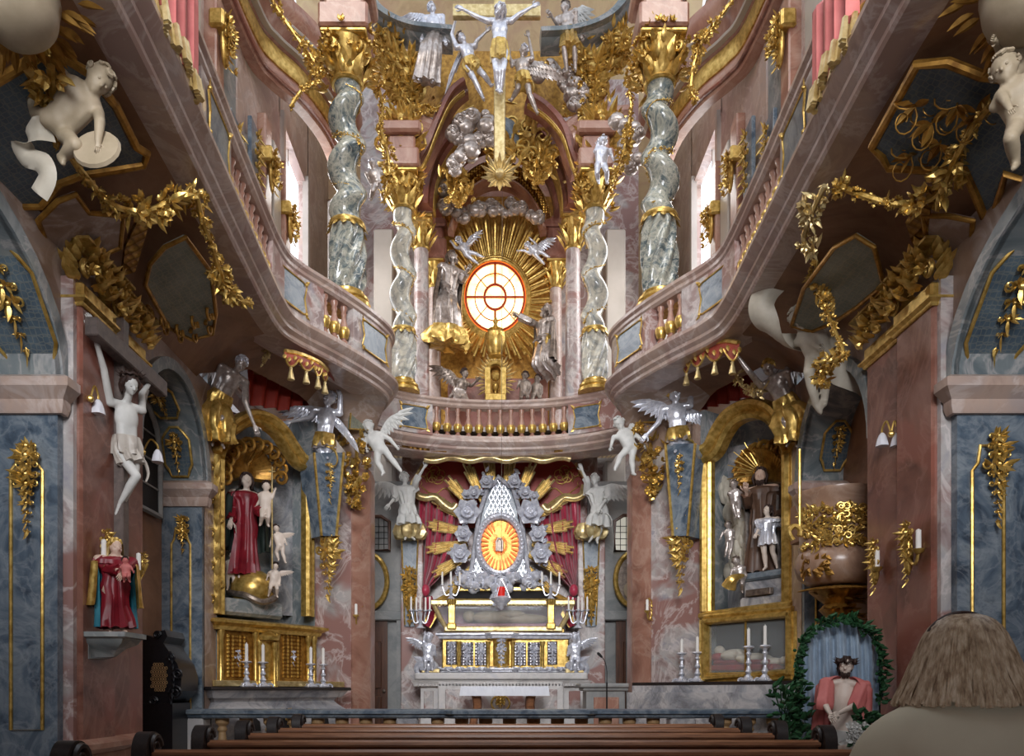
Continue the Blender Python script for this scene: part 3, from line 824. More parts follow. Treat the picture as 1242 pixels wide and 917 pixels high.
# apse back wall, vault
w = MB(); w.box((-1.5, 16.3, 0), (1.5, 16.6, 6)); w.box((-1.5, 16.5, 5.4), (1.5, 16.8, 14)); struct('wall_back', w, 'redpink')
w = MB(); rows = []
for i in range(13):
    a = R(90*i/12); rows.append([(x, 17.6-4.5*(1-math.cos(a))+.25*math.cos(x*.5), 12.2+4.8*math.sin(a)) for x in np.linspace(-4.2, 4.2, 13)])
w.grid(rows, (0, .15, .15)); struct('ceiling', w, 'vault')
w = MB(); w.box((-4.2, 17.6, 5), (4.2, 17.9, 12.4)); struct('wall_apse', w, 'vault')
# front facade of the choir: high altar wall
w = MB(); w.box((-1.9, 15.3, .3), (1.9, 15.6, 5.8)); struct('wall_choir', w, 'pink')
# ------------------------------------------------------------------ galleries
ZB, ZT = 5.44, 6.40
GP = [Vector((x, y, 0)) for x, y in ((-2.36, 2.4), (-2.40, 4.7), (-2.48, 6.3), (-2.56, 7.8), (-2.60, 9.0), (-2.50, 9.45), (-2.20, 9.95), (-1.92, 10.45), (-1.70, 10.95), (-1.62, 11.35), (-1.75, 11.8), (-2.1, 12.3))]
GPATH = catmull(GP, 5)
CP = catmull([Vector((x, y, 0)) for x, y in ((-2.3, 13.15), (-1.96, 13.42), (-1.5, 13.70), (-.8, 13.93), (0, 14.0), (.8, 13.93), (1.5, 13.70), (1.96, 13.42), (2.3, 13.15))], 5)
CORN = [(-.45, 0), (-.02, 0), (.0, .02), (.0, .06), (.05, .09), (.05, .13), (.10, .16), (.13, .20), (.13, .24), (.07, .27), (.03, .28), (-.45, .28)]
RAIL = [(-.13, .82), (.02, .82), (.05, .85), (.05, .89), (.08, .92), (.08, .96), (-.16, .96), (-.16, .9)]
xy = lambda L: [(p.x, p.y) for p in L]
BAL = [(.052, 0), (.052, .035), (.03, .05), (.045, .09), (.072, .16), (.07, .20), (.036, .30), (.028, .36), (.04, .39), (.03, .42), (.05, .46), (.05, .5)]
def sect(path, a, b, prof, mbx): mbx.sweep(xy(subpath(path, a, b)), prof, 1)
def balustrade(name, label, path, solids, mirror, loc, first_bal=None, panels=()):
    L = arclen(path)[-1]
    g = thing(name, label, 'balustrade', mx(loc) if mirror else loc)
    q = MB(); q.sweep(xy(path), [(a, ZB+b) for a, b in CORN], 1); q.build('cornice', 'palepink', g, mirror)
    q = MB(); q.sweep(xy(path), [(a, ZB+b) for a, b in RAIL], 1); q.build('top_rail', 'palepink', g, mirror)
    q = MB(); q.sweep(xy(path), [(-.12, ZB+.26), (.0, ZB+.26), (.0, ZB+.34), (-.12, ZB+.34)], 1); q.build('plinth', 'palepink', g, mirror)
    for (a, b) in solids:
        q = MB(); q.sweep(xy(subpath(path, a, b)), [(-.13, ZB+.3), (.03, ZB+.3), (.03, ZB+.84), (-.13, ZB+.84)], 1)
        pp = q.build('pedestal', 'pink', g, mirror)
        if b-a > .3 and (a, b) in panels:
            c, d = at_len(path, arclen(path), (a+b)/2); wv = min(.30, (b-a)*.36); n = Vector((d.y, -d.x, 0))
            o = c+n*.035+Vector((0, 0, ZB+.57))
            out = [o+d*(wv*x)+Vector((0, 0, .19*z)) for x, z in ((-1, -.8), (-.8, -1), (.8, -1), (1, -.8), (.86, 0), (1, .8), (.8, 1), (-.8, 1), (-1, .8), (-.86, 0))]
            q = MB(); q.prism(out, n*.012); q.build('inlay', 'blue', pp, mirror)
            q = MB(); q.tube([p+n*.014 for p in out], .012, 6, closed=True)
            for (x, z) in ((-1, -1), (1, -1), (1, 1), (-1, 1)):
                put_leaf(q, o+n*.015+d*wv*x*.9+Vector((0, 0, .17*z)), d*x+Vector((0, 0, z)), n, .09, .05); put_ball(q, o+n*.02+d*wv*x*.95+Vector((0, 0, .18*z)), .022)
            q.build('gilt_border', 'gold', pp, mirror)
    S = arclen(path); gaps = []; prev = 0
    for (a, b) in sorted(solids)+[(L, L)]:
        if a-prev > .15: gaps.append((prev, a))
        prev = max(prev, b)
    base = None
    for (a, b) in gaps:
        n = max(1, round((b-a)/.185))
        for i in range(n):
            c, d = at_len(path, S, a+(b-a)*(i+.5)/n); nn = Vector((d.y, -d.x, 0)); c = c-nn*.05
            if mirror: c = mx(c)
            if base is None:
                q = MB(); q.lathe([(r, z) for r, z in BAL], (0, 0, 0), 12)
                o = q.build('baluster', 'redpink', None, smooth=50); o.parent = g; o.location = Vector((c.x, c.y, ZB+.33))-g.location
                q = MB(); q.lathe([(.048, .07), (.062, .10), (.078, .15), (.078, .19), (.05, .24)], (0, 0, 0), 12, mod=lambda A, t: 1+.06*math.sin(6*A))
                k = q.build('gilt_leafwork', 'gold', None); k.parent = o
                base = o
            else:
                o = copy_tree(base, g); o.location = Vector((c.x, c.y, ZB+.33))-g.location
    return g
S_ = arclen(GPATH)
def s_at_y(y):
    for i in range(1, len(GPATH)):
        if GPATH[i].y >= y: return S_[i-1]+(S_[i]-S_[i-1])*(y-GPATH[i-1].y)/(GPATH[i].y-GPATH[i-1].y)
sol = [(0, s_at_y(4.4)), (s_at_y(6.3), s_at_y(7.15)), (s_at_y(8.75), s_at_y(9.85)), (s_at_y(10.33), s_at_y(11.2)), (s_at_y(11.2), S_[-1])]
for s in (-1, 1):
    balustrade('gallery_balustrade', '%s pale marble side gallery balustrade with gilded balusters, %s' % (('curving left', 'beneath the left spiral column') if s < 0 else ('curving right', 'beneath the right spiral column')),
               GPATH, sol, s > 0, Vector((-2.5, 6.5, ZB)), panels=sol[1:4])
SC_ = arclen(CP); Lc = SC_[-1]
csol = [(0, Lc/2-1.22), (Lc/2+1.22, Lc)]
gc = balustrade('gallery_balustrade', 'short curved marble balustrade across the choir above the red canopy', CP, [(0, Lc/2-1.9), (Lc/2-1.9, Lc/2-1.22), (Lc/2+1.22, Lc/2+1.9), (Lc/2+1.9, Lc)], False, Vector((0, 13.9, ZB)), panels=[(Lc/2-1.9, Lc/2-1.22), (Lc/2+1.22, Lc/2+1.9)])
# gallery floors and soffits
for s in (-1, 1):
    m = s > 0
    w = MB(); inner = [p+Vector((-.2, 0, 0)) if p.y < 9 else p+Vector((-.15, .15, 0)) for p in GPATH]
    w.prism([(p.x, p.y, ZB+.1) for p in inner]+[(-3.9, 12.4, ZB+.1), (-3.9, 2.4, ZB+.1)], (0, 0, .12)); struct('ceiling_%s_gallery' % SN[s], w, 'brown', mirror=m)
    wl = []
    for p in GPATH:
        if p.y < 9.3: wl.append(Vector((-3.62, p.y, 4.92)))
        else:
            t = min(1, (p.y-9.3)/2.2)
            c1 = C1 if s < 0 else C1R
            q = Vector((-3.62, 9.3, 0)).lerp(c1, min(1, t/.62)) if t < .62 else c1.lerp(C2, (t-.62)/.38)
            wl.append(Vector((q.x, q.y, 5.0+.38*min(1, t*4) if t < .55 else 5.38-(t-.55)/.45*.9)))
    w = MB(); rows = []
    for j in range(7):
        t = j/6; rows.append([(p+Vector((-.05, 0, ZB+.01))).lerp(q, t)+Vector((0, 0, .16*math.sin(math.pi*t))) for p, q in zip(GPATH, wl)])
    k = next(i for i, p in enumerate(GPATH) if p.y > 10.55)+1
    w.grid([r[:k] for r in rows], (0, 0, .05)); struct('ceiling_%s_soffit' % SN[s], w, 'brown', mirror=m)
    w = MB(); w.grid([r[k-1:] for r in rows], (0, 0, .05)); struct(TR(), w, 'spandrel', mirror=m)
w = MB()
ce = [p for p in CP]; rows = [[p+Vector((0, 0, ZB+.02)) for p in ce], [p+Vector((0, .35, ZB+.10)) for p in ce], [Vector((p.x*.96, 15.3, ZB+.34)) for p in ce]]
w.grid(rows, (0, 0, .08)); struct('ceiling_choir', w, 'gold_lattice')
w = MB(); w.prism([(p.x, p.y+.12, ZB+.46) for p in CP]+[(2.3, 16.6, ZB+.46), (-2.3, 16.6, ZB+.46)], (0, 0, .08)); struct('floor_choir_gallery', w, 'floor_stone')
SOFF = Plane((-2.6, 0, 5.40), (0.436, 0, -0.9))    # slanted underside of the left gallery
SOFFR = mplane(SOFF)

def arch_hit(px, py, A, off=0.0):
    """where a sight line meets the soffit of an arch (yc, half, zs, h); returns point and the normal into the opening"""
    yc, hf, zs, h = A; best = None
    for i in range(2000):
        t = yc+hf*(1-i/1000*1.0)
        y = t; z = EYE+(CY-py)*t/F
        if z < zs: continue
        f = ((y-yc)/(hf-.02))**2+((z-zs)/(h-.02))**2
        if f <= 1.0: best = (y, z); break
    y, z = best; n = Vector((0, -(y-yc)/hf**2, -(z-zs)/h**2)).normalized()
    return Vector((CAMX+(px-CX)*y/F, y, z))+n*off, n

# entrance end of the nave: unseen organ loft added to shade the foreground, facade wall with its high window
q = MB(); q.box((-4.2, -3.8, 4.0), (4.2, .6, 4.2)); struct('ceiling_organ_loft', q, 'brown')
q = MB(); q.box((-4.2, -4.1, 0), (4.2, -3.8, 4.2)); q.box((-4.2, -4.1, 4.2), (-2.2, -3.8, 14)); q.box((2.2, -4.1, 4.2), (4.2, -3.8, 14)); q.box((-2.2, -4.1, 9.5), (2.2, -3.8, 14)); struct('wall_entrance', q, 'palepink')
for s in (-1, 1):
    q = MB(); q.box((-4.3, -4.0, 0), (-4.1, 3.3, 5.3)); q.box((-4.3, -4.0, 5.3), (-4.1, 2.6, 14)); struct('wall_%s_entrance' % SN[s], q, 'spandrel', mirror=s > 0)
# ------------------------------------------------------------------ columns, retable, crowning
def capital(mb, c, r, h, seed=0, wide=1.0):
    c = Vector(c); rg = random.Random(seed)
    mb.lathe([(r, 0), (r*1.1, h*.04), (r*1.02, h*.1), (r*1.12, h*.5), (r*1.45, h*.85), (r*1.5, h*.9)], c, 16)
    for row, (z, L, n) in enumerate(((.06, .5, 8), (.32, .52, 8))):
        for i in range(n):
            a = 2*math.pi*(i+.5*row)/n; d = Vector((math.cos(a), math.sin(a), 0))
            put_leaf(mb, c+d*r*1.05+Vector((0, 0, h*z)), Vector((0, 0, 1))+d*.25, d, h*L, r*.75)
    for i in range(4):
        a = math.pi/4+i*math.pi/2; d = Vector((math.cos(a), math.sin(a), 0)); t = Vector((-d.y, d.x, 0))
        for q in (-1, 1):
            scroll(mb, c+d*r*1.15*wide+t*q*r*.15+Vector((0, 0, h*.62)), d, Vector((0, 0, 1)), t, r*.75, 1.5, 1, r*.12, 18)
        put_flower(mb, c+Vector((d.x, d.y, 0))*r*1.3+Vector((0, 0, h*.93)), d+Vector((0, 0, .2)), r*.35)
    mb.obox(c+Vector((0, 0, h*.96)), (r*1.5*wide, r*1.5*wide, h*.05), None, r*.1)
def twisted_shaft(mb, c, r, z0, z1, pitch, amp, ph=0, flute=0, taper=.9, n=28):
    m = int((z1-z0)/.035); V = []; Fs = []
    for j in range(m+1):
        t = j/m; z = z0+(z1-z0)*t; a = 2*math.pi*z/pitch+ph; q = r*(1-(1-taper)*t)
        env = min(1, t*8, (1-t)*8); ox, oy = amp*env*math.cos(a), amp*env*math.sin(a)
        for k in range(n):
            b = 2*math.pi*k/n; rr = q
            if flute: rr = q*(1+.12*env*math.sin(flute*b-2.2*2*math.pi*t+ph))*(1+.10*math.sin(math.pi*t))
            V.append((c[0]+ox+rr*math.cos(b), c[1]+oy+rr*math.sin(b), z))
    for j in range(m):
        for k in range(n): Fs.append((j*n+k, j*n+(k+1) % n, (j+1)*n+(k+1) % n, (j+1)*n+k))
    Fs.append(tuple(range(n))[::-1]); Fs.append(tuple(m*n+k for k in range(n)))
    mb.add(V, Fs)
def spiral_column(label, x, y, r, z0, z1, zf, mat, pitch, capz, seed, hand=1):
    g = thing('spiral_column', label, 'column', (x, y, z0))
    q = MB(); q.lathe([(r*1.55, 0), (r*1.55, .05), (r*1.3, .07), (r*1.42, .10), (r*1.42, .13), (r*1.12, .17), (r*1.15, .2), (r*1.05, .22)], (x, y, z0), 24); q.build('base', 'gold', g)
    q = MB(); twisted_shaft(q, (x, y), r*1.05, z0+.2, zf, pitch*3, r*.06, seed, 8, .95, 56); q.build('fluted_drum', mat, g)
    q = MB(); q.lathe([(r*.9, -.04), (r*1.16, -.03), (r*1.22, 0), (r*1.16, .03), (r*.9, .04)], (x, y, zf), 20)
    for i in range(12):
        a = i*math.pi/6; d = Vector((math.cos(a), math.sin(a), 0)); put_leaf(q, Vector((x, y, zf))+d*r*1.05, -Vector((0, 0, 1))+d*.3, d, .13, .08)
    q.build('gilt_band', 'gold', g)
    q = MB(); twisted_shaft(q, (x, y), r, zf+.02, z1, pitch*hand, r*.34, seed*2, 0, .86); q.build('spiral_shaft', mat, g)
    q = MB(); pts = []; L = z1-zf-.2; k = int(L/.12)
    for i in range(k+1):
        z = zf+.1+L*i/k; a = -2*math.pi*z/pitch*hand*1.0+2.2+seed; aa = 2*math.pi*z/(pitch*hand)+seed*2
        pts.append(Vector((x+r*.34*math.cos(aa)+r*.95*math.cos(a), y+r*.34*math.sin(aa)+r*.95*math.sin(a), z)))
    garland(q, pts, .032, .5, seed, 2, .5); q.build('wound_garland', 'gold', g)
    q = MB(); capital(q, (x, y, z1-.02), r*1.0, capz-z1, seed)
    for i in range(46):
        a = random.Random(seed+i).uniform(0, 6.28); d = Vector((math.cos(a), math.sin(a), 0))
        put_flower(q, Vector((x, y, z1+(capz-z1)*random.Random(i).uniform(.3, 1.1)))+d*r*(1.35+.5*random.Random(i+3).random()), d+Vector((0, 0, .4)), .075)
        put_leaf(q, Vector((x, y, z1+(capz-z1)*random.Random(i+5).uniform(-.2, 1.1)))+d*r*1.3, d+Vector((0, 0, random.Random(i).uniform(-1, 1))), (0, 0, 1), .2, .08)
    q.build('capital', 'gold', g)
    q = MB(); q.obox((x, y, capz+.16), (r*1.6, r*1.6, .16), None, .03); q.obox((x, y, capz+.42), (r*1.25, r*1.25, .14), None, .03); q.obox((x, y, capz+.66), (r*1.8, r*1.8, .1), None, .04); q.build('impost', 'redpink', g)
    return g
BC = P(421, 373, 10.62)
spiral_column('tall blue-green marble spiral column on the left gallery corner', BC.x, 10.62, .205, 6.40, 9.42, 7.52, 'column_green', .66, 9.98, 3, 1)
BC = P(800, 366, 10.62)
spiral_column('tall blue-green marble spiral column on the right gallery corner', BC.x, 10.62, .205, 6.40, 9.42, 7.62, 'column_green', .66, 9.98, 4, -1)
BC = P(489, 473, 13.6)
spiral_column('slim cream marble spiral column left of the glowing oval window', BC.x, 13.6, .185, 6.40, 9.55, 7.46, 'column_pale', .74, 10.15, 5, 1)
BC = P(721, 473, 13.6)
spiral_column('slim cream marble spiral column right of the glowing oval window', BC.x, 13.6, .185, 6.40, 9.55, 7.46, 'column_pale', .74, 10.15, 6, -1)
# gilt finials over the slim columns
for s, px in ((-1, 487), (1, 728)):
    q = MB(); o = P(px, 185, 13.55)
    sprays(q, o, (1, 0, 0), (0, 0, 1), (0, -1, 0), .95, 1.35, 7, 11+s, True, .8, .7)
    for i in range(40):
        rg = random.Random(i+s); a = rg.uniform(0, 6.28); z = rg.uniform(-.6, .6); d = Vector((math.cos(a), math.sin(a)*.8, rg.uniform(-.2, .6)))
        p = o+Vector((d.x*.24, d.y*.2, z))
        if i % 3: put_leaf(q, p, d, (0, 0, 1), .22, .1)
        else: put_flower(q, p, d, .09)
    q.lathe([(.10, -.75), (.16, -.5), (.12, 0), (.2, .3), (.1, .6)], o, 12)
    tag(q.build('gilt_finial', 'gold'), 'bushy gilt finial above the %s slim cream column' % ('left' if s < 0 else 'right'), 'ornament')
def arch_mould(mb, pts, Y, prof, up=None):
    """moulding that follows a picture-plane curve at depth Y: prof [(t, d)] t across, d towards the nave"""
    p = [P(a, b, Y) for a, b in pts]; m = len(p); rows = []
    for i in range(m):
        d = (p[min(i+1, m-1)]-p[max(i-1, 0)]).normalized(); n = Vector((-d.z, 0, d.x))
        rows.append([p[i]+n*t+Vector((0, -dd, 0)) for t, dd in prof])
    mb.grid(rows, None, True)
    k = len(prof); c = mb.n-m*k
    mb.f.append(tuple(c+i for i in range(k))); mb.f.append(tuple(c+(m-1)*k+i for i in range(k))[::-1])
def el(cx, cy, rx, ry, a0, a1, k=28): return [(cx+rx*math.cos(R(a0+(a1-a0)*i/k)), cy-ry*math.sin(R(a0+(a1-a0)*i/k))) for i in range(k+1)]
PR = lambda w, d: [(-w, -.05), (w, -.05), (w, d*.4), (w*.7, d*.5), (w*.6, d*.75), (w*.25, d*.8), (w*.1, d), (-w*.4, d), (-w*.5, d*.7), (-w*.8, d*.6), (-w, d*.3)]
q = MB(); arch_mould(q, el(604, 262, 88, 112, 180, 0, 36), 15.05, PR(.20, .42)); struct(TR(), q, 'red')
for rr in (99, 77):
    q = MB(); arch_mould(q, el(604, 262, rr, rr*1.27, 180, 0, 36), 14.9, PR(.025, .3)); struct(TR(), q, 'gold')
q = MB(); arch_mould(q, el(604, 262, 74, 84, 180, 0, 36), 15.35, PR(.10, .35)); struct(TR(), q, 'red')
q = MB(); arch_mould(q, el(603, 300, 62, 92, 160, 20, 30), 15.6, PR(.13, .3)); struct(TR(), q, 'gold_relief')
q = MB(); arch_mould(q, el(603, 306, 58, 80, 165, 15, 30), 15.55, PR(.06, .3)); struct(TR(), q, 'redpink')
for s, pts in ((-1, [(463, 154), (500, 156), (536, 172)]), (1, [(684, 172), (705, 156), (758, 150)])):
    q = MB(); arch_mould(q, pts, 14.3, PR(.17, .45)); struct(TR(), q, 'redpink')
for s, pts in ((-1, catmull([(508, 210, 0), (520, 188, 0), (531, 160, 0), (546, 128, 0), (563, 112, 0)], 5)), (1, catmull([(640, 128, 0), (662, 142, 0), (682, 166, 0), (692, 196, 0), (700, 216, 0)], 5))):
    q = MB(); arch_mould(q, [(a.x, a.y) for a in pts], 14.1, PR(.13, .35)); struct(TR(), q, 'red')
    q = MB(); arch_mould(q, [(a.x, a.y) for a in pts], 13.75, PR(.02, .06)); struct(TR(), q, 'gold')
for s, pts in ((-1, catmull([(446, 8, 0), (466, 32, 0), (500, 48, 0), (550, 54, 0)], 5)), (1, catmull([(655, 56, 0), (700, 52, 0), (738, 36, 0), (762, 8, 0)], 5))):
    q = MB(); arch_mould(q, [(a.x, a.y) for a in pts], 14.0, PR(.15, .4)); struct(TR(), q, 'bluegrey')
# gilt baldachin cloth behind the crucifix
q = MB(); rows = []
for j in range(9):
    t = j/8; rows.append([P(604+118*(x/16-.5)*2*(1-.12*t), 62+86*t+10*math.cos((x/16-.5)*6.28)*t, 14.9-.35*math.cos((x/16-.5)*3.14)+.07*math.sin(x*1.57)) for x in [k/4 for k in range(65)]])
q.grid(rows, (0, .05, 0)); tag(q.build('baldachin_cloth', 'gold_dark'), 'wide gilt patterned canopy cloth high behind the large crucifix', 'canopy')
# retable columns
for s, (pxo, pxi) in ((-1, (511, 527)), (1, (695, 674))):
    sd = SN[s]
    for k, (px, Y, r, pyt, cap) in enumerate(((pxo, 15.1, .15, 303, 38), (pxi, 15.75, .13, 350, 32))):
        b = P(px, 480, Y); zt = P(px, pyt, Y).z; zc = P(px, pyt-cap, Y).z
        g = thing('retable_column', 'smooth %s marble column in the altar niche, %s' % ('pink' if k == 0 else 'pale', ('outer' if k == 0 else 'inner')+' one left of the oval window' if s < 0 else ('outer' if k == 0 else 'inner')+' one right of the oval window'), 'column', (b.x, Y, 5.7))
        q = MB(); q.lathe([(r*1.4, 0), (r*1.4, .1), (r*1.15, .14), (r*1.25, .2), (r*1.02, .26)], (b.x, Y, 5.7), 20); q.build('base', 'palepink', g)
        q = MB(); q.lathe([(r, 5.9), (r, 7.2), (r*.9, zt)], (b.x, Y, 0), 24); q.build('shaft', 'pink' if k == 0 else 'palepink', g)
        q = MB(); capital(q, (b.x, Y, zt-.02), r, zc-zt, k+s); q.build('capital', 'gold', g)
        if k: q = MB(); q.obox((b.x, Y, zc+.2), (r*1.9, r*1.5, .2), None, .04); q.obox((b.x, Y, zc+.5), (r*1.4, r*1.3, .12), None, .03); q.obox((b.x, Y, zc+.72), (r*2.0, r*1.6, .1), None, .03); q.build('impost', 'red', g)
        else: q = MB(); q.obox((b.x, Y, zc+.12), (r*1.7, r*1.5, .12), None, .03); q.build('impost', 'redpink', g)
# niche wall and glowing oval window
q = MB(); q.box((-1.25, 16.15, 5.5), (1.1, 16.3, 11.4)); struct('wall_niche', q, 'gold_dark')
YW = 15.9; wc = P(600.5, 361.5, YW); rx, rz = 36*YW/F, 42*YW/F
ov = lambda f, y, k=40, g=None: [Vector((wc.x+rx*f*math.cos(2*math.pi*i/k), y, wc.z+rz*(g or f)*math.sin(2*math.pi*i/k))) for i in range(k)]
wo = thing('window_3', None, None, (wc.x, YW, wc.z)); wo['kind'] = 'structure'
q = MB(); q.prism(ov(1.0, YW), (0, .03, 0)); q.build('pane', 'window_amber', wo)
q = MB(); q.tube(ov(1.03, YW-.02), .03, 8, True); q.build('glowing_rim', 'window_orange', wo)  # emissive tube stands in for the orange glow around the pane
q = MB(); q.tube(ov(1.10, YW-.03), .045, 8, True); q.tube(ov(1.17, YW-.01), .05, 8, True); q.build('frame', 'gold', wo)
plain('muntin_red', (150, 40, 16), (176, 60, 24), .5)
q = MB(); q.tube(ov(.36, YW-.04), .026, 6, True); q.tube(ov(.98, YW-.04), .024, 6, True)
for a, k0, k1, r in ((90, .36, 1, .026), (270, .36, 1, .026), (0, -1, 1, .026), (45, .36, 1, .010), (135, .36, 1, .010), (225, .36, 1, .010), (315, .36, 1, .010)):
    q.tube([Vector((wc.x+rx*k*math.cos(R(a)), YW-.04, wc.z+rz*k*math.sin(R(a)))) for k in (k0, k1)], r, 6)
q.tube(ov(.68, YW-.04), .012, 6, True)
q.build('muntins', 'muntin_red', wo)
g = thing('sunburst', 'dense gilt sunburst of rods around the glowing oval window', 'sunburst', (wc.x, YW, wc.z))
rg = random.Random(5)
q = MB()
for i in range(120):
    a = 2*math.pi*i/120; top = max(0, math.sin(a)); L = 1.30+.12*(i % 3)+.95*top**3*(.75+.25*((i*7) % 5)/4)+.55*max(0, -math.sin(a))*abs(math.cos(a)); L += .25*max(0, math.cos(a))
    p0 = Vector((wc.x+rx*1.16*math.cos(a), YW-.02, wc.z+rz*1.16*math.sin(a))); p1 = Vector((wc.x+rx*(L+.25)*math.cos(a), YW-.16-.12*((i % 3) == 0), wc.z+rz*(L+.2)*math.sin(a)))
    q.tube([p0, p1], [.018, .03], 5)
q.build('rods', 'gold', g)
# oil-lamp cord & ruby lamp
g = thing('sanctuary_lamp', 'hanging silver lamp with ruby glass in front of the glass shrine', 'lamp', P(608, 728, 13.0))
c = P(608, 728, 13.0)
q = MB(); q.tube([c+Vector((0, 0, .35)), Vector((c.x+.03, 13.0, 14.5))], .004, 6); q.build('cord', 'bronze', g)
q = MB(); q.lathe([(.02, -.16), (.05, -.1), (.15, -.02), (.17, .03), (.12, .06), (.10, .06)], c, 18)
for i in range(3):
    a = i*2.09; q.tube([c+Vector((.15*math.cos(a), .15*math.sin(a), .03)), c+Vector((.05*math.cos(a), .05*math.sin(a), .26)), c+Vector((0, 0, .36))], .007, 5)
q.build('bowl', 'silver', g)
q = MB(); q.lathe([(.045, .02), (.06, .1), (.065, .2), (.05, .22)], c, 16); q.build('ruby_glass', 'ruby', g)
# tabernacle niche on the gallery altar
T = lambda px, py, Y=15.2: P(px, py, Y)
g = thing('tabernacle', 'gilt tabernacle niche with radiating spikes below the oval window', 'tabernacle', T(601, 486))
q = MB()
for sg in (-1, 1):
    q.box((T(601+sg*9.5, 480).x-.05, 15.1, T(0, 486).z), (T(601+sg*9.5, 480).x+.05, 15.45, T(0, 448).z))
arch = [T(601+9.5*math.cos(R(a)), 448-9*math.sin(R(a))) for a in range(0, 181, 15)]
q.tube(arch, .07, 8); q.box((T(588, 0).x, 15.05, T(0, 486).z-.05), (T(614, 0).x, 15.5, T(0, 480).z), .02); q.build('frame', 'gold', g)
q = MB(); q.prism([T(593, 486), T(609, 486), T(609, 446), T(605, 441), T(597, 441), T(593, 446)], (0, .02, 0)); q.v[-1][:, 1] += .2; q.build('niche_back', 'gold_dark', g)
q = MB(); c = T(601, 470); q.lathe([(.07, 0), (.05, .03), (.02, .06), (.02, .15), (.05, .18), (.07, .26), (.06, .28)], (c.x, 15.2, T(0, 484).z), 14); put_ball(q, (c.x, 15.15, T(0, 458).z), .09); q.build('figure_relief', 'gold', g)
q = MB()
for i in range(26):
    a = R(-35+250*i/25); p0 = T(601+13*math.cos(a), 462-20*math.sin(a)); p1 = T(601+(19+3*(i % 2))*math.cos(a), 462-(27+3*(i % 2))*math.sin(a))
    put_leaf(q, p0+Vector((0, -.05, 0)), p1-p0, (0, -1, 0), (p1-p0).length*1.5, .05)
q.build('spikes', 'gold_pale', g)
q = MB(); c = T(601, 436); q.lathe([(.12, 0), (.2, .04), (.12, .09), (.17, .2), (.22, .38), (.2, .5), (.13, .55), (.16, .58), (.06, .62), (.03, .7), (.05, .75), (.02, .82)], (c.x, 15.2, T(0, 437).z), 20, mod=lambda A, t: 1+.03*math.sin(8*A)); 
q.build('urn', 'gold', g)
q = MB(); q.obox((T(604, 0).x, 15.9, T(0, 472).z-.35), (1.0, .25, .75), None, .03); tag(q.build('upper_altar_block', 'red'), 'reddish marble block behind the gilt tabernacle niche', 'altar')
# silver clouds
rg = random.Random(3)
for nm, lab, pts, Y, r, mt in (('cloud_bank', 'silver cloud bank above the gilt rays of the oval window', [(555, 268), (566, 258), (580, 254), (600, 250), (620, 254), (640, 256), (655, 268)], 15.3, .13, 'silver_warm'),
                          ('cloud_bank', 'silver clouds with cherub heads climbing left of the cross foot', [(556, 168), (565, 152), (578, 140), (590, 150), (588, 170), (560, 190), (548, 205)], 13.9, .16, 'silver_warm'),
                          ('cloud_bank', 'bronze clouds trailing down beside the left niche column', [(545, 215), (543, 230), (548, 245), (540, 258)], 14.9, .13, 'bronze'),
                          ('cloud_bank', 'silver clouds right of the cross foot beneath the canopy', [(645, 90), (665, 88), (690, 100), (703, 118), (700, 130)], 13.9, .15, 'silver_warm'),
                          ('cloud_bank', 'silvery cloud cluster between the right slim column and the right tall column', [(748, 148), (772, 168), (765, 150), (758, 192), (772, 205)], 12.6, .14, 'silver_warm')):
    q = MB(); p = [P(a, b, Y) for a, b in pts]
    for i in range(len(p)*5):
        c, d = at_len(p, arclen(p), arclen(p)[-1]*(i+.5)/(len(p)*5)); k = r*rg.uniform(.55, 1.1)
        c = c+Vector((rg.uniform(-1, 1), rg.uniform(-.8, .6), rg.uniform(-1, 1)))*r*.7
        put_ball(q, c, (k, k*.8, k*.85)); 
        if i % 2 == 0: scroll(q, c+Vector((-k*.5, -k*.75, 0)), (1, 0, 0), (0, 0, 1), (0, -1, 0), k*1.1, 1.6, 1, k*.15, 18)
    tag(q.build(nm, mt), lab, 'clouds')
q = MB()
for i in range(26):
    p = Vector((P(625, 172, 14.3).x+rg.uniform(-.4, .4), 14.3+rg.uniform(-.1, .1), P(0, 172, 14.3).z+rg.uniform(-.3, .3)))
    scroll(q, p, (math.cos(i), 0, math.sin(i)), (-math.sin(i), 0, math.cos(i)), (0, -1, 0), .3, 1.3, 1, .03, 14); put_leaf(q, p, (math.sin(i*2), -.3, math.cos(i*2)), (0, -1, 0), .25, .12)
tag(q.build('gilt_strapwork', 'gold'), 'gilt scrollwork on the arch right of the cross shaft', 'ornament')
q = MB(); put_ball(q, P(612, 165, 14.35), (.28, .1, .34)); tag(q.build('blue_medallion', 'blue'), 'round blue stone medallion behind the cross shaft', 'medallion')

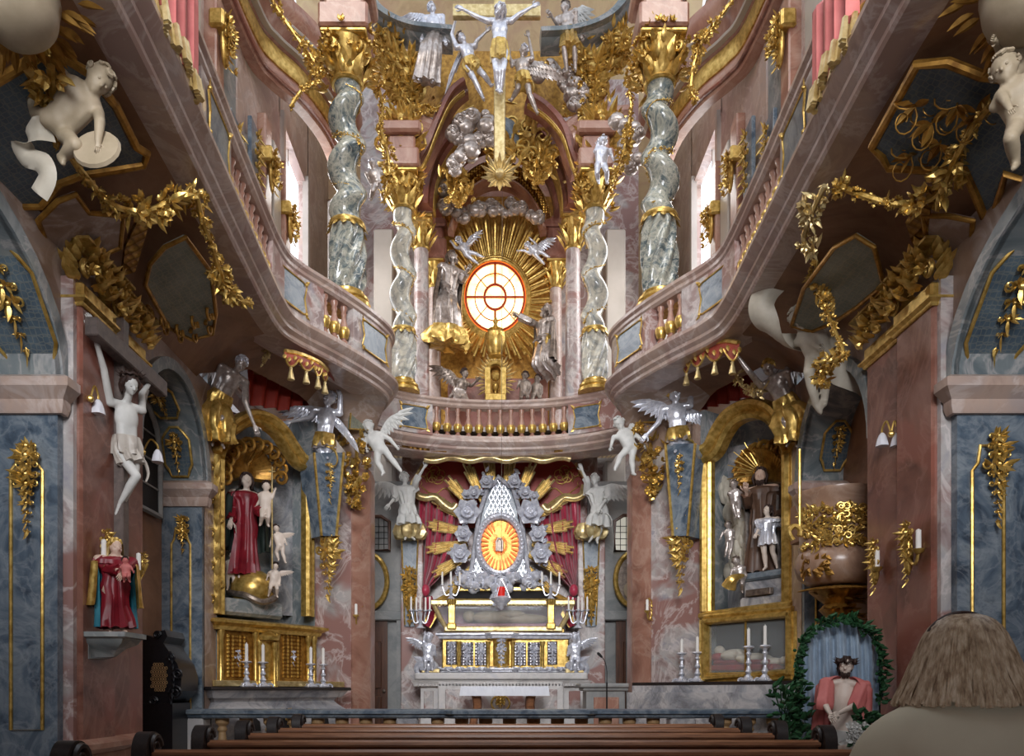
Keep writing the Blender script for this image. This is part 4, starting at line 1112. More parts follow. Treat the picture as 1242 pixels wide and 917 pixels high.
for px, py, w_, h_, sd, lab in ((492, 105, 1.0, .9, 71, 'gilt foliage cluster below the seated silver angel on the left'), (716, 100, 1.0, .9, 72, 'gilt foliage cluster below the seated silver angel on the right'), (470, 60, .7, .8, 73, 'gilt foliage cluster between the left spiral column and the grey cornice'), (748, 62, .7, .8, 74, 'gilt foliage cluster between the right spiral column and the grey cornice'), (652, 200, .8, .7, 75, 'gilt foliage on the right spandrel of the niche arch'), (556, 232, .5, .6, 76, 'gilt foliage on the left spandrel of the niche arch')):
    q = MB(); o = P(px, py, 13.9 if py < 150 else 14.5); sprays(q, o, (1, 0, 0), (0, 0, 1), (0, -1, 0), w_, h_, 5, sd, True, .6, .7); q.ell(o+Vector((0, .08, 0)), (w_*.36, .10, h_*.36)); rg = random.Random(sd)
    for i in range(50):
        p = o+Vector((rg.gauss(0, .28)*w_, rg.uniform(-.2, .1), rg.gauss(0, .28)*h_)); d = Vector((rg.uniform(-1, 1), -rg.random(), rg.uniform(-1, 1)))
        if i % 3: put_leaf(q, p, d, (0, -1, 0), .2, .07)
        else: put_flower(q, p, d, .07)
    tag(q.build('gilt_leaf_cluster', 'gold'), lab, 'ornament')
# ------------------------------------------------------------------ pews and communion rail
def pew(y, x0, x1, label):
    g = thing('church_pew', label, 'pew', ((x0+x1)/2, y, 0), 'rows of church pews')
    q = MB(); q.sweep([(x1-.05, y), (x0+.05, y)], [(-.05, .845), (.05, .845), (.065, .86), (.065, .875), (.04, .89), (-.03, .895), (-.055, .88), (-.06, .86)], 1); q.build('top_rail', 'pew_wood', g)
    q = MB(); q.box((x0+.05, y-.015, .12), (x1-.05, y+.02, .85)); q.build('backrest', 'pew_wood', g)
    q = MB(); q.box((x0+.05, y+.02, .42), (x1-.05, y+.42, .46), .01); q.build('seat', 'pew_wood', g)
    for sx, x in ((-1, x0), (1, x1)):
        q = MB(); prof = [(-.48, 0), (.07, 0), (.07, .6), (.10, .75), (.12, .86), (.10, .95), (.04, 1.0), (-.05, .99), (-.10, .93), (-.09, .84), (-.13, .70), (-.30, .62), (-.45, .60), (-.50, .5), (-.44, .35)]
        cp = [(v.x, v.y) for v in catmull([Vector((a, b, 0)) for a, b in prof], 3, True)]
        q.prism([(x-.045, y-a, b) for a, b in cp], (.09, 0, 0))
        for xx in (x-.05, x+.05):
            scroll(q, (xx, y+.075, .91), (0, -1, 0), (0, 0, 1), (1, 0, 0), .15, 1.6, 1, .02, 20)
        q.build('bench_end', 'dark_wood', g)
PY = [8.5, 7.58, 6.66, 5.72, 4.80, 3.93, 2.75, 1.62]
PL = ['wooden pew in the front row, just behind the altar rail', 'second wooden pew back from the altar rail', 'third wooden pew back from the altar rail', 'fourth wooden pew back from the altar rail, its right end below the seated statue',
      'fifth wooden pew back from the altar rail, running along the lower picture edge', 'wooden pew whose dark scroll end pokes up in the bottom left corner', 'wooden pew in the row before the fair-haired visitor', 'wooden pew the fair-haired visitor sits on']
for y, l in zip(PY, PL): pew(y, -2.22, 2.30, l)
g = thing('communion_rail', 'dark-topped marble communion rail with ochre balusters behind the pews', 'railing', (0, 9.3, 0))
YR = 9.3
q = MB(); q.sweep([(4.1, YR), (1.0, YR), (.9, YR-.12), (-.5, YR-.12), (-.6, YR), (-4.15, YR)], [(-.16, .93), (.13, .93), (.15, .95), (.15, .97), (.19, .985), (.19, 1.02), (.16, 1.035), (-.16, 1.035)], -1); q.build('handrail', 'blue', g)
q = MB(); q.box((-4.1, YR-.2, 0), (4.1, YR+.14, .18), .02); q.build('plinth', 'altar_grey', g)
for x0, x1 in ((-4.12, -3.5), (-1.25, -1.0), (1.95, 2.25), (3.3, 3.6)):
    q = MB(); q.box((x0, YR-.14, .18), (x1, YR+.12, .93), .02); q.build('pier', 'white_marble' if x0 < -3 else 'altar_grey', g)
bl = None
plain('ochre', (150, 118, 80), (178, 146, 104), .5)
for i in range(25):
    x = -3.32+i*.283
    if -1.3 < x < -.95 or 1.85 < x < 2.35 or 3.2 < x < 3.7: continue
    if bl is None:
        q = MB(); q.lathe([(.075, 0), (.075, .05), (.045, .07), (.06, .14), (.095, .28), (.09, .36), (.05, .5), (.04, .58), (.06, .61), (.045, .65), (.08, .69), (.08, .75)], (0, 0, 0), 14)
        bl = q.build('baluster', 'ochre'); bl.parent = g; bl.location = Vector((x, YR, .18))-g.location
    else:
        o = copy_tree(bl, g); o.location = Vector((x, YR, .18))-g.location
# ------------------------------------------------------------------ candlesticks
def candlestick_proto():
    pass
CS = [(.095, 0), (.10, .02), (.07, .04), (.05, .07), (.03, .10), (.045, .14), (.03, .17), (.022, .22), (.04, .26), (.025, .30), (.02, .36), (.035, .39), (.022, .42), (.03, .45), (.075, .48), (.06, .50), (.02, .49)]
_cs = [None]
def candlestick(loc, h, ch, label, group):
    sc = h/.5
    g = thing('candlestick', label, 'candlestick', (0, 0, 0), group)
    q = MB(); q.lathe([(r*1.0, z*sc) for r, z in CS], (0, 0, 0), 16, mod=lambda A, t: 1+.10*math.sin(3*A)*(t < .3))
    for i in range(3):
        a = i*2.094+.5; d = Vector((math.cos(a), math.sin(a), 0)); scroll(q, d*.05, d, (0, 0, 1), (-d.y, d.x, 0), .10, 1.2, 1, .018, 14)
    q.build('stem', 'silver', g)
    q = MB(); q.lathe([(.022, .49*sc), (.021, .5*sc+ch), (.006, .5*sc+ch+.004), (.003, .5*sc+ch+.02)], (0, 0, 0), 12); q.build('candle', 'candle', g)
    g.location = loc
    return g
# ------------------------------------------------------------------ high altar
H = lambda px, py, Y=13.95: P(px, py, Y)
g = thing('high_altar', 'white marble high altar table with pink panels in the choir', 'altar', (0, 14.2, .44))
def hb(mbx, p0, p1, Y0, Y1, b=.01, Y=None):
    a = P(p0[0], p0[1], Y or Y0); c = P(p1[0], p1[1], Y or Y0); mbx.box((a.x, Y0, a.z), (c.x, Y1, c.z), b)
q = MB(); hb(q, (510, 910), (708, 822), 14.0, 15.2); q.build('base', 'white_marble', g)
q = MB(); hb(q, (503, 824), (713, 816), 13.9, 15.25, .02); q.sweep([(H(505, 0).x, 14.95), (H(505, 0).x, 13.95), (H(711, 0).x, 13.95), (H(711, 0).x, 14.95)], [(0, 1.33), (.04, 1.33), (.05, 1.37), (.09, 1.42), (.0, 1.45)], 1)
for i in range(52):
    x = H(506, 0).x+(H(710, 0).x-H(506, 0).x)*i/51; q.box((x-.012, 13.86, 1.34), (x+.012, 13.95, 1.375))
q.build('table_top', 'white_marble', g)
q = MB(); hb(q, (531, 910), (684, 826), 13.86, 14.0, .02); q.build('front_block', 'white_marble', g)
for a, c, Y in (((540, 870), (676, 836), 13.85), ((514, 866), (526, 838), 13.985), ((690, 866), (704, 838), 13.985)):
    q = MB(); hb(q, a, c, Y, Y+.05, .01); q.build('inlay', 'pink', g)
q = MB(); c = H(607, 853, 13.84); q.tube([c+Vector((.16*math.cos(i*.35), 0, .14*math.sin(i*.35))) for i in range(18)], .018, 6, True)
sprays(q, c, (1, 0, 0), (0, 0, 1), (0, -1, 0), .26, .22, 3, 2); q.build('medallion', 'gold', g)
for xa, xb in ((511, 533), (686, 708)): q = MB(); hb(q, (xa, 816), (xb, 811), 14.2, 14.6, .01); q.build('gilt_step', 'gold_pale', g)
# gilt and silver predella
g = thing('altar_predella', 'gilt predella with silver relief panels standing on the high altar', 'altarpiece', (0, 14.6, H(0, 816).z))
q = MB(); hb(q, (536, 816), (690, 768), 14.45, 14.9, .02); q.build('core', 'gold', g)
q = MB(); path = [(H(532, 0).x, 14.85), (H(532, 0).x, 14.40), (H(590, 0).x, 14.36), (H(598, 0).x, 14.24), (H(620, 0).x, 14.24), (H(628, 0).x, 14.36), (H(693, 0).x, 14.40), (H(693, 0).x, 14.85)]
z = H(0, 775, 14.4).z; q.sweep(path, moul(z, .7, .45), 1); q.build('cornice', 'silver', g)
q = MB(); z = H(0, 816, 14.4).z; q.sweep(path, moul(z, .9, .35), 1)
for i in range(24):
    p = H(534+i*6.8, 812, 14.3); scroll(q, p, (1, 0, 0), (0, 0, 1), (0, -1, 0), .09, 1.2, 1 if i % 2 else -1, .016, 12); put_ball(q, p+Vector((0, -.05, .02)), .03)
q.build('silver_border', 'silver', g)
for (x0, x1, y0, y1) in ((541, 554, 778, 806), (559, 574, 779, 807), (576, 590, 779, 807), (624, 638, 779, 807), (640, 655, 779, 807), (664, 676, 778, 806)):
    q = MB(); hb(q, (x0, y1), (x1, y0), 14.40, 14.46, .01, 14.4); pp = q.build('relief_panel', 'silver_relief', g)
    q = MB(); c = H((x0+x1)/2, (y0+y1)/2, 14.39); sprays(q, c, (1, 0, 0), (0, 0, 1), (0, -1, 0), .2, .36, 4, x0, True, .7, .8)
    q.build('relief_figures', 'silver', pp)
for x in (556.5, 592, 622, 658):
    q = MB(); a = H(x, 811, 14.36); q.lathe([(.05, 0), (.05, .03), (.035, .05), (.032, .42), (.05, .46), (.05, .5)], (a.x, 14.40, a.z), 12); q.build('colonnette', 'gold', g)
q = MB(); a = H(608, 812, 14.3); q.lathe([(.20, 0), (.20, .06), (.15, .08), (.15, .52), (.2, .56), (.2, .6), (.06, .7), (.03, .76)], (a.x, 14.45, a.z), 20); tb = q.build('tabernacle_door', 'gold', g)
q = MB(); sprays(q, Vector((a.x, 14.28, a.z+.33)), (1, 0, 0), (0, 0, 1), (0, -1, 0), .22, .42, 4, 9, True, .8, .8); q.build('silver_relief', 'silver', tb)
q = MB()
for i in range(9):
    p = H(540+i*5.6, 771, 14.5); put_leaf(q, p, (0, -.3, 1), (0, -1, 0), .12, .07); p = H(632+i*5.6, 771, 14.5); put_leaf(q, p, (0, -.3, 1), (0, -1, 0), .12, .07)
hb(q, (540, 771), (685, 762), 14.5, 14.9, .02); q.build('gilt_cresting', 'gold', g)
# glass shrine
g = thing('glass_shrine', 'flaring glass reliquary coffin with gilt frame above the high altar', 'shrine', (0, 14.7, H(0, 762).z))
Y0, Y1 = 14.45, 15.1
def fr(px, py, Y): return P(px, py, Y)
bl_, br, tl, tr = fr(542, 763, Y0), fr(679, 763, Y0), fr(525, 731, Y0), fr(695, 731, Y0)
q = MB()
for a, b in ((bl_, tl), (br, tr)): q.tube([a, a.lerp(b, .5)+Vector((0, 0, -.03)), b], .045, 8)
q.obox((tl+tr)/2, ((tr.x-tl.x)/2+.04, .06, .05), None, .02); q.obox((bl_+br)/2, ((br.x-bl_.x)/2+.05, .06, .05), None, .02)
q.obox((tl+tr)/2+Vector((0, Y1-Y0, 0)), ((tr.x-tl.x)/2, .04, .05)); 
for a in (tl, tr, bl_, br): q.tube([a, a+Vector((0, Y1-Y0, 0))], .04, 8)
for i in range(40):
    p = tl.lerp(tr, (i+.5)/40); put_ball(q, p+Vector((0, -.06, -.055)), .018, BALLS)
q.build('frame', 'gold_pale', g)
q = MB(); q.prism([bl_, br, tr, tl], (0, .012, 0)); q.build('glass_front', 'glass', g)
for px in (548, 668):
    q = MB(); a = P(px, 763, Y0-.05); q.obox(a+Vector((0, 0, .25)), (.06, .05, .23), None, .01); q.obox(a+Vector((0, 0, .5)), (.09, .07, .04), None, .02); q.obox(a+Vector((0, 0, .05)), (.085, .07, .06), None, .02)
    for i in range(4): put_leaf(q, a+Vector((-.06+.04*i, -.06, .42)), (0, 0, 1), (0, -1, 0), .14, .05)
    q.build('corner_pilaster', 'gold', g)
ll, lr = P(556, 715, 14.75), P(661, 715, 14.75)
q = MB(); q.tube([tl, ll], .035, 6); q.tube([tr, lr], .035, 6); q.obox((ll+lr)/2, ((lr.x-ll.x)/2, .08, .045), None, .02); 
q.prism([tl+Vector((.05, 0, .03)), tr+Vector((-.05, 0, .03)), lr, ll], (0, .02, .01)); q.build('lid', 'gold', g)
for a, b in ((.05, .44), (.56, .95)):
    q = MB(); A, B = tl.lerp(ll, .3), tr.lerp(lr, .3); Cc, D = tl.lerp(ll, .85), tr.lerp(lr, .85); q.prism([A.lerp(B, a), A.lerp(B, b), Cc.lerp(D, b), Cc.lerp(D, a)], (0, -.03, 0.0)); q.build('lid_pane', 'dark', g)
q = MB(); q.prism([bl_+Vector((0, .6, 0)), br+Vector((0, .6, 0)), tr+Vector((0, .6, 0)), tl+Vector((0, .6, 0))], (0, .03, 0)); q.obox((bl_+br)/2+Vector((0, .32, .05)), ((br.x-bl_.x)/2-.1, .25, .06), None, .03); q.build('purple_lining', 'purple_lining', g)
q = MB(); a = bl_+Vector((.35, .3, .24)); 
q.ell(a+Vector((.05, 0, .02)), (.12, .1, .11)); q.ell(a+Vector((.5, 0, .0)), (.42, .16, .13)); q.ell(a+Vector((1.1, 0, -.03)), (.45, .14, .1)); q.ell(a+Vector((.8, -.08, .06)), (.3, .08, .07))
tag(q.build('reliquary_body', 'stucco_brown'), 'robed recumbent saint inside the glass shrine over the high altar', 'statue')
# candelabra on the shrine corners and on the altar
def candelabrum(loc, label, h=.22, w=.16, mat='silver', arms=3, group=None):
    g = thing('candelabrum', label, 'candelabrum', loc, group); c = Vector(loc)
    q = MB(); q.lathe([(.09, 0), (.06, .03), (.03, .06), (.04, h*.5), (.025, h*.6), (.04, h)], c, 12)
    ends = [c+Vector((x, y, h*1.15)) for x, y in ((-w, 0), (0, -.04), (w, 0), (-w*.5, .09), (w*.5, .09))[:max(3, arms)]]
    for e in ends:
        q.tube(catmull([c+Vector((0, 0, h*.55)), c.lerp(e, .6)+Vector((0, 0, -h*.35)), e], 5), .014, 6); q.lathe([(.015, -.02), (.045, 0), (.04, .02), (.02, .02)], e, 10)
    q.build('branches', mat, g)
    for e in ends:
        q = MB(); q.lathe([(.018, .01), (.017, .24), (.004, .26)], e, 8); q.build('candle', 'candle', g)
candelabrum(P(547, 727, 14.5), 'small silver candelabrum on the left corner of the glass shrine')
candelabrum(P(668, 727, 14.5), 'small silver candelabrum on the right corner of the glass shrine')
# monstrance frame
YM = 14.75; M_ = lambda px, py, d=0: P(px, py, YM+d)
g = thing('silver_aureole', 'large silver flower-wreathed frame with radiant oval window above the shrine', 'monstrance', M_(606, 715))
q = MB()
for a in range(0, 360, 18):
    ang = R(a+9); c = M_(606, 652, .1)
    if 225 < a+9 < 315: continue
    for k in range(-2, 3):
        b = ang+k*.035; r0, r1 = .62, (1.34+.10*(k % 2)-.03*abs(k))*(1.0 if abs(math.sin(ang)) < .9 else 1.06)
        sq = 1.12
        q.tube([c+Vector((r0*math.cos(b), 0, r0*sq*math.sin(b))), c+Vector((r1*math.cos(b), -.05, r1*sq*math.sin(b)))], [.014, .024], 4)
q.build('gilt_rays', 'gold_pale', g)
q = MB(); out = [M_(604, 578), M_(613, 586), M_(622, 592), M_(632, 625), M_(640, 690), M_(648, 704), M_(565, 704), M_(572, 690), M_(581, 625), M_(591, 592), M_(600, 586)]
q.tube(out, .045, 8, True)
oc = M_(606.5, 661, -.1); orx, orz = 25*YM/F, 33*YM/F
oval = lambda f, d=0, k=36: [Vector((oc.x+orx*f*math.cos(6.2832*i/k), oc.y+d, oc.z+orz*f*math.sin(6.2832*i/k))) for i in range(k)]
q.tube(oval(1.04), .06, 8, True); q.tube(oval(1.16, .03), .03, 6, True)
for i in range(44): put_ball(q, Vector((oc.x+orx*1.05*math.cos(i/44*6.2832), oc.y-.05, oc.z+orz*1.05*math.sin(i/44*6.2832))), .028, BALLS)
q.build('pearl_frame', 'silver', g)
q = MB()
for i in range(-13, 14):
    for sg in (-1, 1):
        pts = []
        for t in range(0, 23):
            py = 582+t*5.4; px = 606+(i*5.2+sg*(t-11)*2.6)
            hw = 9+(py-586)*.245
            if abs(px-606) < hw and (((px-606)/26)**2+((py-661)/34)**2 > 1.0): pts.append(M_(px, py, .03))
            else:
                if len(pts) > 1: q.tube(pts, .013, 5)
                pts = []
        if len(pts) > 1: q.tube(pts, .013, 5)
q.build('lattice', 'silver', g)
q = MB(); q.prism([M_(606, 582, .06), M_(622, 594, .06), M_(640, 690, .06), M_(646, 704, .06), M_(567, 704, .06), M_(573, 690, .06), M_(590, 594, .06)], (0, .02, 0)); q.build('backing', 'blue', g)
rg = random.Random(8)
def rose(q, c, r):
    for k in range(3):
        for i in range(6):
            a = i*1.047+k*.5; rr = r*(1-.3*k); d = Vector((math.cos(a), -.2-.5*k, math.sin(a))); put_leaf(q, c+Vector((0, -.05*k, 0))+d*rr*.1, d, (0, -1, 0), rr*1.1, rr*1.05, LEAF)
    for k in (.5, .28): q.tube([c+Vector((r*k*math.cos(i*.5), -.10-.05*(1-k), r*k*math.sin(i*.5))) for i in range(13)], r*.09, 6, True)
    put_ball(q, c+Vector((0, -.10, 0)), r*.4)
for (x, y, r) in ((567, 622, 15), (643, 622, 15), (558, 672, 12), (656, 672, 12), (590, 585, 8), (624, 585, 8), (575, 598, 8), (637, 598, 8), (562, 648, 10), (652, 648, 10), (566, 600, 6), (648, 602, 6)):
    q = MB(); rose(q, M_(x, y, -.12), r*YM/F); q.build('rose', 'silver', g)
q = MB()
for i in range(120):
    t = rg.uniform(-.1, 1.1); sg = rg.choice((-1, 1)); px = 606+sg*(18+34*math.sin(min(1, max(0, t))*2.0)+rg.uniform(-6, 6)); py = 582+t*115
    if rg.random() < .5: put_flower(q, M_(px, py, -.05), (rg.uniform(-.5, .5), -1, rg.uniform(-.5, .5)), .07)
    else: put_leaf(q, M_(px, py, -.03), (rg.uniform(-1, 1), -.4, rg.uniform(-1, 1)), (0, -1, 0), .14, .07)
for i in range(60):
    px = rg.uniform(562, 650); py = rg.uniform(697, 716); r = rg.uniform(.05, .11); put_ball(q, M_(px, py, rg.uniform(-.2, 0)), r)
    if i % 3 == 0: scroll(q, M_(px, py, -.2), (1, 0, 0), (0, 0, 1), (0, -1, 0), .16, 1.3, 1, .02, 14)
q.ell(M_(606, 727, -.25), (.19, .12, .17)); 
for i in range(8): put_leaf(q, M_(606, 727, -.32), (math.cos(i*.785), -.3, math.sin(i*.785)), (0, -1, 0), .22, .1)
q.build('silver_foliage', 'silver', g)
q = MB(); q.prism(oval(.98, .06), (0, .02, 0)); q.build('gilt_ground', 'gold_dark', g)
q = MB()
for i in range(28):
    a = i/28*6.2832
    p = lambda f, w: Vector((oc.x+orx*f*math.cos(a+w), oc.y-.0, oc.z+orz*.98*f*math.sin(a+w)-.0))
    if math.sin(a) > .93: continue
    q.prism([p(.56, -.03), p(.56, .03), p(.90, .055), p(.90, -.055)], (0, -.012, 0))
    q.prism([p(.24, -.05), p(.24, .05), p(.36, .05), p(.36, -.05)], (0, -.012, 0))
q.build('lit_slits', 'window_orange', g)
q = MB(); q.tube([M_(602, 668, -.15), M_(602, 657, -.15), M_(604, 653, -.15), M_(607.5, 653, -.15), M_(609.5, 657, -.15), M_(609.5, 668, -.15)], .02, 6, True); q.prism([M_(602, 668, -.13), M_(602, 655, -.13), M_(609.5, 655, -.13), M_(609.5, 668, -.13)], (0, .03, 0)); q.build('relic_capsule', 'bronze', g)
# red canopy panel, gilt fringe, curtains
YC = 15.2
q = MB(); o2 = [P(a, b, YC) for a, b in ((516, 559), (692, 559), (702, 570), (712, 588), (706, 600), (690, 606), (672, 615), (650, 640), (560, 640), (540, 615), (522, 606), (504, 600), (500, 588), (508, 572))]
q.prism(o2, (0, .06, 0)); pn = tag(q.build('canopy_panel', 'red_panel'), 'red lacquered canopy panel with gilt tendrils behind the silver aureole', 'canopy')
for sg in (-1, 1):
    q = MB()
    for i in range(6):
        c = P(606+sg*(88-i*2), 585-i*3, YC-.02); scroll(q, c, (sg*math.cos(i), 0, math.sin(i)), (-math.sin(i)*sg, 0, math.cos(i)), (0, -1, 0), .3, 1.2, 1, .012, 14)
    q.tube(catmull([P(606+sg*95, 590, YC-.02), P(606+sg*80, 600, YC-.02), P(606+sg*66, 592, YC-.02), P(606+sg*56, 604, YC-.02)], 5), .012, 5)
    q.build('gilt_tendrils', 'gold', pn)
q = MB(); top = [P(515+i*177/24, 557+2.2*math.sin(i*1.05), 14.15) for i in range(25)]
cloth_ribbon(q, top, .11, .03, 3, .03, (0, 0, 1)); tag(q.build('gilt_valance', 'gold_pale'), 'wavy gilt valance under the choir balustrade', 'valance')
for sg in (-1, 1):
    q = MB(); pts = [P(606+sg*(104-x), y, 14.75) for x, y in ((0, 588), (4, 600), (14, 604), (26, 603), (36, 612), (46, 618), (52, 612))]
    cloth_ribbon(q, pts, .14, .03, 4, .04, (0, 0, 1)); q.tube(catmull([P(606+sg*x, y, 15.0) for x, y in ((92, 562), (100, 575), (107, 590), (98, 600), (82, 604), (66, 614))], 5), .035, 6)
    tag(q.build('gilt_swag_border', 'gold_pale'), 'gilt scalloped swag border on the %s of the red canopy' % SN[sg], 'valance')
    q = MB(); rows = []
    L = catmull([Vector(v+(0,)) for v in ((98, 606), (98, 640), (97, 680), (96, 704), (92, 716), (95, 735), (93, 752))], 6)
    Rr = catmull([Vector(v+(0,)) for v in ((46, 616), (49, 650), (60, 684), (76, 704), (86, 716), (80, 735), (77, 750))], 6)
    for i, (a, b) in enumerate(zip(L, Rr)):
        t = i/(len(L)-1); row = []
        for j in range(81):
            f = j/80; x = a.x*(1-f)+b.x*f; y = a.y*(1-f)+b.y*f
            fold = (.10*math.sin(f*24+t*2.5*math.sin(f*3)+sg)+.04*math.sin(f*51+t*6))*(1 if t < .5 else .7)
            row.append(P(606+sg*x, y, 14.9+fold))
        rows.append(row)
    q.grid(rows, (0, .03, 0)); cu = tag(q.build('red_drapery', 'red_cloth', smooth=60), 'carved crimson curtain hanging in folds to the %s of the silver aureole' % SN[sg], 'curtain')
    q = MB(); q.ell(P(606+sg*90, 716, 14.82), (.09, .09, .12)); q.tube(catmull([P(606+sg*88, 725, 14.85), P(606+sg*82, 745, 14.85), P(606+sg*88, 760, 14.85)], 5), [.1]*5+[.07]*6, 8); q.build('knot', 'red_cloth', cu)
    q = MB(); q.prism([P(606+sg*78, 735, 14.84), P(606+sg*92, 752, 14.84), P(606+sg*84, 762, 14.84), P(606+sg*74, 745, 14.84)], (0, -.03, 0)); q.build('gilt_hem', 'gold', cu)
# herm piers beside the high altar
for sg, x0, x1 in ((-1, 486, 513), (1, 701, 734)):
    q = MB(); a, c = P(x0, 880, 14.75), P(x1, 648, 14.75); q.box((a.x, 14.75, .3), (c.x, 15.3, c.z), .02); struct(TR(), q, 'pink')
    cx = (497 if sg < 0 else 717)
    q = MB(); q.prism([P(cx-10, 650, 14.7), P(cx+10, 650, 14.7), P(cx+6, 760, 14.7), P(cx-6, 760, 14.7)], (0, .1, 0)); pl = tag(q.build('herm_pilaster', 'blue'), 'tapering blue marble herm below the white angel %s of the altar' % SN[sg], 'pilaster')
    q = MB(); q.tube([P(cx-10, 650, 14.68), P(cx-6, 758, 14.68)], .016, 6); q.tube([P(cx+10, 650, 14.68), P(cx+6, 758, 14.68)], .016, 6); q.build('gilt_edge', 'gold', pl)
    q = MB(); sprays(q, P(cx, 722, 14.6), (1, 0, 0), (0, 0, 1), (0, -1, 0), .36, 1.0, 6, 20+sg, True, .5, .7); q.ell(P(cx, 722, 14.66), (.10, .07, .34)); tag(q.build('gilt_drop', 'gold'), 'gilt acanthus drop on the herm %s of the high altar' % SN[sg], 'ornament')
# doors and oval paintings in the two passages
for sg, x0, x1, nm in ((-1, 447, 470, 1), (1, 747, 778, 2)):
    a, c = P(x0 - (16 if sg < 0 else 0), 880, 15.15), P(x1+(0 if sg < 0 else 16), 749, 15.15)
    q = MB(); q.box((a.x, 15.12, .28), (c.x, 15.18, c.z)); d = struct('door_%d' % nm, q, 'door_wood')
    w_ = c.x-a.x
    q = MB()
    for z0, z1 in ((.5, 1.15), (1.3, 2.2)): q.box((a.x+w_*.18, 15.09, z0), (c.x-w_*.18, 15.13, z1), .02)
    q.build('door_panel', 'door_wood', d)
    q = MB(); put_ball(q, Vector((c.x-w_*.12 if sg > 0 else c.x-.06, 15.07, 1.25)), .035); q.build('door_handle', 'bronze', d)
    pc = P(446 if sg < 0 else 770, 705 if sg < 0 else 703, 15.05); k = 36
    ovp = lambda f, d: [Vector((pc.x+.37*f*math.cos(6.2832*i/k), pc.y+d, pc.z+.52*f*math.sin(6.2832*i/k))) for i in range(k)]
    g = thing('oval_painting', 'oval %s in a gilt frame over the %s passage door' % (('grey roundel' if sg < 0 else 'grisaille portrait of a bearded man'), SN[sg]), 'painting', pc)
    q = MB(); q.prism(ovp(.97, 0), (0, .04, 0)); q.build('canvas', 'bronze' if sg > 0 else 'grey', g)
    q = MB(); q.tube(ovp(1.0, -.01), .05, 8, True); q.build('frame', 'gold', g)
    if sg > 0: q = MB(); q.ell(pc+Vector((-.02, -.03, .12)), (.10, .03, .13)); q.ell(pc+Vector((.0, -.02, -.2)), (.22, .03, .2)); q.build('portrait_relief', 'stucco_brown', g)
    wc2 = P(456 if sg < 0 else 763, 646, 15.12); ww, hh = (.26, .34) if sg < 0 else (.28, .36)
    wo2 = thing('window_%d' % (3+nm), None, None, wc2); wo2['kind'] = 'structure'
    ol = [wc2+Vector((-ww, 0, -hh)), wc2+Vector((ww, 0, -hh)), wc2+Vector((ww, 0, hh*.6)), wc2+Vector((ww*.4, 0, hh*.9)), wc2+Vector((-ww*.4, 0, hh*.9)), wc2+Vector((-ww, 0, hh*.6))]
    q = MB(); q.prism(ol, (0, .03, 0)); q.build('pane', 'grey' if sg < 0 else 'window_dim', wo2)
    q = MB(); q.tube([p+Vector((0, -.02, 0)) for p in ol], .035, 6, True); q.build('frame', 'door_wood', wo2)
    q = MB()
    for i in range(1, 5): q.tube([wc2+Vector((-ww+2*ww*i/5, -.01, -hh)), wc2+Vector((-ww+2*ww*i/5, -.01, hh*.8))], .007, 5)
    for i in range(1, 5): q.tube([wc2+Vector((-ww, -.01, -hh+2*hh*i/6)), wc2+Vector((ww, -.01, -hh+2*hh*i/6))], .007, 5)
    q.build('leading', 'dark', wo2)
q = MB(); a = P(443, 660, 14.9); q.box((a.x-.06, 15.1, P(0, 662, 15.1).z), (a.x+.06, 15.16, P(0, 646, 15.1).z)); struct('window_6', q, 'window_white')
# people's altar, ambo, microphone
g = thing('peoples_altar', 'free-standing altar table with white cloth and curved brown legs', 'table', (.06, 12.9, .28))
a, c = P(560, 832, 12.6), P(664, 832, 12.6)
q = MB(); q.box((a.x, 12.6, 1.24), (c.x, 13.3, 1.31), .01); q.build('tabletop', 'pew_wood', g)
for x in (576, 646):
    q = MB(); b = P(x, 845, 12.75); sg = -1 if x < 600 else 1
    for y in (12.75, 13.15):
        q.tube(catmull([Vector((b.x, y, 1.24)), Vector((b.x-sg*.04, y, 1.0)), Vector((b.x+sg*.03, y, .7)), Vector((b.x-sg*.05, y, .28))], 5), [.07]*8+[.06]*8, 8, flat=.8)
    q.build('leg', 'cross_wood' if False else 'pew_wood', g)
q = MB(); n = 40; rows = []
for z, o in ((1.322, -.02), (1.325, .012), (1.29, .02), (1.22, .03), (1.17, .035)):
    rows.append([Vector((x, y, z)) for x, y in [(a.x-o-.0, 12.6-o)]+[(a.x-o+(c.x-a.x+2*o)*i/n, 12.6-o-.012*abs(math.sin(i*1.1))*(z < 1.25)) for i in range(1, n)]+[(c.x+o, 12.6-o), (c.x+o, 13.3+o), (a.x-o, 13.3+o)]])
q.grid(rows, None, True); q.f.append(tuple(range(len(rows[0]))))
tag(q.build('altar_cloth', 'linen'), 'white linen cloth draped over the free-standing altar table', 'tablecloth')
g = thing('ambo', 'small grey marble reading desk right of the white-clothed table', 'lectern', P(735, 880, 12.6)); g.location.z = .28
q = MB(); a, c = P(710, 0, 12.6), P(757, 0, 12.6); q.box((a.x, 12.5, .28), (c.x, 13.0, 1.30), .01); q.build('body', 'grey', g)
q = MB(); a2, c2 = P(702, 0, 12.6), P(768, 0, 12.6); q.box((a2.x, 12.4, 1.30), (c2.x, 13.1, 1.37), .02); q.box((a2.x+.05, 12.45, 1.25), (c2.x-.05, 13.05, 1.31), .02); q.build('top', 'grey', g)
q = MB(); q.box((a.x+.12, 12.48, .5), (c.x-.1, 12.51, 1.15), .01); q.build('inlay', 'redpink', g)
g = thing('microphone_stand', 'thin black microphone stand in front of the reading desk', 'microphone', P(736, 862, 12.0)); g.location.z = .28
b = g.location.copy()
q = MB(); q.lathe([(.12, 0), (.12, .02), (.02, .04)], b, 16); q.tube([b, b+Vector((0, 0, 1.1))], .012, 8); q.build('stand', 'dark', g)
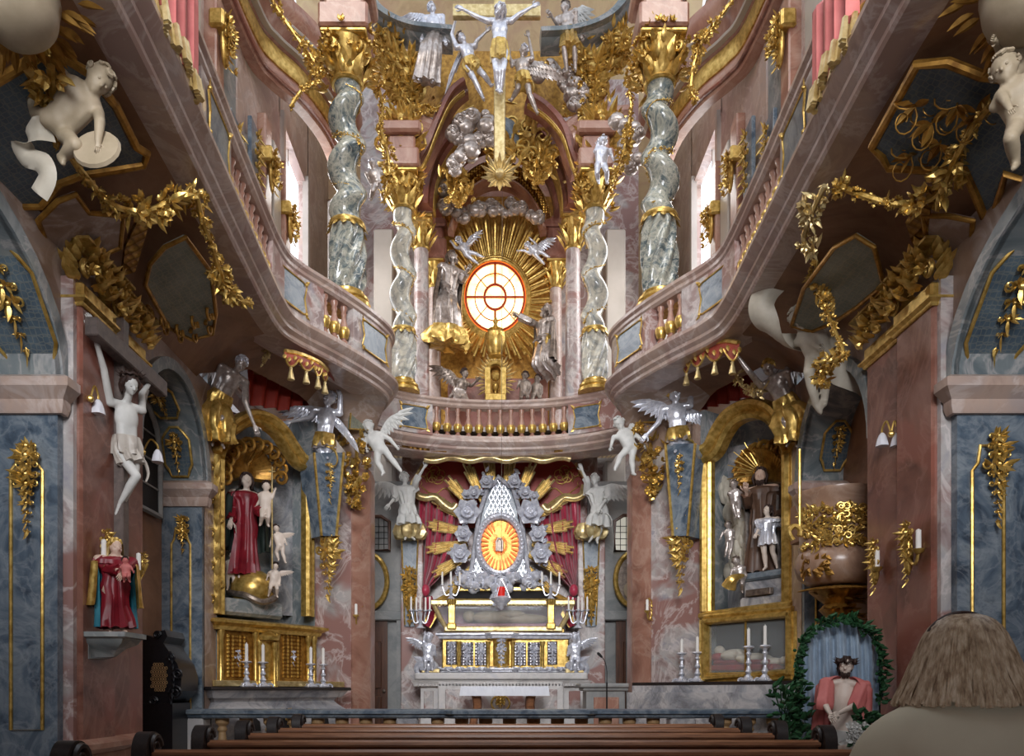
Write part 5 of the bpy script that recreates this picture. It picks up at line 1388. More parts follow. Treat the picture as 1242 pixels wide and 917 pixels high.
q = MB(); q.tube(catmull([b+Vector((0, 0, 1.08)), b+Vector((0, 0, 1.28)), b+Vector((-.03, 0, 1.42)), b+Vector((-.09, 0, 1.50))], 5), .006, 6); q.cap(b+Vector((-.08, 0, 1.49)), b+Vector((-.13, 0, 1.54)), .018, .022); q.build('gooseneck', 'dark', g)
# ------------------------------------------------------------------ side altars
def hplane(pl): return lambda px, py, off=0.0: pl.hit(px, py, off)
AL, AR, PL_, PRR, WL, WR = map(hplane, (ALT, ALTR, PIER, PIERR, WALL, WALLR))
def bar(q, pts, prof, n):
    """moulding along 3D points lying in a plane with normal n; prof [(t across, d out)]"""
    p = [Vector(a) for a in pts]; n = Vector(n); m = len(p); rows = []
    for i in range(m):
        a = (p[i]-p[i-1]).normalized() if i else (p[1]-p[0]).normalized(); b = (p[i+1]-p[i]).normalized() if i < m-1 else (p[-1]-p[-2]).normalized()
        d = (a+b).normalized(); t = n.cross(d).normalized(); k = 1/max(.5, d.dot(a))
        rows.append([p[i]+t*x*k+n*o for x, o in prof])
    q.grid(rows, None, True); k = len(prof); c = q.n-m*k
    q.f.append(tuple(c+i for i in range(k))); q.f.append(tuple(c+(m-1)*k+i for i in range(k))[::-1])
FRM = [(-.09, -.05), (-.09, .03), (-.06, .06), (-.02, .04), (.02, .09), (.06, .09), (.09, .05), (.09, -.05)]
def mensa(side, A, n, x0, x1, pyt, label, mat):
    u = Vector((-n.y, n.x, 0)) if side == 'left' else Vector((n.y, -n.x, 0))     # towards the choir
    a = A(x0, pyt, .32); b = A(x1, pyt, .32); z = a.z
    if side == 'right': a, b = b, a
    plan = [a-n*.31, a, b, b-n*.31]
    g = thing('side_altar_table', label, 'altar', ((a+b)/2-n*.3)); g.location.z = .28
    sg = 1 if side == 'left' else 1
    xyp = [(p.x, p.y) for p in plan]
    if side == 'right': xyp = xyp[::-1]
    q = MB(); q.sweep(xyp, [(-.3, z-.14), (-.02, z-.14), (.0, z-.12), (.05, z-.05), (.06, z-.045), (-.3, z-.045)], 1); q.prism([Vector((p.x, p.y, z-.10)) for p in plan], (0, 0, .09)); q.build('table_top', mat, g)
    q = MB(); q.sweep(xyp, [(-.3, z-.045), (.075, z-.045), (.085, z-.03), (.075, z), (-.3, z)], 1); q.prism([Vector((p.x, p.y, z-.045)) for p in plan], (0, 0, .045)); q.build('dark_slab', 'dark_wood', g)
    body = [(-.35, z-.14), (-.06, z-.14), (-.09, z-.19), (-.05, z-.24), (.04, z-.32), (.06, z-.42), (.02, z-.55), (-.08, z-.66), (-.14, z-.80), (-.10, z-.9), (-.35, z-1.0)]
    q = MB(); q.sweep(xyp, body, 1); q.prism([Vector((p.x, p.y, .28)) for p in [a-n*.31, a-n*.2, b-n*.2, b-n*.31]], (0, 0, z-.28-.14)); q.build('sarcophagus_body', mat, g)
    c = (a+b)/2; d = (b-a).normalized()
    for t, ww in ((-.27, .16), (.27, .16), (0, .16)):
        q = MB(); cc = c+d*t*(b-a).length+n*.055; cc.z = z-.46
        hh = .10 if t else .18
        q.prism([cc+d*x*ww+Vector((0, 0, y*hh)) for x, y in ((-1, -1), (1, -1), (.9, .2), (.4, .8), (0, 1), (-.4, .8), (-.9, .2))], n*.02); q.build('black_inset', 'dark', g)
    q = MB(); cc = c+n*.10; cc.z = z-.42; sprays(q, cc, d, (0, 0, 1), n, .2, .26, 3, 4); q.build('gilt_cartouche', 'gold', g)
    return a, b, z, d, c
la, lb, lz, ldv, lc = mensa('left', AL, an_, 258, 416, 833, 'bulging grey marble altar table below the red-robed Madonna', 'altar_grey')
ar_n = Vector((-an_.x, an_.y, 0))
ra, rb, rz, rdv, rc = mensa('right', AR, ar_n, 963, 803, 826, 'bulging grey marble altar table below the glass case with a lying saint', 'altar_grey')
def mz(A, px, py, z, off):      # point on the mensa below a picture column
    p = A(px, py, off); p.z = z; return p
for i, (px, ct, w) in enumerate(((299, 772, 'first from the left'), (319, 773, 'second from the left'), (377, 775, 'third from the left'), (392, 780, 'rightmost'))):
    candlestick(mz(AL, px, 830, lz, .22), .33, .22, 'silver candlestick with white candle on the left side altar, %s of four' % w, 'candlesticks on the left side altar')
for i, (px, ct, w) in enumerate(((827, 764, 'leftmost'), (846, 762, 'second from the left'), (908, 755, 'third from the left'), (928, 751, 'rightmost'))):
    candlestick(mz(AR, px, 824, rz, .25), .42+.04*(i > 1), .18+.02*i, 'silver candlestick with white candle on the right side altar, %s of four' % w, 'candlesticks on the right side altar')
q = MB()
# gilt predella with tabernacle on the left altar
g = thing('gilt_predella', 'gilt predella with reliefs and little columns on the left side altar', 'altarpiece', mz(AL, 320, 830, lz, .0))
def aobox(q, A, n, x0, x1, y0, y1, o0, o1, b=.01):
    a = A(x0, y0, o1); c = A(x1, y1, o1); a2 = A(x0, y1, o1); dd = Vector((c.x-a.x, c.y-a.y, 0)); w = dd.length; dd.normalize()
    zc0, zc1 = A((x0+x1)/2, y0, o1).z, A((x0+x1)/2, y1, o1).z
    m = (a+c)/2; m.z = (zc0+zc1)/2
    q.obox(m-Vector(n)*(o1-o0)/2, (w/2, abs(o1-o0)/2, abs(zc1-zc0)/2), Matrix((dd, Vector(n), Vector((0, 0, 1)))).transposed(), b)
q.__init__(); aobox(q, AL, an_, 264, 384, 830, 758, -.2, .05); q.build('core', 'gold_dark', g)
q = MB(); a, b = AL(262, 750, .09), AL(384, 760, .09); zt = lz+.86
q.sweep([(p.x, p.y) for p in (a-an_*.26, a, b, b-an_*.26)], moul(zt-.14, 1.0, .55), 1); q.prism([Vector((p.x, p.y, zt-.1)) for p in (a-an_*.26, a, b, b-an_*.26)], (0, 0, .1)); q.build('cornice', 'gold', g)
def colonn(q, p, r, h): q.lathe([(r*1.5, 0), (r*1.5, .03), (r, .06), (r, h-.1), (r*1.2, h-.08), (r*1.5, h-.02), (r*1.5, h)], p, 12)
for px in (268, 310, 336, 374, 381): q = MB(); colonn(q, mz(AL, px, 800, lz, .08), .032, zt-lz-.14); q.build('colonnette', 'gold', g)
for x0, x1 in ((276, 300), (344, 366)):
    q = MB(); aobox(q, AL, an_, x0, x1, 822, 770, .03, .07); pp = q.build('relief_panel', 'gold_relief', g)
    q = MB(); sprays(q, AL((x0+x1)/2, 797, .08), ldv, (0, 0, 1), an_, .14, .16, 2, x0); q.build('silver_dove', 'silver', pp)
q = MB(); aobox(q, AL, an_, 314, 333, 826, 772, .03, .12); colonn(q, mz(AL, 315, 800, lz, .15), .03, .6); colonn(q, mz(AL, 333, 800, lz, .15), .03, .6); q.lathe([(.16, 0), (.17, .05), (.05, .12)], mz(AL, 324, 800, lz+.62, .09), 16); q.build('tabernacle', 'gold', g)
q = MB(); aobox(q, AL, an_, 259, 418, 833, 826, -.05, .14, .005); q.build('gilt_step', 'gold_pale', g)
# frames of the two shrines
g = thing('altar_shrine', 'tall gilt frame with broken arch around the Madonna on the left', 'frame', AL(262, 745, .05))
q = MB(); bar(q, [AL(264, 745, .04), AL(264, 640, .04), AL(264, 548, .04)], FRM, an_)
for i in range(9): put_leaf(q, AL(263, 740-i*20, .12), (0, 0, 1), an_, .22, .10); scroll(q, AL(262, 728-i*20, .12), ldv, (0, 0, 1), an_, .13, 1.3, 1 if i % 2 else -1, .02, 14)
q.build('carved_post', 'gold', g)
q = MB(); bar(q, [AL(374, 748, .04), AL(374, 660, .04), AL(374, 566, .04)], FRM, an_); q.build('moulded_post', 'gold', g)
q = MB(); bar(q, [v for v in catmull([AL(262, 552, .08), AL(270, 530, .08), AL(284, 516, .08), AL(303, 507, .08), AL(322, 511, .08), AL(338, 524, .08), AL(352, 545, .08), AL(364, 560, .08), AL(382, 566, .08)], 5)], [(a*1.1, b*1.6) for a, b in FRM], an_); q.build('arched_head', 'gold', g)
g = thing('altar_shrine', 'tall gilt frame with wavy head around the bearded saint on the right', 'frame', AR(855, 745, .05))
q = MB(); bar(q, [AR(858, 742, .04), AR(858, 650, .04), AR(858, 556, .04)], FRM, ar_n); q.build('moulded_post', 'gold', g)
q = MB(); bar(q, [AR(958, 738, .04), AR(958, 640, .04), AR(958, 540, .04)], FRM, ar_n); q.build('carved_post', 'gold', g)
q = MB(); bar(q, catmull([AR(852, 553, .08), AR(866, 545, .08), AR(876, 525, .08), AR(890, 506, .08), AR(912, 496, .08), AR(934, 500, .08), AR(950, 518, .08), AR(962, 545, .08)], 5), [(a*1.4, b*1.8) for a, b in FRM], ar_n); q.build('arched_head', 'gold', g)
q = MB(); bar(q, [AR(852, 751, .06), AR(905, 744, .06), AR(964, 737, .06)], FRM, ar_n); q.build('sill', 'gold', g)
g = thing('glass_reliquary_case', 'gilt glazed case with a lying saint on the right side altar', 'display case', mz(AR, 905, 822, rz, .2))
q = MB()
pts = [AR(855, 752, .16), AR(855, 826, .16), AR(962, 818, .16), AR(962, 742, .16)]
for i in range(4): bar(q, [pts[i], pts[(i+1) % 4]], [(a*.8, b) for a, b in FRM], ar_n)
aobox(q, AR, ar_n, 852, 965, 826, 815, -.1, .2); q.build('frame', 'gold', g)
q = MB(); q.prism([AR(857, 753, -.25), AR(857, 824, -.25), AR(960, 818, -.25), AR(960, 744, -.25)], -ar_n*.03); q.build('dark_lining', 'dark', g)
q = MB(); q.prism([AR(857, 753, .15), AR(857, 822, .15), AR(960, 816, .15), AR(960, 744, .15)], -ar_n*.006); q.build('glass', 'glass', g)
q = MB(); bar(q, [AR(905, 748, .16), AR(905, 818, .16)], [(-.01, 0), (.01, 0), (.01, .02), (-.01, .02)], ar_n); q.build('mullion', 'gold', g)
q = MB(); c = AR(905, 808, -.05); q.obox(c+Vector((0, 0, -.02)), (.52, .16, .04), Matrix((rdv, ar_n, Vector((0, 0, 1)))).transposed(), .02); q.obox(c+Vector((0, 0, .05))-rdv*.0, (.45, .14, .03), Matrix((rdv, ar_n, Vector((0, 0, 1)))).transposed(), .02); q.ell(AR(874, 798, -.05), (.14, .12, .08)); q.build('red_cushions', 'robe_red', g)
q = MB(); h = AR(873, 790, -.05)
q.ell(h, (.08, .09, .08)); q.ell(AR(893, 795, -.05), (.22, .13, .09)); q.ell(AR(915, 799, -.05), (.26, .12, .08)); q.ell(AR(938, 803, -.05), (.18, .09, .06))
q.cap(AR(885, 792, .02), AR(903, 797, .06), .05, .035); q.cap(AR(903, 797, .06), AR(895, 790, .06), .035, .03); put_ball(q, AR(951, 801, -.05), .06)
V, Fs = remesh(q, .018, 3); q = MB(); q.add(V, Fs)
tag(q.build('lying_saint', 'stucco_dim'), 'pale lying saint behind the glass on the right side altar', 'statue')
# niche drapery, left globe, right pedestal
def shell(A, n, pts, lab, mat, Y=0):
    q = MB(); c = A(*pts[0], -.4)
    for i in range(26):
        a = R(200*i/25-10); d = A(pts[0][0]+pts[1]*math.cos(a), pts[0][1]-pts[1]*math.sin(a)*1.05, -.25)
        q.tube(catmull([c, c.lerp(d, .5)-Vector(n)*.08, d], 3), [.04+.02*(i % 2)]*3+[.06]*4, 6)
    for i in range(12):
        a = R(200*i/11-10); scroll(q, A(pts[0][0]+pts[1]*1.02*math.cos(a), pts[0][1]-pts[1]*1.02*math.sin(a), -.2), (1, 0, 0), (0, 0, 1), n, .22, 1.4, 1, .035, 14)
    tag(q.build('gilt_shell_canopy', mat), lab, 'ornament')
shell(AL, an_, ((297, 575), 34), 'gilt fan of drapery behind the head of the Madonna', 'gold_dark')
shell(AR, ar_n, ((924, 578), 34), 'gilt fan of drapery behind the bearded saint', 'gold_dark')
q = MB(); q.prism([AL(330, 745, -.45), AL(368, 748, -.45), AL(368, 575, -.45), AL(332, 545, -.45)], -an_*.05); struct(TR(), q, 'altar_grey')
q = MB(); q.prism([AR(866, 740, -.5), AR(952, 732, -.5), AR(952, 530, -.5), AR(872, 545, -.5)], -ar_n*.05); struct(TR(), q, 'altar_grey')
q = MB(); aobox(q, AL, an_, 272, 345, 748, 728, -.5, -.05, .04); tag(q.build('marble_plinth', 'bluegrey'), 'grey marble plinth under the gilt globe of the Madonna', 'plinth')
g = MB(); gc_ = AL(307, 715, -.25); g.ell(gc_, (.30, .30, .27), None, 24, 16); g = tag(g.build('gilt_globe', 'gold'), 'large gilt globe beneath the feet of the Madonna', 'globe')
q = MB(); q.tube(catmull([gc_+Vector((-.28, -.12, -.05)), gc_+Vector((0, -.31, -.12)), gc_+Vector((.2, -.25, -.2)), gc_+Vector((.34, -.1, -.1)), gc_+Vector((.28, -.2, .02))], 6), [.045]*18+[.03]*7, 8); q.build('serpent', 'bronze', g)
g = thing('saint_pedestal', 'stepped grey marble pedestal with gilt inscription plate under the bearded saint', 'pedestal', AR(928, 732, -.2))
q = MB(); aobox(q, AR, ar_n, 896, 958, 740, 722, -.45, .0, .03); aobox(q, AR, ar_n, 902, 956, 724, 702, -.45, -.06, .02); q.build('block', 'altar_grey', g)
q = MB(); aobox(q, AR, ar_n, 899, 957, 702, 692, -.45, -.02, .03); q.build('dark_cornice', 'blue', g)
q = MB(); aobox(q, AR, ar_n, 904, 934, 722, 714, -.05, .03, .005); q.build('inscription_plate', 'bronze', g)
q = MB()
rgq = random.Random(77)
for i in range(46):
    f = rgq.random(); yy = rgq.uniform(585, 700); put_ball(q, AR(892+10*math.sin(yy*.05)+8*rgq.uniform(-1, 1), yy, -.42+.08*f), (.07, .05, .13))
tag(q.build('stucco_waterfall', 'stucco_dim'), 'pale stucco cloud cascade left of the bearded saint', 'clouds')
# ------------------------------------------------------------------ canopies of red cloth with tassels
def valance(pts, drop, label, Y):
    g = thing('tasselled_canopy', label, 'canopy', pts[len(pts)//2])
    q = MB(); p = catmull(pts, 8); m = len(p); rows = []
    for j in range(5):
        rows.append([])
        for i, c in enumerate(p):
            t = i/(m-1); sc = abs(math.sin(t*math.pi*4.0)); dz = drop*(.45+.55*sc)*j/4
            rows[-1].append(c+Vector((0, -.03*math.sin(j/4*3.1), -dz)))
    q.grid(rows, (0, .03, 0)); q.build('valance', 'canopy_red', g)
    q = MB(); q.grid([p, [c+Vector((0, .45, .03)) for c in p]], (0, .0, .03)); q.build('lining', 'red_panel', g)
    q = MB(); q.tube(rows[0], .03, 6); q.tube(rows[-1], .014, 5)
    for i in range(m):
        if i % 3 == 1: put_leaf(q, (rows[1][i]+rows[3][i])/2+Vector((0, -.05, 0)), (0, 0, -1), (0, -1, 0), drop*.4, .05)
    q.build('gilt_braid', 'gold', g)
    for i in range(4):
        k = int(m*(i+.5)/4); c = rows[-1][k]
        q = MB(); q.lathe([(.006, .0), (.02, -.02), (.018, -.05), (.024, -.06), (.045, -.16), (.03, -.165)][::-1], c, 10); q.build('tassel', 'gold_pale', g)
valance([P(346, 426, 9.25), P(362, 429, 9.45), P(380, 436, 9.75), P(390, 442, 9.95), P(397, 449, 10.15)], .17, 'fringed red canopy with pale tassels under the left gallery corner', 0)
valance([P(829, 434, 10.25), P(838, 427, 10.0), P(856, 419, 9.7), P(878, 414, 9.4), P(896, 416, 9.2)], .22, 'fringed red canopy with pale tassels under the right gallery corner', 0)
# cherry-red hangings over the gallery rails
for s in (-1, 1):
    pts = ((178, -30), (192, 0), (205, 30), (222, 75)) if s < 0 else ((1058, -30), (1040, 0), (1030, 25), (1012, 48))
    q = MB(); rows = []
    for j in range(9):
        row = []
        for i in range(31):
            t = i/30; y = 5.15+.75*t if s < 0 else 5.3+.7*t; z = ZB+1.0-.62*j/8*(1+.06*math.sin(t*9)); x = -2.40+.07+.05*math.sin(t*24)+.02*math.sin(t*50)+(0 if j else -.1)
            row.append(Vector((x, y, z)))
        rows.append(row)
    q.grid(rows, (-.03, 0, 0)); g = q.build('rail_hanging', 'cloak_pink', None, s > 0, smooth=60); tag(g, 'pink cloth with gold fringe hanging over the %s gallery rail' % SN[s], 'cloth')
    q = MB()
    for i in range(31): c = rows[-1][i]; q.tube([c, c+Vector((.02, 0, -.16))], [.02, .028], 5)
    q.build('gold_fringe', 'gold_pale', g, s > 0)
# ------------------------------------------------------------------ gilt relief on walls, piers, arches
def relief(label, name, o, u, n, w, h, rows, seed, mat='gold', v=(0, 0, 1), **k):
    q = MB(); sprays(q, o, u, v, n, w, h, rows, seed, **k); return tag(q.build(name, mat), label, 'ornament')
relief('gilt shell and flower drop on the blue panel at the left edge', 'gilt_drop', P(33, 592, 6.22), (1, 0, 0), (0, -1, 0), .28, .72, 6, 31)
relief('gilt shell and flower drop on the blue panel at the right edge', 'gilt_drop', P(1210, 580, 6.22), (1, 0, 0), (0, -1, 0), .28, .72, 6, 32)
relief('small gilt shell drop on the blue panel by the confessional', 'gilt_drop', P(222, 648, 9.36), (1, 0, 0), (0, -1, 0), .24, .38, 4, 33)
A1R, A2R = A1, A2
for (px, py, w, h, lab, sd, A, half, hh) in ((20, 372, .30, .62, 'gilt flower relief in the arch at the left edge', 41, A1, .24, .5), (197, 482, .22, .34, 'gilt flower relief in the left chapel arch, upper one', 42, A2, .16, .24), (217, 548, .22, .42, 'gilt flower relief in the left chapel arch, lower one', 43, A2, .16, .28),
                                  (1220, 372, .30, .62, 'gilt flower relief in the arch at the right edge', 44, A1, .24, .5), (1012, 540, .22, .42, 'gilt flower relief in the dark chapel arch above the pulpit', 45, A2, .16, .28)):
    c, n = arch_hit(px, py, A, .05); t = Vector((1, 0, 0)); v = n.cross(t).normalized()
    if v.z < 0: v = -v
    out = [c+t*half*a+v*hh*b for a, b in ((-.6, -1), (.6, -1), (.8, -.7), (1, -.5), (1, .5), (.7, .75), (.3, 1), (-.3, 1), (-.7, .75), (-1, .5), (-1, -.5), (-.8, -.7))]
    q = MB(); q.prism(out, n*.012); pnl = tag(q.build('arch_panel', 'diaper_blue'), 'dark cartouche panel behind the '+lab, 'panel')
    q = MB(); q.tube([p+n*.012 for p in out], .016, 6, True); q.build('gilt_border', 'gold', pnl)
    relief(lab, 'gilt_flower_relief', c+n*.03, t, n, w, h, 4, sd, v=v)
d2 = (C2-C1).normalized()
relief('gilt cartouche with shell on the left corner pier below the herm angel', 'gilt_cartouche', PL_(397, 682, .30), pd, pn_, .48, 1.0, 6, 51)
relief('gilt cartouche with shell on the right corner pier below the herm angel', 'gilt_cartouche', PRR(826, 674, .30), Vector((-pd.x, pd.y, 0)), Vector((-pn_.x, pn_.y, 0)), .48, 1.0, 6, 52)
for (A, n, uu, px, py, lab) in ((PL_, pn_, pd, 432, 556, 'hanging bunch of gilt flowers beside the left stucco cherub'), (PRR, Vector((-pn_.x, pn_.y, 0)), pd, 790, 545, 'hanging bunch of gilt flowers beside the right stucco cherub')):
    q = MB(); c = A(px, py, .15); rg = random.Random(px)
    for i in range(110):
        t = rg.random(); w = .26*(1-t)**.7+.04; d = Vector((rg.uniform(-1, 1), -rg.random(), rg.uniform(-.6, .6)))
        o = c+Vector((rg.uniform(-w, w), rg.uniform(-.15, .05), .42-1.15*t))
        if rg.random() < .6: put_flower(q, o, d, rg.uniform(.05, .085))
        else: put_leaf(q, o, d, (0, 0, 1), .16, .07)
    q.tube([c+Vector((0, .05, .45)), c+Vector((0, .05, -.75))], .03, 6)
    tag(q.build('gilt_flower_bunch', 'gold'), lab, 'ornament')
# herm pilasters on the corner piers
for s in (-1, 1):
    A = PL_ if s < 0 else PRR; n = pn_ if s < 0 else Vector((-pn_.x, pn_.y, 0)); cx = 399 if s < 0 else 825; ty = 549 if s < 0 else 538
    q = MB(); q.prism([A(cx-18, ty, .40), A(cx+18, ty, .40), A(cx+9, 650, .40), A(cx-9, 650, .40)], -n*.36); h_ = tag(q.build('herm_pilaster', 'blue'), 'tapering blue marble herm on the %s corner pier' % SN[s], 'pilaster')
    q = MB(); q.tube([A(cx-18, ty, .41), A(cx-9, 650, .41)], .02, 6); q.tube([A(cx+18, ty, .41), A(cx+9, 650, .41)], .02, 6); sprays(q, A(cx, ty+36, .42), pd if s < 0 else Vector((-pd.x, pd.y, 0)), (0, 0, 1), n, .2, .5, 4, 60+s); q.build('gilt_edge', 'gold', h_)
# gilt capitals of the red pilasters
for s, X, spots in ((-1, -3.46, ((6.40, 6.98, -3.46, 'near'), (7.06, 7.66, -3.52, 'far'))), (1, 3.46, ((6.40, 6.98, -3.46, 'near'), (7.06, 7.66, -3.52, 'far')))):
    for (y0, y1, x, w) in spots:
        q = MB(); q.box((-3.6, y0-.02, 4.40), (x+.02, y1+.02, 4.58), .02); q.sweep([(-3.6, y0), (x, y0), (x, y1), (-3.6, y1)], moul(4.38, .5, .3), 1); q.sweep([(-3.6, y0), (x, y0), (x, y1), (-3.6, y1)], moul(4.80, 1.0, .4), 1)
        rg = random.Random(int(y0*10))
        for i in range(46):
            t = rg.random(); o = Vector((x+.04, y0+(y1-y0)*t, 4.56+.26*rg.random())); d = Vector((1, rg.uniform(-1, 1), rg.uniform(-.3, 1)))
            if i % 3: put_leaf(q, o, d, (0, 0, 1), .17, .09)
            else: put_flower(q, o+Vector((.04, 0, 0)), d, .065)
        for i in range(16):
            o = Vector((x-.10*rg.random(), y0-.03, 4.56+.26*rg.random())); put_leaf(q, o, (rg.uniform(-.5, .5), -1, .4), (0, 0, 1), .14, .08)
        for yy in (y0+.05, y1-.05): scroll(q, Vector((x+.05, yy, 4.66)), (0, 1 if yy > y0+.2 else -1, 0), (0, 0, 1), (1, 0, 0), .16, 1.6, 1, .026, 18)
        tag(q.build('gilt_capital', 'gold', None, s > 0), 'gilt capital on the %s red pilaster, %s' % (w+'er', 'above the wooden wall crucifix' if s < 0 else 'by the fluttering white scroll'), 'capital')
# blue diaper panels under the galleries
def soffit_panel(hit, n, pts, label, mat, lift=.05):
    p = [hit(a, b, lift) for a, b in pts]; q = MB(); q.prism(p, Vector(n)*-.02)
    o = tag(q.build('soffit_panel', mat), label, 'panel')
    q = MB(); q.tube(p, .032, 8, True); q.build('gilt_border', 'gold_dark', o); return o
SL, SRh = hplane(SOFF), hplane(SOFFR)
soffit_panel(SL, SOFF.n, [(-40, 120), (60, 60), (110, 90), (140, 128), (165, 178), (178, 186), (174, 200), (140, 206), (100, 212), (72, 222), (50, 250), (20, 250), (-40, 190)], 'blue star-patterned panel behind the stucco cherub under the left gallery', 'diaper_blue')
soffit_panel(SRh, SOFFR.n, [(1112, 78), (1150, 76), (1190, 92), (1242, 98), (1290, 110), (1290, 230), (1220, 210), (1205, 262), (1196, 268), (1185, 240), (1170, 205), (1120, 206), (1078, 204), (1070, 190), (1058, 178)], 'blue star-patterned panel with gilt sprigs under the right gallery', 'diaper_blue')
q = MB(); rg = random.Random(12)
for (px, py) in ((1105, 190), (1130, 150), (1160, 130), (1140, 175), (1185, 140), (1110, 130)):
    for k in range(3): scroll(q, SRh(px, py, .09), (math.cos(k*2), .3, math.sin(k*2)), (-math.sin(k*2), .3, math.cos(k*2)), SOFFR.n, .2, 1.2, 1, .007, 14)
    for k in range(5): put_leaf(q, SRh(px, py, .1), (rg.uniform(-1, 1), rg.uniform(-1, 1), rg.uniform(-1, 1)), SOFFR.n, .14, .06)
tag(q.build('gilt_sprigs', 'gold_dark'), 'thin gilt sprig tracery on the blue panel under the right gallery', 'ornament')
w = WL
q = MB(); p = [SL(a, b, .10) for a, b in ((200, 300), (225, 288), (256, 330), (262, 380), (258, 405), (232, 412), (205, 398), (176, 345), (182, 320))]
q.prism(p, -SOFF.n*.03); o = tag(q.build('wall_panel', 'diaper_green'), 'grey-green patterned wall panel above the left altar', 'panel'); q = MB(); q.tube(p, .022, 8, True)
for i in range(9): scroll(q, SL(186+i*9, 408-abs(i-4)*5, .14), (0, 1, 0), (0, 0, 1), (1, 0, 0), .2, 1.2, 1 if i % 2 else -1, .02, 14)
q.build('gilt_border', 'gold_dark', o)
for s in (-1, 1):
    A = PL_ if s < 0 else PRR; n = pn_ if s < 0 else Vector((-pn_.x, pn_.y, 0)); pts = ((426, 492), (430, 478), (448, 472), (460, 484), (452, 505), (448, 522), (424, 520)) if s < 0 else ((792, 470), (774, 464), (762, 480), (770, 500), (776, 512), (800, 512), (797, 488))
    q = MB(); p = [A(a, b, .32) for a, b in pts]; q.prism(p, -n*.05); o = tag(q.build('corbel_panel', 'diaper_green'), 'small grey panel with gilt rim on the %s pier corbel' % SN[s], 'panel')
    q = MB(); q.tube(p, .016, 6, True); sprays(q, A(pts[2][0], pts[2][1], .34), (1, 0, 0), (0, 0, 1), n, .2, .15, 3, 5); q.build('gilt_border', 'gold', o)
# lattice band with gilt strap above the crucifix
q = MB(); p = [SL(a, b, .11) for a, b in ((148, 335), (164, 330), (180, 275), (170, 262), (152, 300))]; q.prism(p, -SOFF.n*.03); tag(q.build('gilt_lattice_band', 'gold_lattice'), 'gilt lattice band climbing the wall above the left capitals', 'ornament')
q = MB(); p = [SRh(a, b, .11) for a, b in ((1108, 300), (1125, 285), (1128, 255), (1110, 248), (1098, 270))]; q.prism(p, -SOFFR.n*.03); tag(q.build('gilt_lattice_band', 'gold_lattice'), 'gilt lattice band climbing the wall behind the white scroll', 'ornament')
# gold garlands
GAR = [
 ('gilt flower garland looping under the left gallery past the stucco cherub', 'gold', .085, [(SL, 62, 80, .18), (SL, 66, 130, .2), (SL, 84, 185, .22), (SL, 110, 222, .24), (SL, 140, 250, .26), (SL, 178, 256, .24), (SL, 210, 242, .18), (SL, 236, 232, .08)], 1),
 ('gilt flower garland hanging from the left gallery towards the red canopy', 'gold', .085, [(SL, 238, 235, .1), (SL, 246, 270, .2), (SL, 258, 300, .25), (SL, 272, 345, .3), (SL, 285, 362, .3), (SL, 306, 368, .28)], 2),
 ('gilt flower spray dangling beside the left red canopy', 'gold_pale', .08, [(AL, 298, 352, .62), (AL, 304, 385, .62), (AL, 312, 410, .62), (AL, 325, 425, .62), (AL, 320, 440, .62)], 3),
 ('gilt flower garland looping under the right gallery across the blue panel', 'gold', .085, [(SRh, 1200, 130, .18), (SRh, 1180, 155, .2), (SRh, 1160, 190, .2), (SRh, 1140, 232, .22), (SRh, 1110, 248, .24), (SRh, 1078, 246, .24), (SRh, 1040, 235, .2), (SRh, 1012, 222, .1)], 4),
 ('gilt flower garland dropping from the right gallery onto the white scroll', 'gold_pale', .08, [(SRh, 1000, 225, .12), (SRh, 982, 265, .2), (SRh, 975, 292, .25), (SRh, 990, 306, .3)], 5),
 ('gilt flower string hanging in front of the stucco cherubs by the pulpit', 'gold', .065, [(WR, 992, 305, .6), (WR, 990, 340, .6), (WR, 1000, 370, .6), (WR, 1012, 400, .6), (WR, 1022, 430, .6), (WR, 1000, 440, .6), (WR, 996, 470, .6)], 6),
]
for lab, mt, r, pts, sd in GAR:
    q = MB(); garland(q, [f(a, b, o) for f, a, b, o in pts], r, 1.2, sd); tag(q.build('gilt_garland', mt), lab, 'garland')
for lab, Y, r, pts, sd in (('gilt garland hanging right of the left spiral column', 11.4, .085, [(445, 72), (456, 95), (464, 130), (462, 155), (470, 185), (472, 215), (466, 240)], 7),
                       ('gilt garland hanging left of the right spiral column', 11.4, .085, [(770, 80), (764, 105), (766, 130), (762, 155), (758, 180), (750, 205), (742, 225)], 8),
                       ('gilt garland draped on the entablature left of the left spiral column', 10.2, .08, [(330, 0), (346, 25), (360, 45), (372, 62), (384, 80), (382, 100), (366, 110), (352, 130)], 9),
                       ('gilt garland draped on the entablature right of the right spiral column', 10.2, .08, [(888, 0), (872, 22), (858, 40), (846, 62), (840, 85), (838, 110), (846, 122)], 10),
                       ('gilt garland above the arch right of the large crucifix', 13.8, .07, [(690, 75), (705, 85), (712, 110), (706, 130), (712, 152)], 13),
                       ('gilt garland under the cornice left of the large crucifix', 13.8, .07, [(468, 80), (482, 100), (500, 128), (520, 134), (536, 128)], 14)):
    q = MB(); garland(q, [P(a, b, Y) for a, b in pts], r, 1.2, sd); tag(q.build('gilt_garland', 'gold'), lab, 'garland')
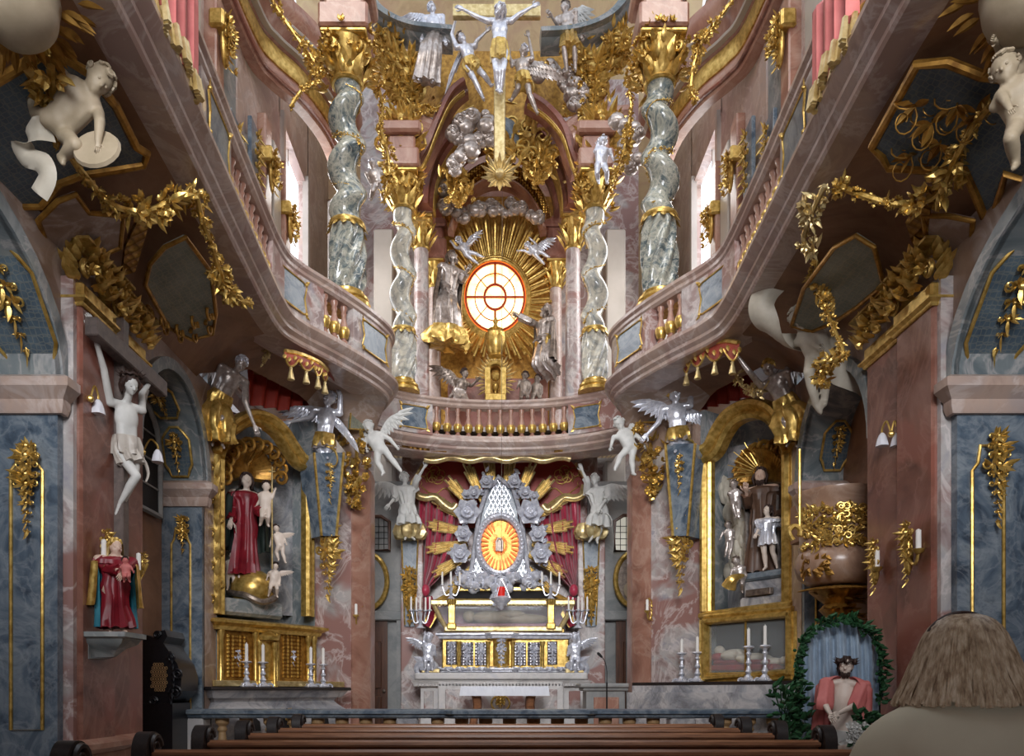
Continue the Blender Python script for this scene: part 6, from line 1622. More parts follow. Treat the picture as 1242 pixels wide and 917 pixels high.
# upper wall: gilt capitals, blue panels with gilt trophies
for s in (-1, 1):
    for (y, lab, z, h) in ((10.65, 'upper blue wall panel', 8.1, 1.3), (11.52, 'upper violet wall panel', 8.7, 1.2)):
        q = MB(); q.box((-3.66, y-.2, z-h*.7), (-3.60, y+.2, z+h*.7), .01); o = tag(q.build('inlay_panel', 'blue', None, s > 0), '%s with gilt trophy %s' % (lab, 'behind the left gallery' if s < 0 else 'behind the right gallery'), 'panel')
        q = MB(); sprays(q, Vector((-3.58, y, z)), (0, 1, 0), (0, 0, 1), (1, 0, 0), .34, h*1.2, 6, int(y*9)); q.build('gilt_trophy', 'gold', o, s > 0)
    for (y, z) in ((12.3, 9.35), (13.42, 9.2), (10.15, 9.6)):
        q = MB(); sprays(q, Vector((-3.55, y, z)), (0, 1, 0), (0, 0, 1), (1, 0, 0), .4, .6, 4, int(y*7)); q.obox(Vector((-3.63, y, z+.2)), (.1, .2, .12), None, .03); q.ell(Vector((-3.58, y, z)), (.05, .12, .32))
        for i in range(10): put_flower(q, Vector((-3.5, y+random.uniform(-.2, .2), z+random.uniform(-.3, .3))), (1, random.uniform(-1, 1), 0), .07)
        tag(q.build('gilt_capital', 'gold', None, s > 0), 'gilt pilaster capital high on the %s upper wall, %s' % (SN[s], {12.3: 'middle of three', 13.42: 'farthest of three', 10.15: 'nearest of three'}[y]), 'capital')
# sunlit gilt gaps seen in the gallery plinths
# ------------------------------------------------------------------ pulpit
pc = P(1016, 690, 8.75); g = thing('pulpit', 'round brown marble pulpit with gilt relief on the right wall', 'pulpit', (pc.x, 8.75, pc.z))
zz = lambda py: EYE+(CY-py)*8.35/F
q = MB(); q.lathe([(.28, zz(705)), (.33, zz(702)), (.42, zz(694)), (.46, zz(680)), (.44, zz(668)), (.40, zz(662)), (.41, zz(656)), (.40, zz(650)), (.40, zz(612)), (.42, zz(606)), (.44, zz(598)), (.47, zz(592)), (.47, zz(588)), (.40, zz(586))], (pc.x, 8.75, 0), 32); q.build('basket', 'pulpit_marble', g)
q = MB(); rg = random.Random(4)
for i in range(260):
    a = R(rg.uniform(185, 285)); z = zz(rg.uniform(612, 660)); d = Vector((math.cos(a), math.sin(a), 0)); o = Vector((pc.x, 8.75, z))+d*.40
    if rg.random() < .55: put_leaf(q, o, Vector((-d.y, d.x, 0))*rg.uniform(-1, 1)+Vector((0, 0, rg.uniform(-1, 1)))+d*.3, d, .10, .04)
    elif rg.random() < .5: scroll(q, o+d*.03, Vector((-d.y, d.x, 0)), (0, 0, 1), d, .09, 1.4, 1, .012, 12)
    else: put_ball(q, o, rg.uniform(.02, .035))
q.build('gilt_relief', 'gold', g)
q = MB()
for i in range(60):
    a = R(rg.uniform(180, 330)); d = Vector((math.cos(a), math.sin(a), 0)); o = Vector((pc.x, 8.75, zz(706)-.02))+d*.33; put_leaf(q, o, d*.6+Vector((0, 0, -.4)), d, .14, .08)
for i in range(30):
    a = R(rg.uniform(180, 230)); d = Vector((math.cos(a), math.sin(a), 0)); put_leaf(q, Vector((pc.x, 8.75, zz(rg.uniform(672, 695))))+d*.43, Vector((-d.y, d.x, rg.uniform(-1, 1))), d, .14, .07)
q.lathe([(.04, zz(760)), (.10, zz(748)), (.2, zz(735)), (.14, zz(728)), (.24, zz(718)), (.30, zz(712)), (.3, zz(708))], (pc.x, 8.75, 0), 16)
for i in range(40): a = rg.uniform(3.1, 6.3); d = Vector((math.cos(a), math.sin(a), 0)); put_leaf(q, Vector((pc.x, 8.75, zz(rg.uniform(715, 755))))+d*.17, d+Vector((0, 0, rg.uniform(-1, .4))), d, .15, .08)
q.build('gilt_underside', 'gold_dark', g)
q = MB(); q.lathe([(.25, zz(716)), (.29, zz(712)), (.27, zz(708))], (pc.x, 8.75, 0), 24); q.build('marble_ring', 'palepink', g)
q = MB(); q.box((pc.x-.3, 9.0, zz(640)), (pc.x+.5, 9.35, zz(590))); q.build('wall_bracket', 'brown', g)
q = MB(); b = P(970, 640, 8.5); q.tube([b+Vector((0, 0, -.05)), P(970, 545, 8.5)], .018, 8); q.tube(catmull([P(962, 655, 8.5), P(957, 645, 8.5), P(963, 638, 8.5), P(970, 642, 8.5), P(970, 650, 8.5)], 5), .028, 6); tag(q.build('gilt_pole', 'gold'), 'thin gilt pole with scrolled foot at the pulpit edge', 'pole')
# dark chapel behind pulpit
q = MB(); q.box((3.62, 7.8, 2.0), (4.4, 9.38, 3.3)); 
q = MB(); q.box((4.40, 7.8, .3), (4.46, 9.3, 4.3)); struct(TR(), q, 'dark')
# window in the left chapel
pts = [(-4.07, 8.2, 3.3), (-4.07, 9.25, 3.3), (-4.07, 9.25, 4.0), (-4.07, 9.15, 4.3), (-4.07, 8.95, 4.48), (-4.07, 8.6, 4.5), (-4.07, 8.3, 4.3), (-4.07, 8.2, 4.0)]
q = MB(); q.prism(pts, (.02, 0, 0)); o = struct('window_7', q, 'dark'); q = MB(); q.tube([Vector(p)+Vector((.03, 0, 0)) for p in pts], .04, 6, True)
for z in (3.6, 3.9, 4.2): q.tube([(-4.04, 8.2, z), (-4.04, 9.25, z)], .012, 5)
q.build('frame', 'grey', o)
for sd, hit, n, pts, lab in ((0, SL, SOFF.n, ((46, 268), (70, 244), (92, 236), (108, 258), (150, 262), (146, 300), (110, 316), (66, 318)), 'pinkish gilt-edged spandrel field above the left gilt capitals'), (1, SRh, SOFFR.n, ((1180, 268), (1150, 262), (1120, 262), (1124, 292), (1140, 310), (1176, 316)), 'pinkish gilt-edged spandrel field above the right gilt capitals')):
    q = MB(); p = [hit(a, b, .10) for a, b in pts]; q.prism(p, -n*.03); o = tag(q.build('spandrel_field', 'spandrel'), lab, 'panel'); q = MB(); q.tube(p, .022, 8, True); q.build('gilt_border', 'gold_dark', o)
q = MB(); p = [SRh(a, b, .10) for a, b in ((1012, 300), (1038, 286), (1060, 300), (1072, 345), (1040, 372), (1010, 392), (985, 402), (960, 395), (975, 350))]; q.prism(p, -SOFFR.n*.03); o = tag(q.build('wall_panel', 'diaper_green'), 'grey-green patterned panel behind the stucco scroll above the pulpit', 'panel'); q = MB(); q.tube(p, .022, 8, True); q.build('gilt_border', 'gold_dark', o)
# ------------------------------------------------------------------ left wall: crucifix, bracket, sconces, confessional
g = thing('wall_cross', 'dark wooden cross on the red pilasters carrying the pale crucified figure', 'cross', (-3.40, 6.95, 2.4))
q = MB(); q.box((-3.47, 6.94, 2.35), (-3.38, 7.06, 4.55), .01); q.build('upright', 'cross_wood', g)
a, b = Vector((-3.36, 6.36, 4.20)), Vector((-3.36, 7.72, 4.20)); q = MB(); q.box((-3.42, 6.36, 4.13), (-3.31, 7.72, 4.28), .01); q.build('crossbeam', 'cross_wood', g)
q = MB(); bp = P(141, 768, 6.62); x1 = bp.x
q.sweep([(-3.5, 6.46), (x1+.13, 6.46), (x1+.13, 6.8), (-3.5, 6.8)], [(-.3, bp.z), (.03, bp.z), (.03, bp.z-.04), (.0, bp.z-.05), (-.02, bp.z-.09), (-.09, bp.z-.13), (-.15, bp.z-.20), (-.3, bp.z-.22)], 1); q.box((-3.5, 6.46, bp.z-.04), (x1+.12, 6.8, bp.z-.001))
tag(q.build('statue_bracket', 'bluegrey'), 'grey stone wall bracket under the small painted Madonna', 'bracket')
def sconce(o, u, n, label, w, h, cand):
    g = thing('candle_sconce', label, 'sconce', o)
    q = MB(); sprays(q, o, u, (0, 0, 1), n, w, h, 5, int(abs(o.y)*100)); q.ell(o, (w*.16, w*.16, h*.4)); q.build('gilt_plate', 'gold', g)
    q = MB(); c = Vector(cand)
    q.tube(catmull([Vector(o)+Vector(n)*.05, Vector(o).lerp(c, .4)+Vector((0, 0, -.10)), Vector(o).lerp(c, .8)+Vector((0, 0, -.09)), c], 6), .014, 6); q.lathe([(.012, -.03), (.04, -.01), (.05, .015), (.02, .015)], c, 12); q.build('arm', 'gold', g)
    q = MB(); q.lathe([(.022, .01), (.021, .17), (.004, .18)], c, 10); q.build('candle', 'candle', g)
sconce(Vector((-3.40, 6.66, P(104, 678, 6.6).z)), (0, 1, 0), (1, 0, 0), 'gilt wall sconce with white candle left of the small painted Madonna', .26, .50, P(126, 680, 6.55))
sconce(Vector((-3.46, 7.5, P(172, 682, 7.4).z)), (0, 1, 0), (1, 0, 0), 'gilt wall sconce with white candle right of the small painted Madonna', .14, .2, P(168, 694, 7.3))
sconce(Vector((3.40, 6.66, P(1136, 668, 6.6).z)), (0, -1, 0), (-1, 0, 0), 'gilt wall sconce on the nearer red pilaster above the fair-haired visitor', .26, .50, P(1114, 668, 6.5))
sconce(Vector((3.46, 7.36, P(1088, 685, 7.3).z)), (0, -1, 0), (-1, 0, 0), 'gilt wall sconce on the farther red pilaster by the pulpit', .26, .46, P(1064, 690, 7.3))
cn = P(433, 750, 11.95); sconce(cn, (1, 0, 0), (0, -1, 0), 'gilt sunflower sconce on the left corner pier edge by the door', .24, .42, cn+Vector((.02, -.2, .02)))
cn = P(790, 745, 11.8); sconce(cn, (1, 0, 0), (0, -1, 0), 'gilt sconce on the right corner pier edge by the door', .24, .5, cn+Vector((-.1, -.2, .02)))
def lamp(o, c, label, bells):
    g = thing('wall_lamp', label, 'lamp', o)
    q = MB()
    for e in bells: q.tube(catmull([Vector(o), Vector(o).lerp(Vector(e), .5)+Vector((0, 0, .12)), Vector(e)+Vector((0, 0, .06)), Vector(e)], 6), .009, 6)
    put_ball(q, o, .03); q.build('brass_arm', 'gold', g)
    for e in bells:
        q = MB(); q.lathe([(.055, -.10), (.05, -.07), (.042, -.03), (.03, .0), (.015, .02)], e, 14, mod=lambda A, t: 1+.07*math.sin(5*A)*(1-t)); q.build('glass_shade', 'frosted', g)
lamp(Vector((-3.44, 6.5, P(106, 478, 6.4).z)), None, 'white tulip wall lamp on the nearer red pilaster left of the crucified figure', [P(119, 488, 6.6)])
lamp(Vector((-3.50, 7.6, P(178, 545, 7.5).z)), None, 'white tulip wall lamp right of the crucified figure', [P(191, 548, 7.6)])
lamp(Vector((3.48, 7.1, P(1106, 522, 7.0).z)), None, 'white twin tulip wall lamp on the right red pilasters', [P(1070, 528, 7.2), P(1088, 528, 7.1)])
Yc = 8.75
g = thing('confessional', 'black carved confessional with pierced grille behind the left pilasters', 'confessional', P(190, 862, Yc)); g.location.z = .3
q = MB(); out = [P(a, b, Yc) for a, b in ((165, 850), (165, 772), (172, 769), (186, 773), (192, 766), (200, 764), (203, 772), (198, 780), (206, 792), (215, 805), (220, 822), (219, 838), (208, 850), (198, 856), (185, 857))]
q.prism(out, (0, .5, 0)); q.box((P(165, 0, Yc).x, Yc-.02, .28), (P(210, 0, Yc).x, Yc+.5, P(0, 853, Yc).z)); q.build('carved_side', 'black_wood', g)
for (px, py, sz, h) in ((209, 840, .16, 1), (200, 770, .08, -1), (213, 818, .13, 1), (196, 850, .10, -1), (207, 798, .1, 1)):
    q = MB(); scroll(q, P(px-5, py, Yc-.03), (1, 0, 0), (0, 0, 1), (0, -1, 0), sz, 1.8, h, .016, 20); q.build('carved_scroll', 'black_wood', g)
q = MB(); q.tube([P(206+1.6*i-.2*i*i, 790+7*i, Yc) for i in range(9)], .015, 5)
for i in range(9): put_leaf(q, P(205+1.6*i-.2*i*i, 790+7*i, Yc-.02), (.5, -.2, -1), (0, -1, 0), .10, .05)
q.build('scrollwork', 'black_wood', g)
q = MB()
for i in range(6):
    for j in range(8):
        px = 184+i*3.2+(j % 2)*1.6; py = 806+j*4.4
        if ((px-193)/11)**2+((py-822)/20)**2 < 1: c = P(px, py, Yc-.02); q.tube([c+Vector((.012*math.cos(k*1.05), 0, .017*math.sin(k*1.05))) for k in range(6)], .0055, 4, True)
q.build('pierced_grille', 'ochre', g)
# shells and stucco at the very top corners
for s in (-1, 1):
    hit = SL if s < 0 else SRh; n = SOFF.n if s < 0 else SOFFR.n; px, py = (24, 16) if s < 0 else (1240, 8)
    q = MB(); c = hit(px, py, .18)
    M = rotto(n); q.lathe([(.02, .14), (.11, .13), (.18, .08), (.22, .0), (.24, -.03), (.2, -.06)], c, 28, M); o = tag(q.build('stucco_dish', 'stucco_brown'), 'shallow stucco dish with gilt leaves under the %s gallery' % SN[s], 'ornament')
    q = MB(); rg = random.Random(s+9); t1 = Vector(n).orthogonal().normalized(); t2 = Vector(n).cross(t1)
    for i in range(60):
        a = rg.uniform(0, 6.28); d = t1*math.cos(a)+t2*math.sin(a); put_leaf(q, c+d*rg.uniform(.2, .34)-Vector(n)*.05, d+Vector(n)*rg.uniform(-.2, .4), n, .14, .055)
    q.build('gilt_leaves', 'gold_dark', o)

for A, n, pts, lab in ((AL, an_, ((300, 440), (350, 440), (392, 455), (388, 505), (350, 520), (330, 500), (300, 490)), 'dark red hanging behind the left fringed canopy'), (AR, ar_n, ((915, 425), (870, 428), (834, 448), (838, 500), (862, 512), (882, 492), (915, 480)), 'dark red hanging behind the right fringed canopy')):
    c = [A(a, b, -.15) for a, b in pts]; q = MB(); rows = []
    for j in range(9):
        t = j/8; L, Rr = c[0].lerp(c[6], t), c[2].lerp(c[3], t)
        rows.append([L.lerp(Rr, i/40)+n*.05*math.sin(i*.9+t*2) for i in range(41)])
    q.grid(rows, -n*.02); tag(q.build('red_hanging', 'red_panel', smooth=60), lab, 'curtain')
# ------------------------------------------------------------------ figures
def cloak(mat, open_deg=55, bottom='ankle', flare=1.0, amp=.08, fold=8, top=.15, name='cloak', lift=0.0, wide=1.0):
    def f(o, I, mirror=False):
        J, u, up, cf, lat = I['J'], I['u'], I['up'], I['cf'], I['lat']
        ank = (J['anl']+J['anr'])/2; kn = (J['knl']+J['knr'])/2
        end = {'ankle': ank, 'knee': kn, 'hip': J['pelvis'].lerp(kn, .4)}[bottom]
        st = [(J['neck']-up*top*u, .42, .40), (J['neck']-up*.5*u, 1.12, .56), (J['waist'], 1.05*flare, .66), (J['pelvis'], 1.08*flare, .72*flare), (J['pelvis'].lerp(end, .55), 1.1*flare, .8*flare), (end, 1.15*flare, .9*flare)]
        cs = catmull([s[0] for s in st], 4); m = len(cs); rows = []; n = 40
        for i, c in enumerate(cs):
            t = i/(m-1)*(len(st)-1); k = min(int(t), len(st)-2); g = t-k
            rx = (st[k][1]*(1-g)+st[k+1][1]*g)*u*wide; ry = (st[k][2]*(1-g)+st[k+1][2]*g)*u
            row = []
            for j in range(n+1):
                A = R(open_deg)+(2*math.pi-2*R(open_deg))*j/n; w = 1+amp*(.3+.9*i/m)*math.sin(fold*A+2*i/m)
                row.append(c+lat*math.sin(A)*rx*w+cf*math.cos(A)*ry*w-cf*lift*u)
            rows.append(row)
        q = MB(); q.grid(rows, -cf*.05*u); q.build(name, mat, o, smooth=60)
    return f
HA = 'statue'
W_ = 'silver_warm'
def Yat(hit, px, py, off): return hit(px, py, off).y
# --- herm angels and their bent companions over the side altars
Y = Yat(PL_, 398, 500, .34)
figure('herm_angel', 'silver herm angel stretching one arm to the side on the left corner pier', dict(head=(399, 484), neck=(397, 494), pelvis=(393, 540), elr=(413, 480), har=(403, 457), ell=(378, 506), hal=(352, 512), knl=(391, 549), knr=(396, 549), anl=(391, 553), anr=(396, 553)), Y, 17, mat='silver', hair=('silver', 'curls'), cf=(.1, -1, 0), hf=(-.5, -.8, .2), cat=HA,
       robe=[dict(mat='silver_warm', top='waist', bottom='hip', name='waist_drapery', flare=1.15, sash='gold')], wing=[('l', (362, 496, .1), 26, (-.2, 0, -1)), ('r', (424, 530, .1), 24, (.1, 0, -1))], base=P(394, 556, Y))
q = MB(); s0 = P(402, 458, Y-.05); s1 = P(427, 422, Y-.05); q.tube([s0, s0.lerp(s1, .5)+Vector((.03, 0, 0)), s1], [.02, .015, .006], 6)
for i in range(16):
    c = s0.lerp(s1, .15+.8*i/16); d = (s1-s0).normalized(); e = Vector((-d.z, 0, d.x))*(1 if i % 2 else -1); put_leaf(q, c, d+e*.6, (0, -1, 0), .22, .045, FEATHER)
tag(q.build('gilt_palm_branch', 'gold_pale'), 'gilt palm branch held up by the left herm angel', 'ornament')
Y = Yat(PRR, 820, 500, .34)
figure('herm_angel', 'silver herm angel raising one arm to the red canopy on the right corner pier', dict(head=(818, 479), neck=(819, 489), pelvis=(823, 532), elr=(839, 470), har=(838, 447), ell=(799, 512), hal=(785, 527), knl=(821, 541), knr=(826, 541), anl=(821, 545), anr=(826, 545)), Y, 18, mat='silver', hair=('gold', 'curls'), cf=(-.2, -1, 0), hf=(.5, -.8, .3), cat=HA,
       robe=[dict(mat='silver_warm', top='waist', bottom='hip', name='waist_drapery', flare=1.2, sash='gold')], wing=[('l', (790, 488, .1), 26, (-.1, 0, -1)), ('r', (850, 505, .1), 26, (.1, 0, -1))], base=P(824, 548, Y))
Y = Yat(AL, 275, 480, .35)
figure('reclining_angel', 'silver angel in gilt drapery reaching down over the left altar frame', dict(head=(292, 442, -.1), neck=(286, 449, -.05), pelvis=(265, 488), elr=(297, 487, -.15), har=(309, 517, -.15), ell=(258, 472), hal=(250, 492), knl=(255, 512), knr=(270, 508, -.1), anl=(258, 535), anr=(268, 536)), Y, 18, mat='silver_warm', hair=('silver', 'curls'), cf=(.7, -.8, 0), hf=(.6, -.7, -.3), cat=HA,
       robe=[dict(mat='gold', top='waist', bottom='ankle', name='gilt_drapery', flare=1.25, fold=7, amp=.2, sash='gold')], wing=[('l', (244, 436, .1), 32, (.0, 0, -1))])
Y = Yat(AR, 948, 470, .4)
figure('reclining_angel', 'silver angel in gilt drapery reaching to the red canopy over the right altar frame', dict(head=(932, 447, -.1), neck=(937, 455, -.05), pelvis=(954, 492), ell=(908, 450, -.15), hal=(893, 430, -.15), elr=(962, 475), har=(966, 498), knl=(952, 512, -.1), knr=(968, 508), anl=(958, 534), anr=(966, 536)), Y, 18, mat='silver_warm', hair=('gold', 'curls'), cf=(-.7, -.8, 0), hf=(-.7, -.7, 0), cat=HA,
       robe=[dict(mat='gold', top='waist', bottom='ankle', name='gilt_drapery', flare=1.3, fold=7, amp=.2, sash='gold')], wing=[('r', (984, 430, .1), 32, (0, 0, -1))])
q = MB(); garland(q, [AR(x, y, .55) for x, y in ((893, 455), (900, 468), (912, 474), (926, 470), (934, 462))], .07, 1.2, 21, fl=.3); tag(q.build('gilt_garland', 'gold_pale'), 'pale gilt leaf garland in the arms of the right reclining angel', 'garland')
# --- white stucco cherubs and angels at the choir opening
for side, sp, w, lab in ((-1, dict(head=(447, 518), pelvis=(461, 545), ell=(440, 532), hal=(444, 543), elr=(473, 533), har=(480, 541), knl=(458, 562), knr=(474, 556), anl=(465, 574), anr=(486, 571)), [('r', (484, 502, .1), 20, (.2, 0, -1)), ('l', (430, 506, .15), 18, (-.2, 0, -1))], 'white stucco cherub flying left of the choir balustrade'),
                         (1, dict(head=(751, 514), pelvis=(764, 541), ell=(744, 530), hal=(741, 541), elr=(775, 531), har=(781, 540), knl=(752, 554), knr=(766, 560), anl=(746, 569), anr=(768, 575)), [('r', (782, 498, .1), 22, (.2, 0, -1))], 'white stucco cherub flying right of the choir balustrade')):
    figure('stucco_cherub', lab, sp, 11.55, 15, 'putto', cf=(.1*side, -1, .1), hf=(-.4, -1, 0), mat='stucco', hair=('stucco', 'curls'), wing=w, cat=HA, vox=12)
figure('stucco_angel', 'white stucco angel lifting the canopy edge left of the high altar', dict(head=(491, 580), neck=(491, 588), pelvis=(495, 622), elr=(505, 583, -.1), har=(515, 566, -.1), ell=(480, 603, -.15), hal=(472, 612, -.25), knl=(491, 636), knr=(501, 634), anl=(492, 652), anr=(500, 652)), 14.35, 13, cf=(.25, -1, 0), hf=(.5, -.8, .4), mat='stucco', hair=('stucco', 'curls'), cat=HA,
       robe=[dict(mat='stucco', top='neck', bottom='knee', flare=1.35, fold=8, amp=.16, sleeves=.3, sash='stucco')], wing=[('l', (450, 590, .2), 24, (.3, 0, -1))])
figure('stucco_angel', 'white stucco angel lifting the canopy edge right of the high altar', dict(head=(721, 582), neck=(723, 590), pelvis=(727, 622), ell=(712, 584, -.1), hal=(706, 570, -.1), elr=(737, 603, -.1), har=(728, 616, -.2), knl=(720, 638), knr=(729, 638), anl=(717, 654), anr=(724, 656)), 14.35, 13, cf=(-.25, -1, 0), hf=(-.6, -.8, .3), mat='stucco', hair=('stucco', 'curls'), cat=HA,
       robe=[dict(mat='stucco', top='neck', bottom='knee', flare=1.45, fold=8, amp=.16, sleeves=.3, sash='stucco')], wing=[('r', (756, 592, .15), 28, (.1, 0, -1))])
for sg, px in ((-1, 497), (1, 717)):
    q = MB(); st = [P(px, 640, 14.5), P(px, 650, 14.5)]
    drape(q, [(P(px, 636, 14.5), .26, .2), (P(px, 646, 14.5), .30, .22), (P(px, 654, 14.5), .22, .18)], (1, 0, 0), (0, -1, 0), 8, .15, 40); tag(q.build('gilt_skirt_hem', 'gold_pale'), 'gilt hem cloth at the top of the herm %s of the high altar' % SN[sg], 'drapery')
# --- left altar: Madonna and child on the globe
Y = Yat(AL, 300, 640, -.22)
figure('madonna_statue', 'painted Madonna in red robe and green cloak on the gilt globe of the left altar', dict(head=(299, 583), neck=(299, 594), pelvis=(298, 640), elr=(312, 618, -.15), har=(318, 622, -.25), ell=(283, 618, -.05), hal=(280, 632, -.2), knl=(292, 668), knr=(302, 666, -.05), anl=(290, 696), anr=(303, 696)), Y, 18, mat='flesh_pale', cf=(.55, -.85, 0), hf=(.5, -.85, -.1), hair=('hair_dark', 'long'), veil='hair_dark', cat=HA,
       robe=[dict(mat='robe_red', top='neck', bottom='ankle', fold=11, amp=.13, sleeves=.85)], extra=cloak('robe_green', 48, 'knee', 1.15, .1, top=.0, wide=1.15))
figure('christ_child_statue', 'pale naked child with dark hair held beside the Madonna on the left altar', dict(head=(323, 590), pelvis=(322, 615), ell=(316, 606), hal=(312, 612), elr=(330, 604), har=(333, 596), knl=(318, 626, -.1), knr=(325, 627, -.1), anl=(316, 636), anr=(325, 637)), Y-.2, 12, 'putto', cf=(.3, -1, 0), mat='flesh_pale', hair=('hair_dark', 'curls'), cat=HA, vox=12)
q = MB(); c = P(330, 650, Y-.2); q.tube([P(330, 690, Y-.2), P(330, 566, Y-.2)], .012, 6); q.tube([P(326, 572, Y-.2), P(334, 572, Y-.2)], .012, 6); tag(q.build('cross_staff', 'gold_pale'), 'thin gilt staff topped by a small cross beside the pale child', 'staff')
for lab, sp, hp, dy in (('pale cherub climbing at the lower left of the gilt globe', dict(head=(282, 674), pelvis=(280, 694), ell=(274, 684), hal=(271, 690), elr=(289, 680), har=(288, 670), knl=(276, 704), knr=(284, 704), anl=(276, 714), anr=(284, 714)), 10, -.05),
                    ('pale cherub half hidden behind the cloak on the left of the Madonna', dict(head=(272, 628), pelvis=(271, 648), elr=(280, 636), har=(284, 630), knl=(269, 658), knr=(274, 658), anl=(270, 667), anr=(275, 667)), 9, .05),
                    ('pale cherub floating to the right of the Madonna, upper one', dict(head=(335, 641), pelvis=(340, 662), ell=(330, 652), hal=(328, 660), knl=(335, 670), knr=(343, 672), anl=(338, 679), anr=(346, 682)), 9, -.05),
                    ('pale cherub crouching at the right of the gilt globe, lower one', dict(head=(334, 687), pelvis=(332, 706), ell=(326, 695), hal=(324, 701), knl=(328, 714, -.08), knr=(336, 714, -.08), anl=(326, 722), anr=(336, 723)), 9, -.05)):
    figure('altar_cherub', lab, sp, Y+dy, hp, 'putto', mat='flesh_pale', hair=('hair_dark', 'curls'), cat=HA, vox=11, cf=(.4, -1, 0), wing=[('r', (sp['head'][0]+14, sp['head'][1]+6, .1), 9, (.2, 0, -1))] if 'right' in lab else None)
# --- right altar: bearded saint with boy and cherubs
Y = Yat(AR, 922, 640, -.25)
figure('bearded_saint_statue', 'bearded dark-haired saint in brown and silver robe with rays behind his head', dict(head=(922, 577), neck=(922, 588), pelvis=(924, 634), ell=(907, 612), hal=(905, 596, -.2), elr=(941, 615), har=(944, 632, -.15), knl=(916, 664), knr=(930, 664), anl=(916, 694), anr=(932, 694)), Y, 19, mat='flesh', cf=(-.5, -.85, 0), hf=(-.4, -.9, -.1), hair=('hair_dark', 'long'), beard=True, cat=HA,
       robe=[dict(mat='robe_brown', top='neck', bottom='ankle', fold=10, amp=.12, sleeves=.8)], extra=cloak('silver_warm', 75, 'ankle', .95))
q = MB(); c = P(924, 574, Y+.12)
for i in range(18):
    a = R(-10+200*i/17); q.tube([c+Vector((.12*math.cos(a), 0, .12*math.sin(a))), c+Vector(((.42+.06*(i % 2))*math.cos(a), 0, (.42+.06*(i % 2))*math.sin(a)))], [.012, .006], 5)
tag(q.build('gilt_halo', 'gold'), 'gilt ray halo behind the head of the bearded saint', 'halo')
figure('boy_statue', 'boy in a short silver tunic standing before the bearded saint', dict(head=(931, 619), neck=(931, 627), pelvis=(931, 652), ell=(921, 640), hal=(917, 648, -.15), elr=(942, 636), har=(952, 634, -.1), knl=(927, 671), knr=(937, 670), anl=(929, 688), anr=(942, 686)), Y-.32, 13, mat='flesh_pale', cf=(-.5, -.85, 0), hf=(-.8, -.5, .3), hair=('hair_dark', 'long'), cat=HA,
       robe=[dict(mat='silver', top='neck', bottom='hip', flare=1.2, fold=9, amp=.12, sleeves=.5)])
for lab, sp, hp, dy in (('silvery cherub held up at the left shoulder of the bearded saint', dict(head=(890, 588), pelvis=(892, 608), ell=(884, 598), hal=(889, 604), elr=(900, 598), har=(906, 596), knl=(890, 618), knr=(896, 618), anl=(893, 627), anr=(897, 628)), 11, -.1),
                    ('silvery cherub hovering on the stucco cascade, middle one', dict(head=(883, 637), pelvis=(885, 655), ell=(877, 646), hal=(874, 652), elr=(890, 646), knl=(882, 664), knr=(887, 666), anl=(880, 674), anr=(884, 677)), 9, .0),
                    ('silvery cherub sitting at the left of the saint pedestal with gilt horn', dict(head=(893, 681), pelvis=(898, 699), ell=(888, 691), hal=(886, 699), elr=(903, 690), knl=(890, 705, -.1), knr=(900, 708, -.1), anl=(892, 714), anr=(900, 717)), 11, -.15)):
    figure('altar_cherub', lab, sp, Y+dy, hp, 'putto', mat='silver_warm', hair=('bronze', 'curls'), cat=HA, vox=11, cf=(-.4, -1, 0))
q = MB(); pts = catmull([P(884, 712, Y-.3), P(888, 704, Y-.35), P(894, 700, Y-.35), P(902, 698, Y-.3)], 5); q.tube(pts, [.10-.08*i/(len(pts)-1) for i in range(len(pts))], 10); tag(q.build('gilt_horn', 'gold'), 'gilt horn of plenty held by the cherub at the saint pedestal', 'ornament')
# --- left wall: crucified figure, small painted Madonna
g_ = figure('crucified_figure', 'pale life-like crucified figure on the dark wooden wall cross', dict(head=(159, 466, -.08), neck=(153, 486, .0), pelvis=(154, 548, .03), hal=(112, 397, -.5), har=(186, 458, .55), ell=(126, 448, -.26), elr=(172, 478, .30), knl=(166, 578, -.02), knr=(163, 580, .06), anl=(146, 610, .0), anr=(149, 611, .05), toel=(140, 626, .0), toer=(144, 627, .05)), 6.95, 22, mat='stucco', cf=(.8, -.6, 0), hf=(.75, -.55, -.25), hair=('hair_dark', 'long'), cat=HA, u=.158,
            robe=[dict(mat='tarn', top='waist', bottom='hip', name='loincloth', flare=.95, amp=.16, fold=7, sash='tarn')])
q = MB(); hc = P(159, 464, 6.87); k = []
for i in range(20): a = i*.314; k.append(hc+Vector((.085*math.cos(a), .085*math.sin(a), .05+.012*(i % 2))))
q.tube(k, .013, 5, True)
for p in k: q.tube([p, p+(p-hc).normalized()*.05], [.006, .001], 4)
o = q.build('crown_of_thorns', 'hair_dark', g_)
figure('painted_madonna', 'small painted Madonna with gilt veil and red robe on the grey wall bracket', dict(head=(140, 664), neck=(140, 673), pelvis=(140, 712), ell=(130, 690, -.05), hal=(146, 692, -.12), elr=(152, 690, -.05), har=(148, 696, -.14), knl=(136, 736), knr=(144, 736), anl=(135, 761), anr=(148, 762)), 6.6, 21, mat='flesh', cf=(.6, -.8, 0), hf=(.7, -.6, -.1), hair=('gold', 'long'), veil='gold_pale', cat=HA,
       robe=[dict(mat='robe_red', top='neck', bottom='ankle', fold=10, amp=.14, sleeves=.8, flare=1.05)], extra=lambda o, I: (cloak('gold', 52, 'knee', 1.1, wide=1.12)(o, I), cloak('robe_teal', 66, 'ankle', .95, name='cloak_lining')(o, I)))
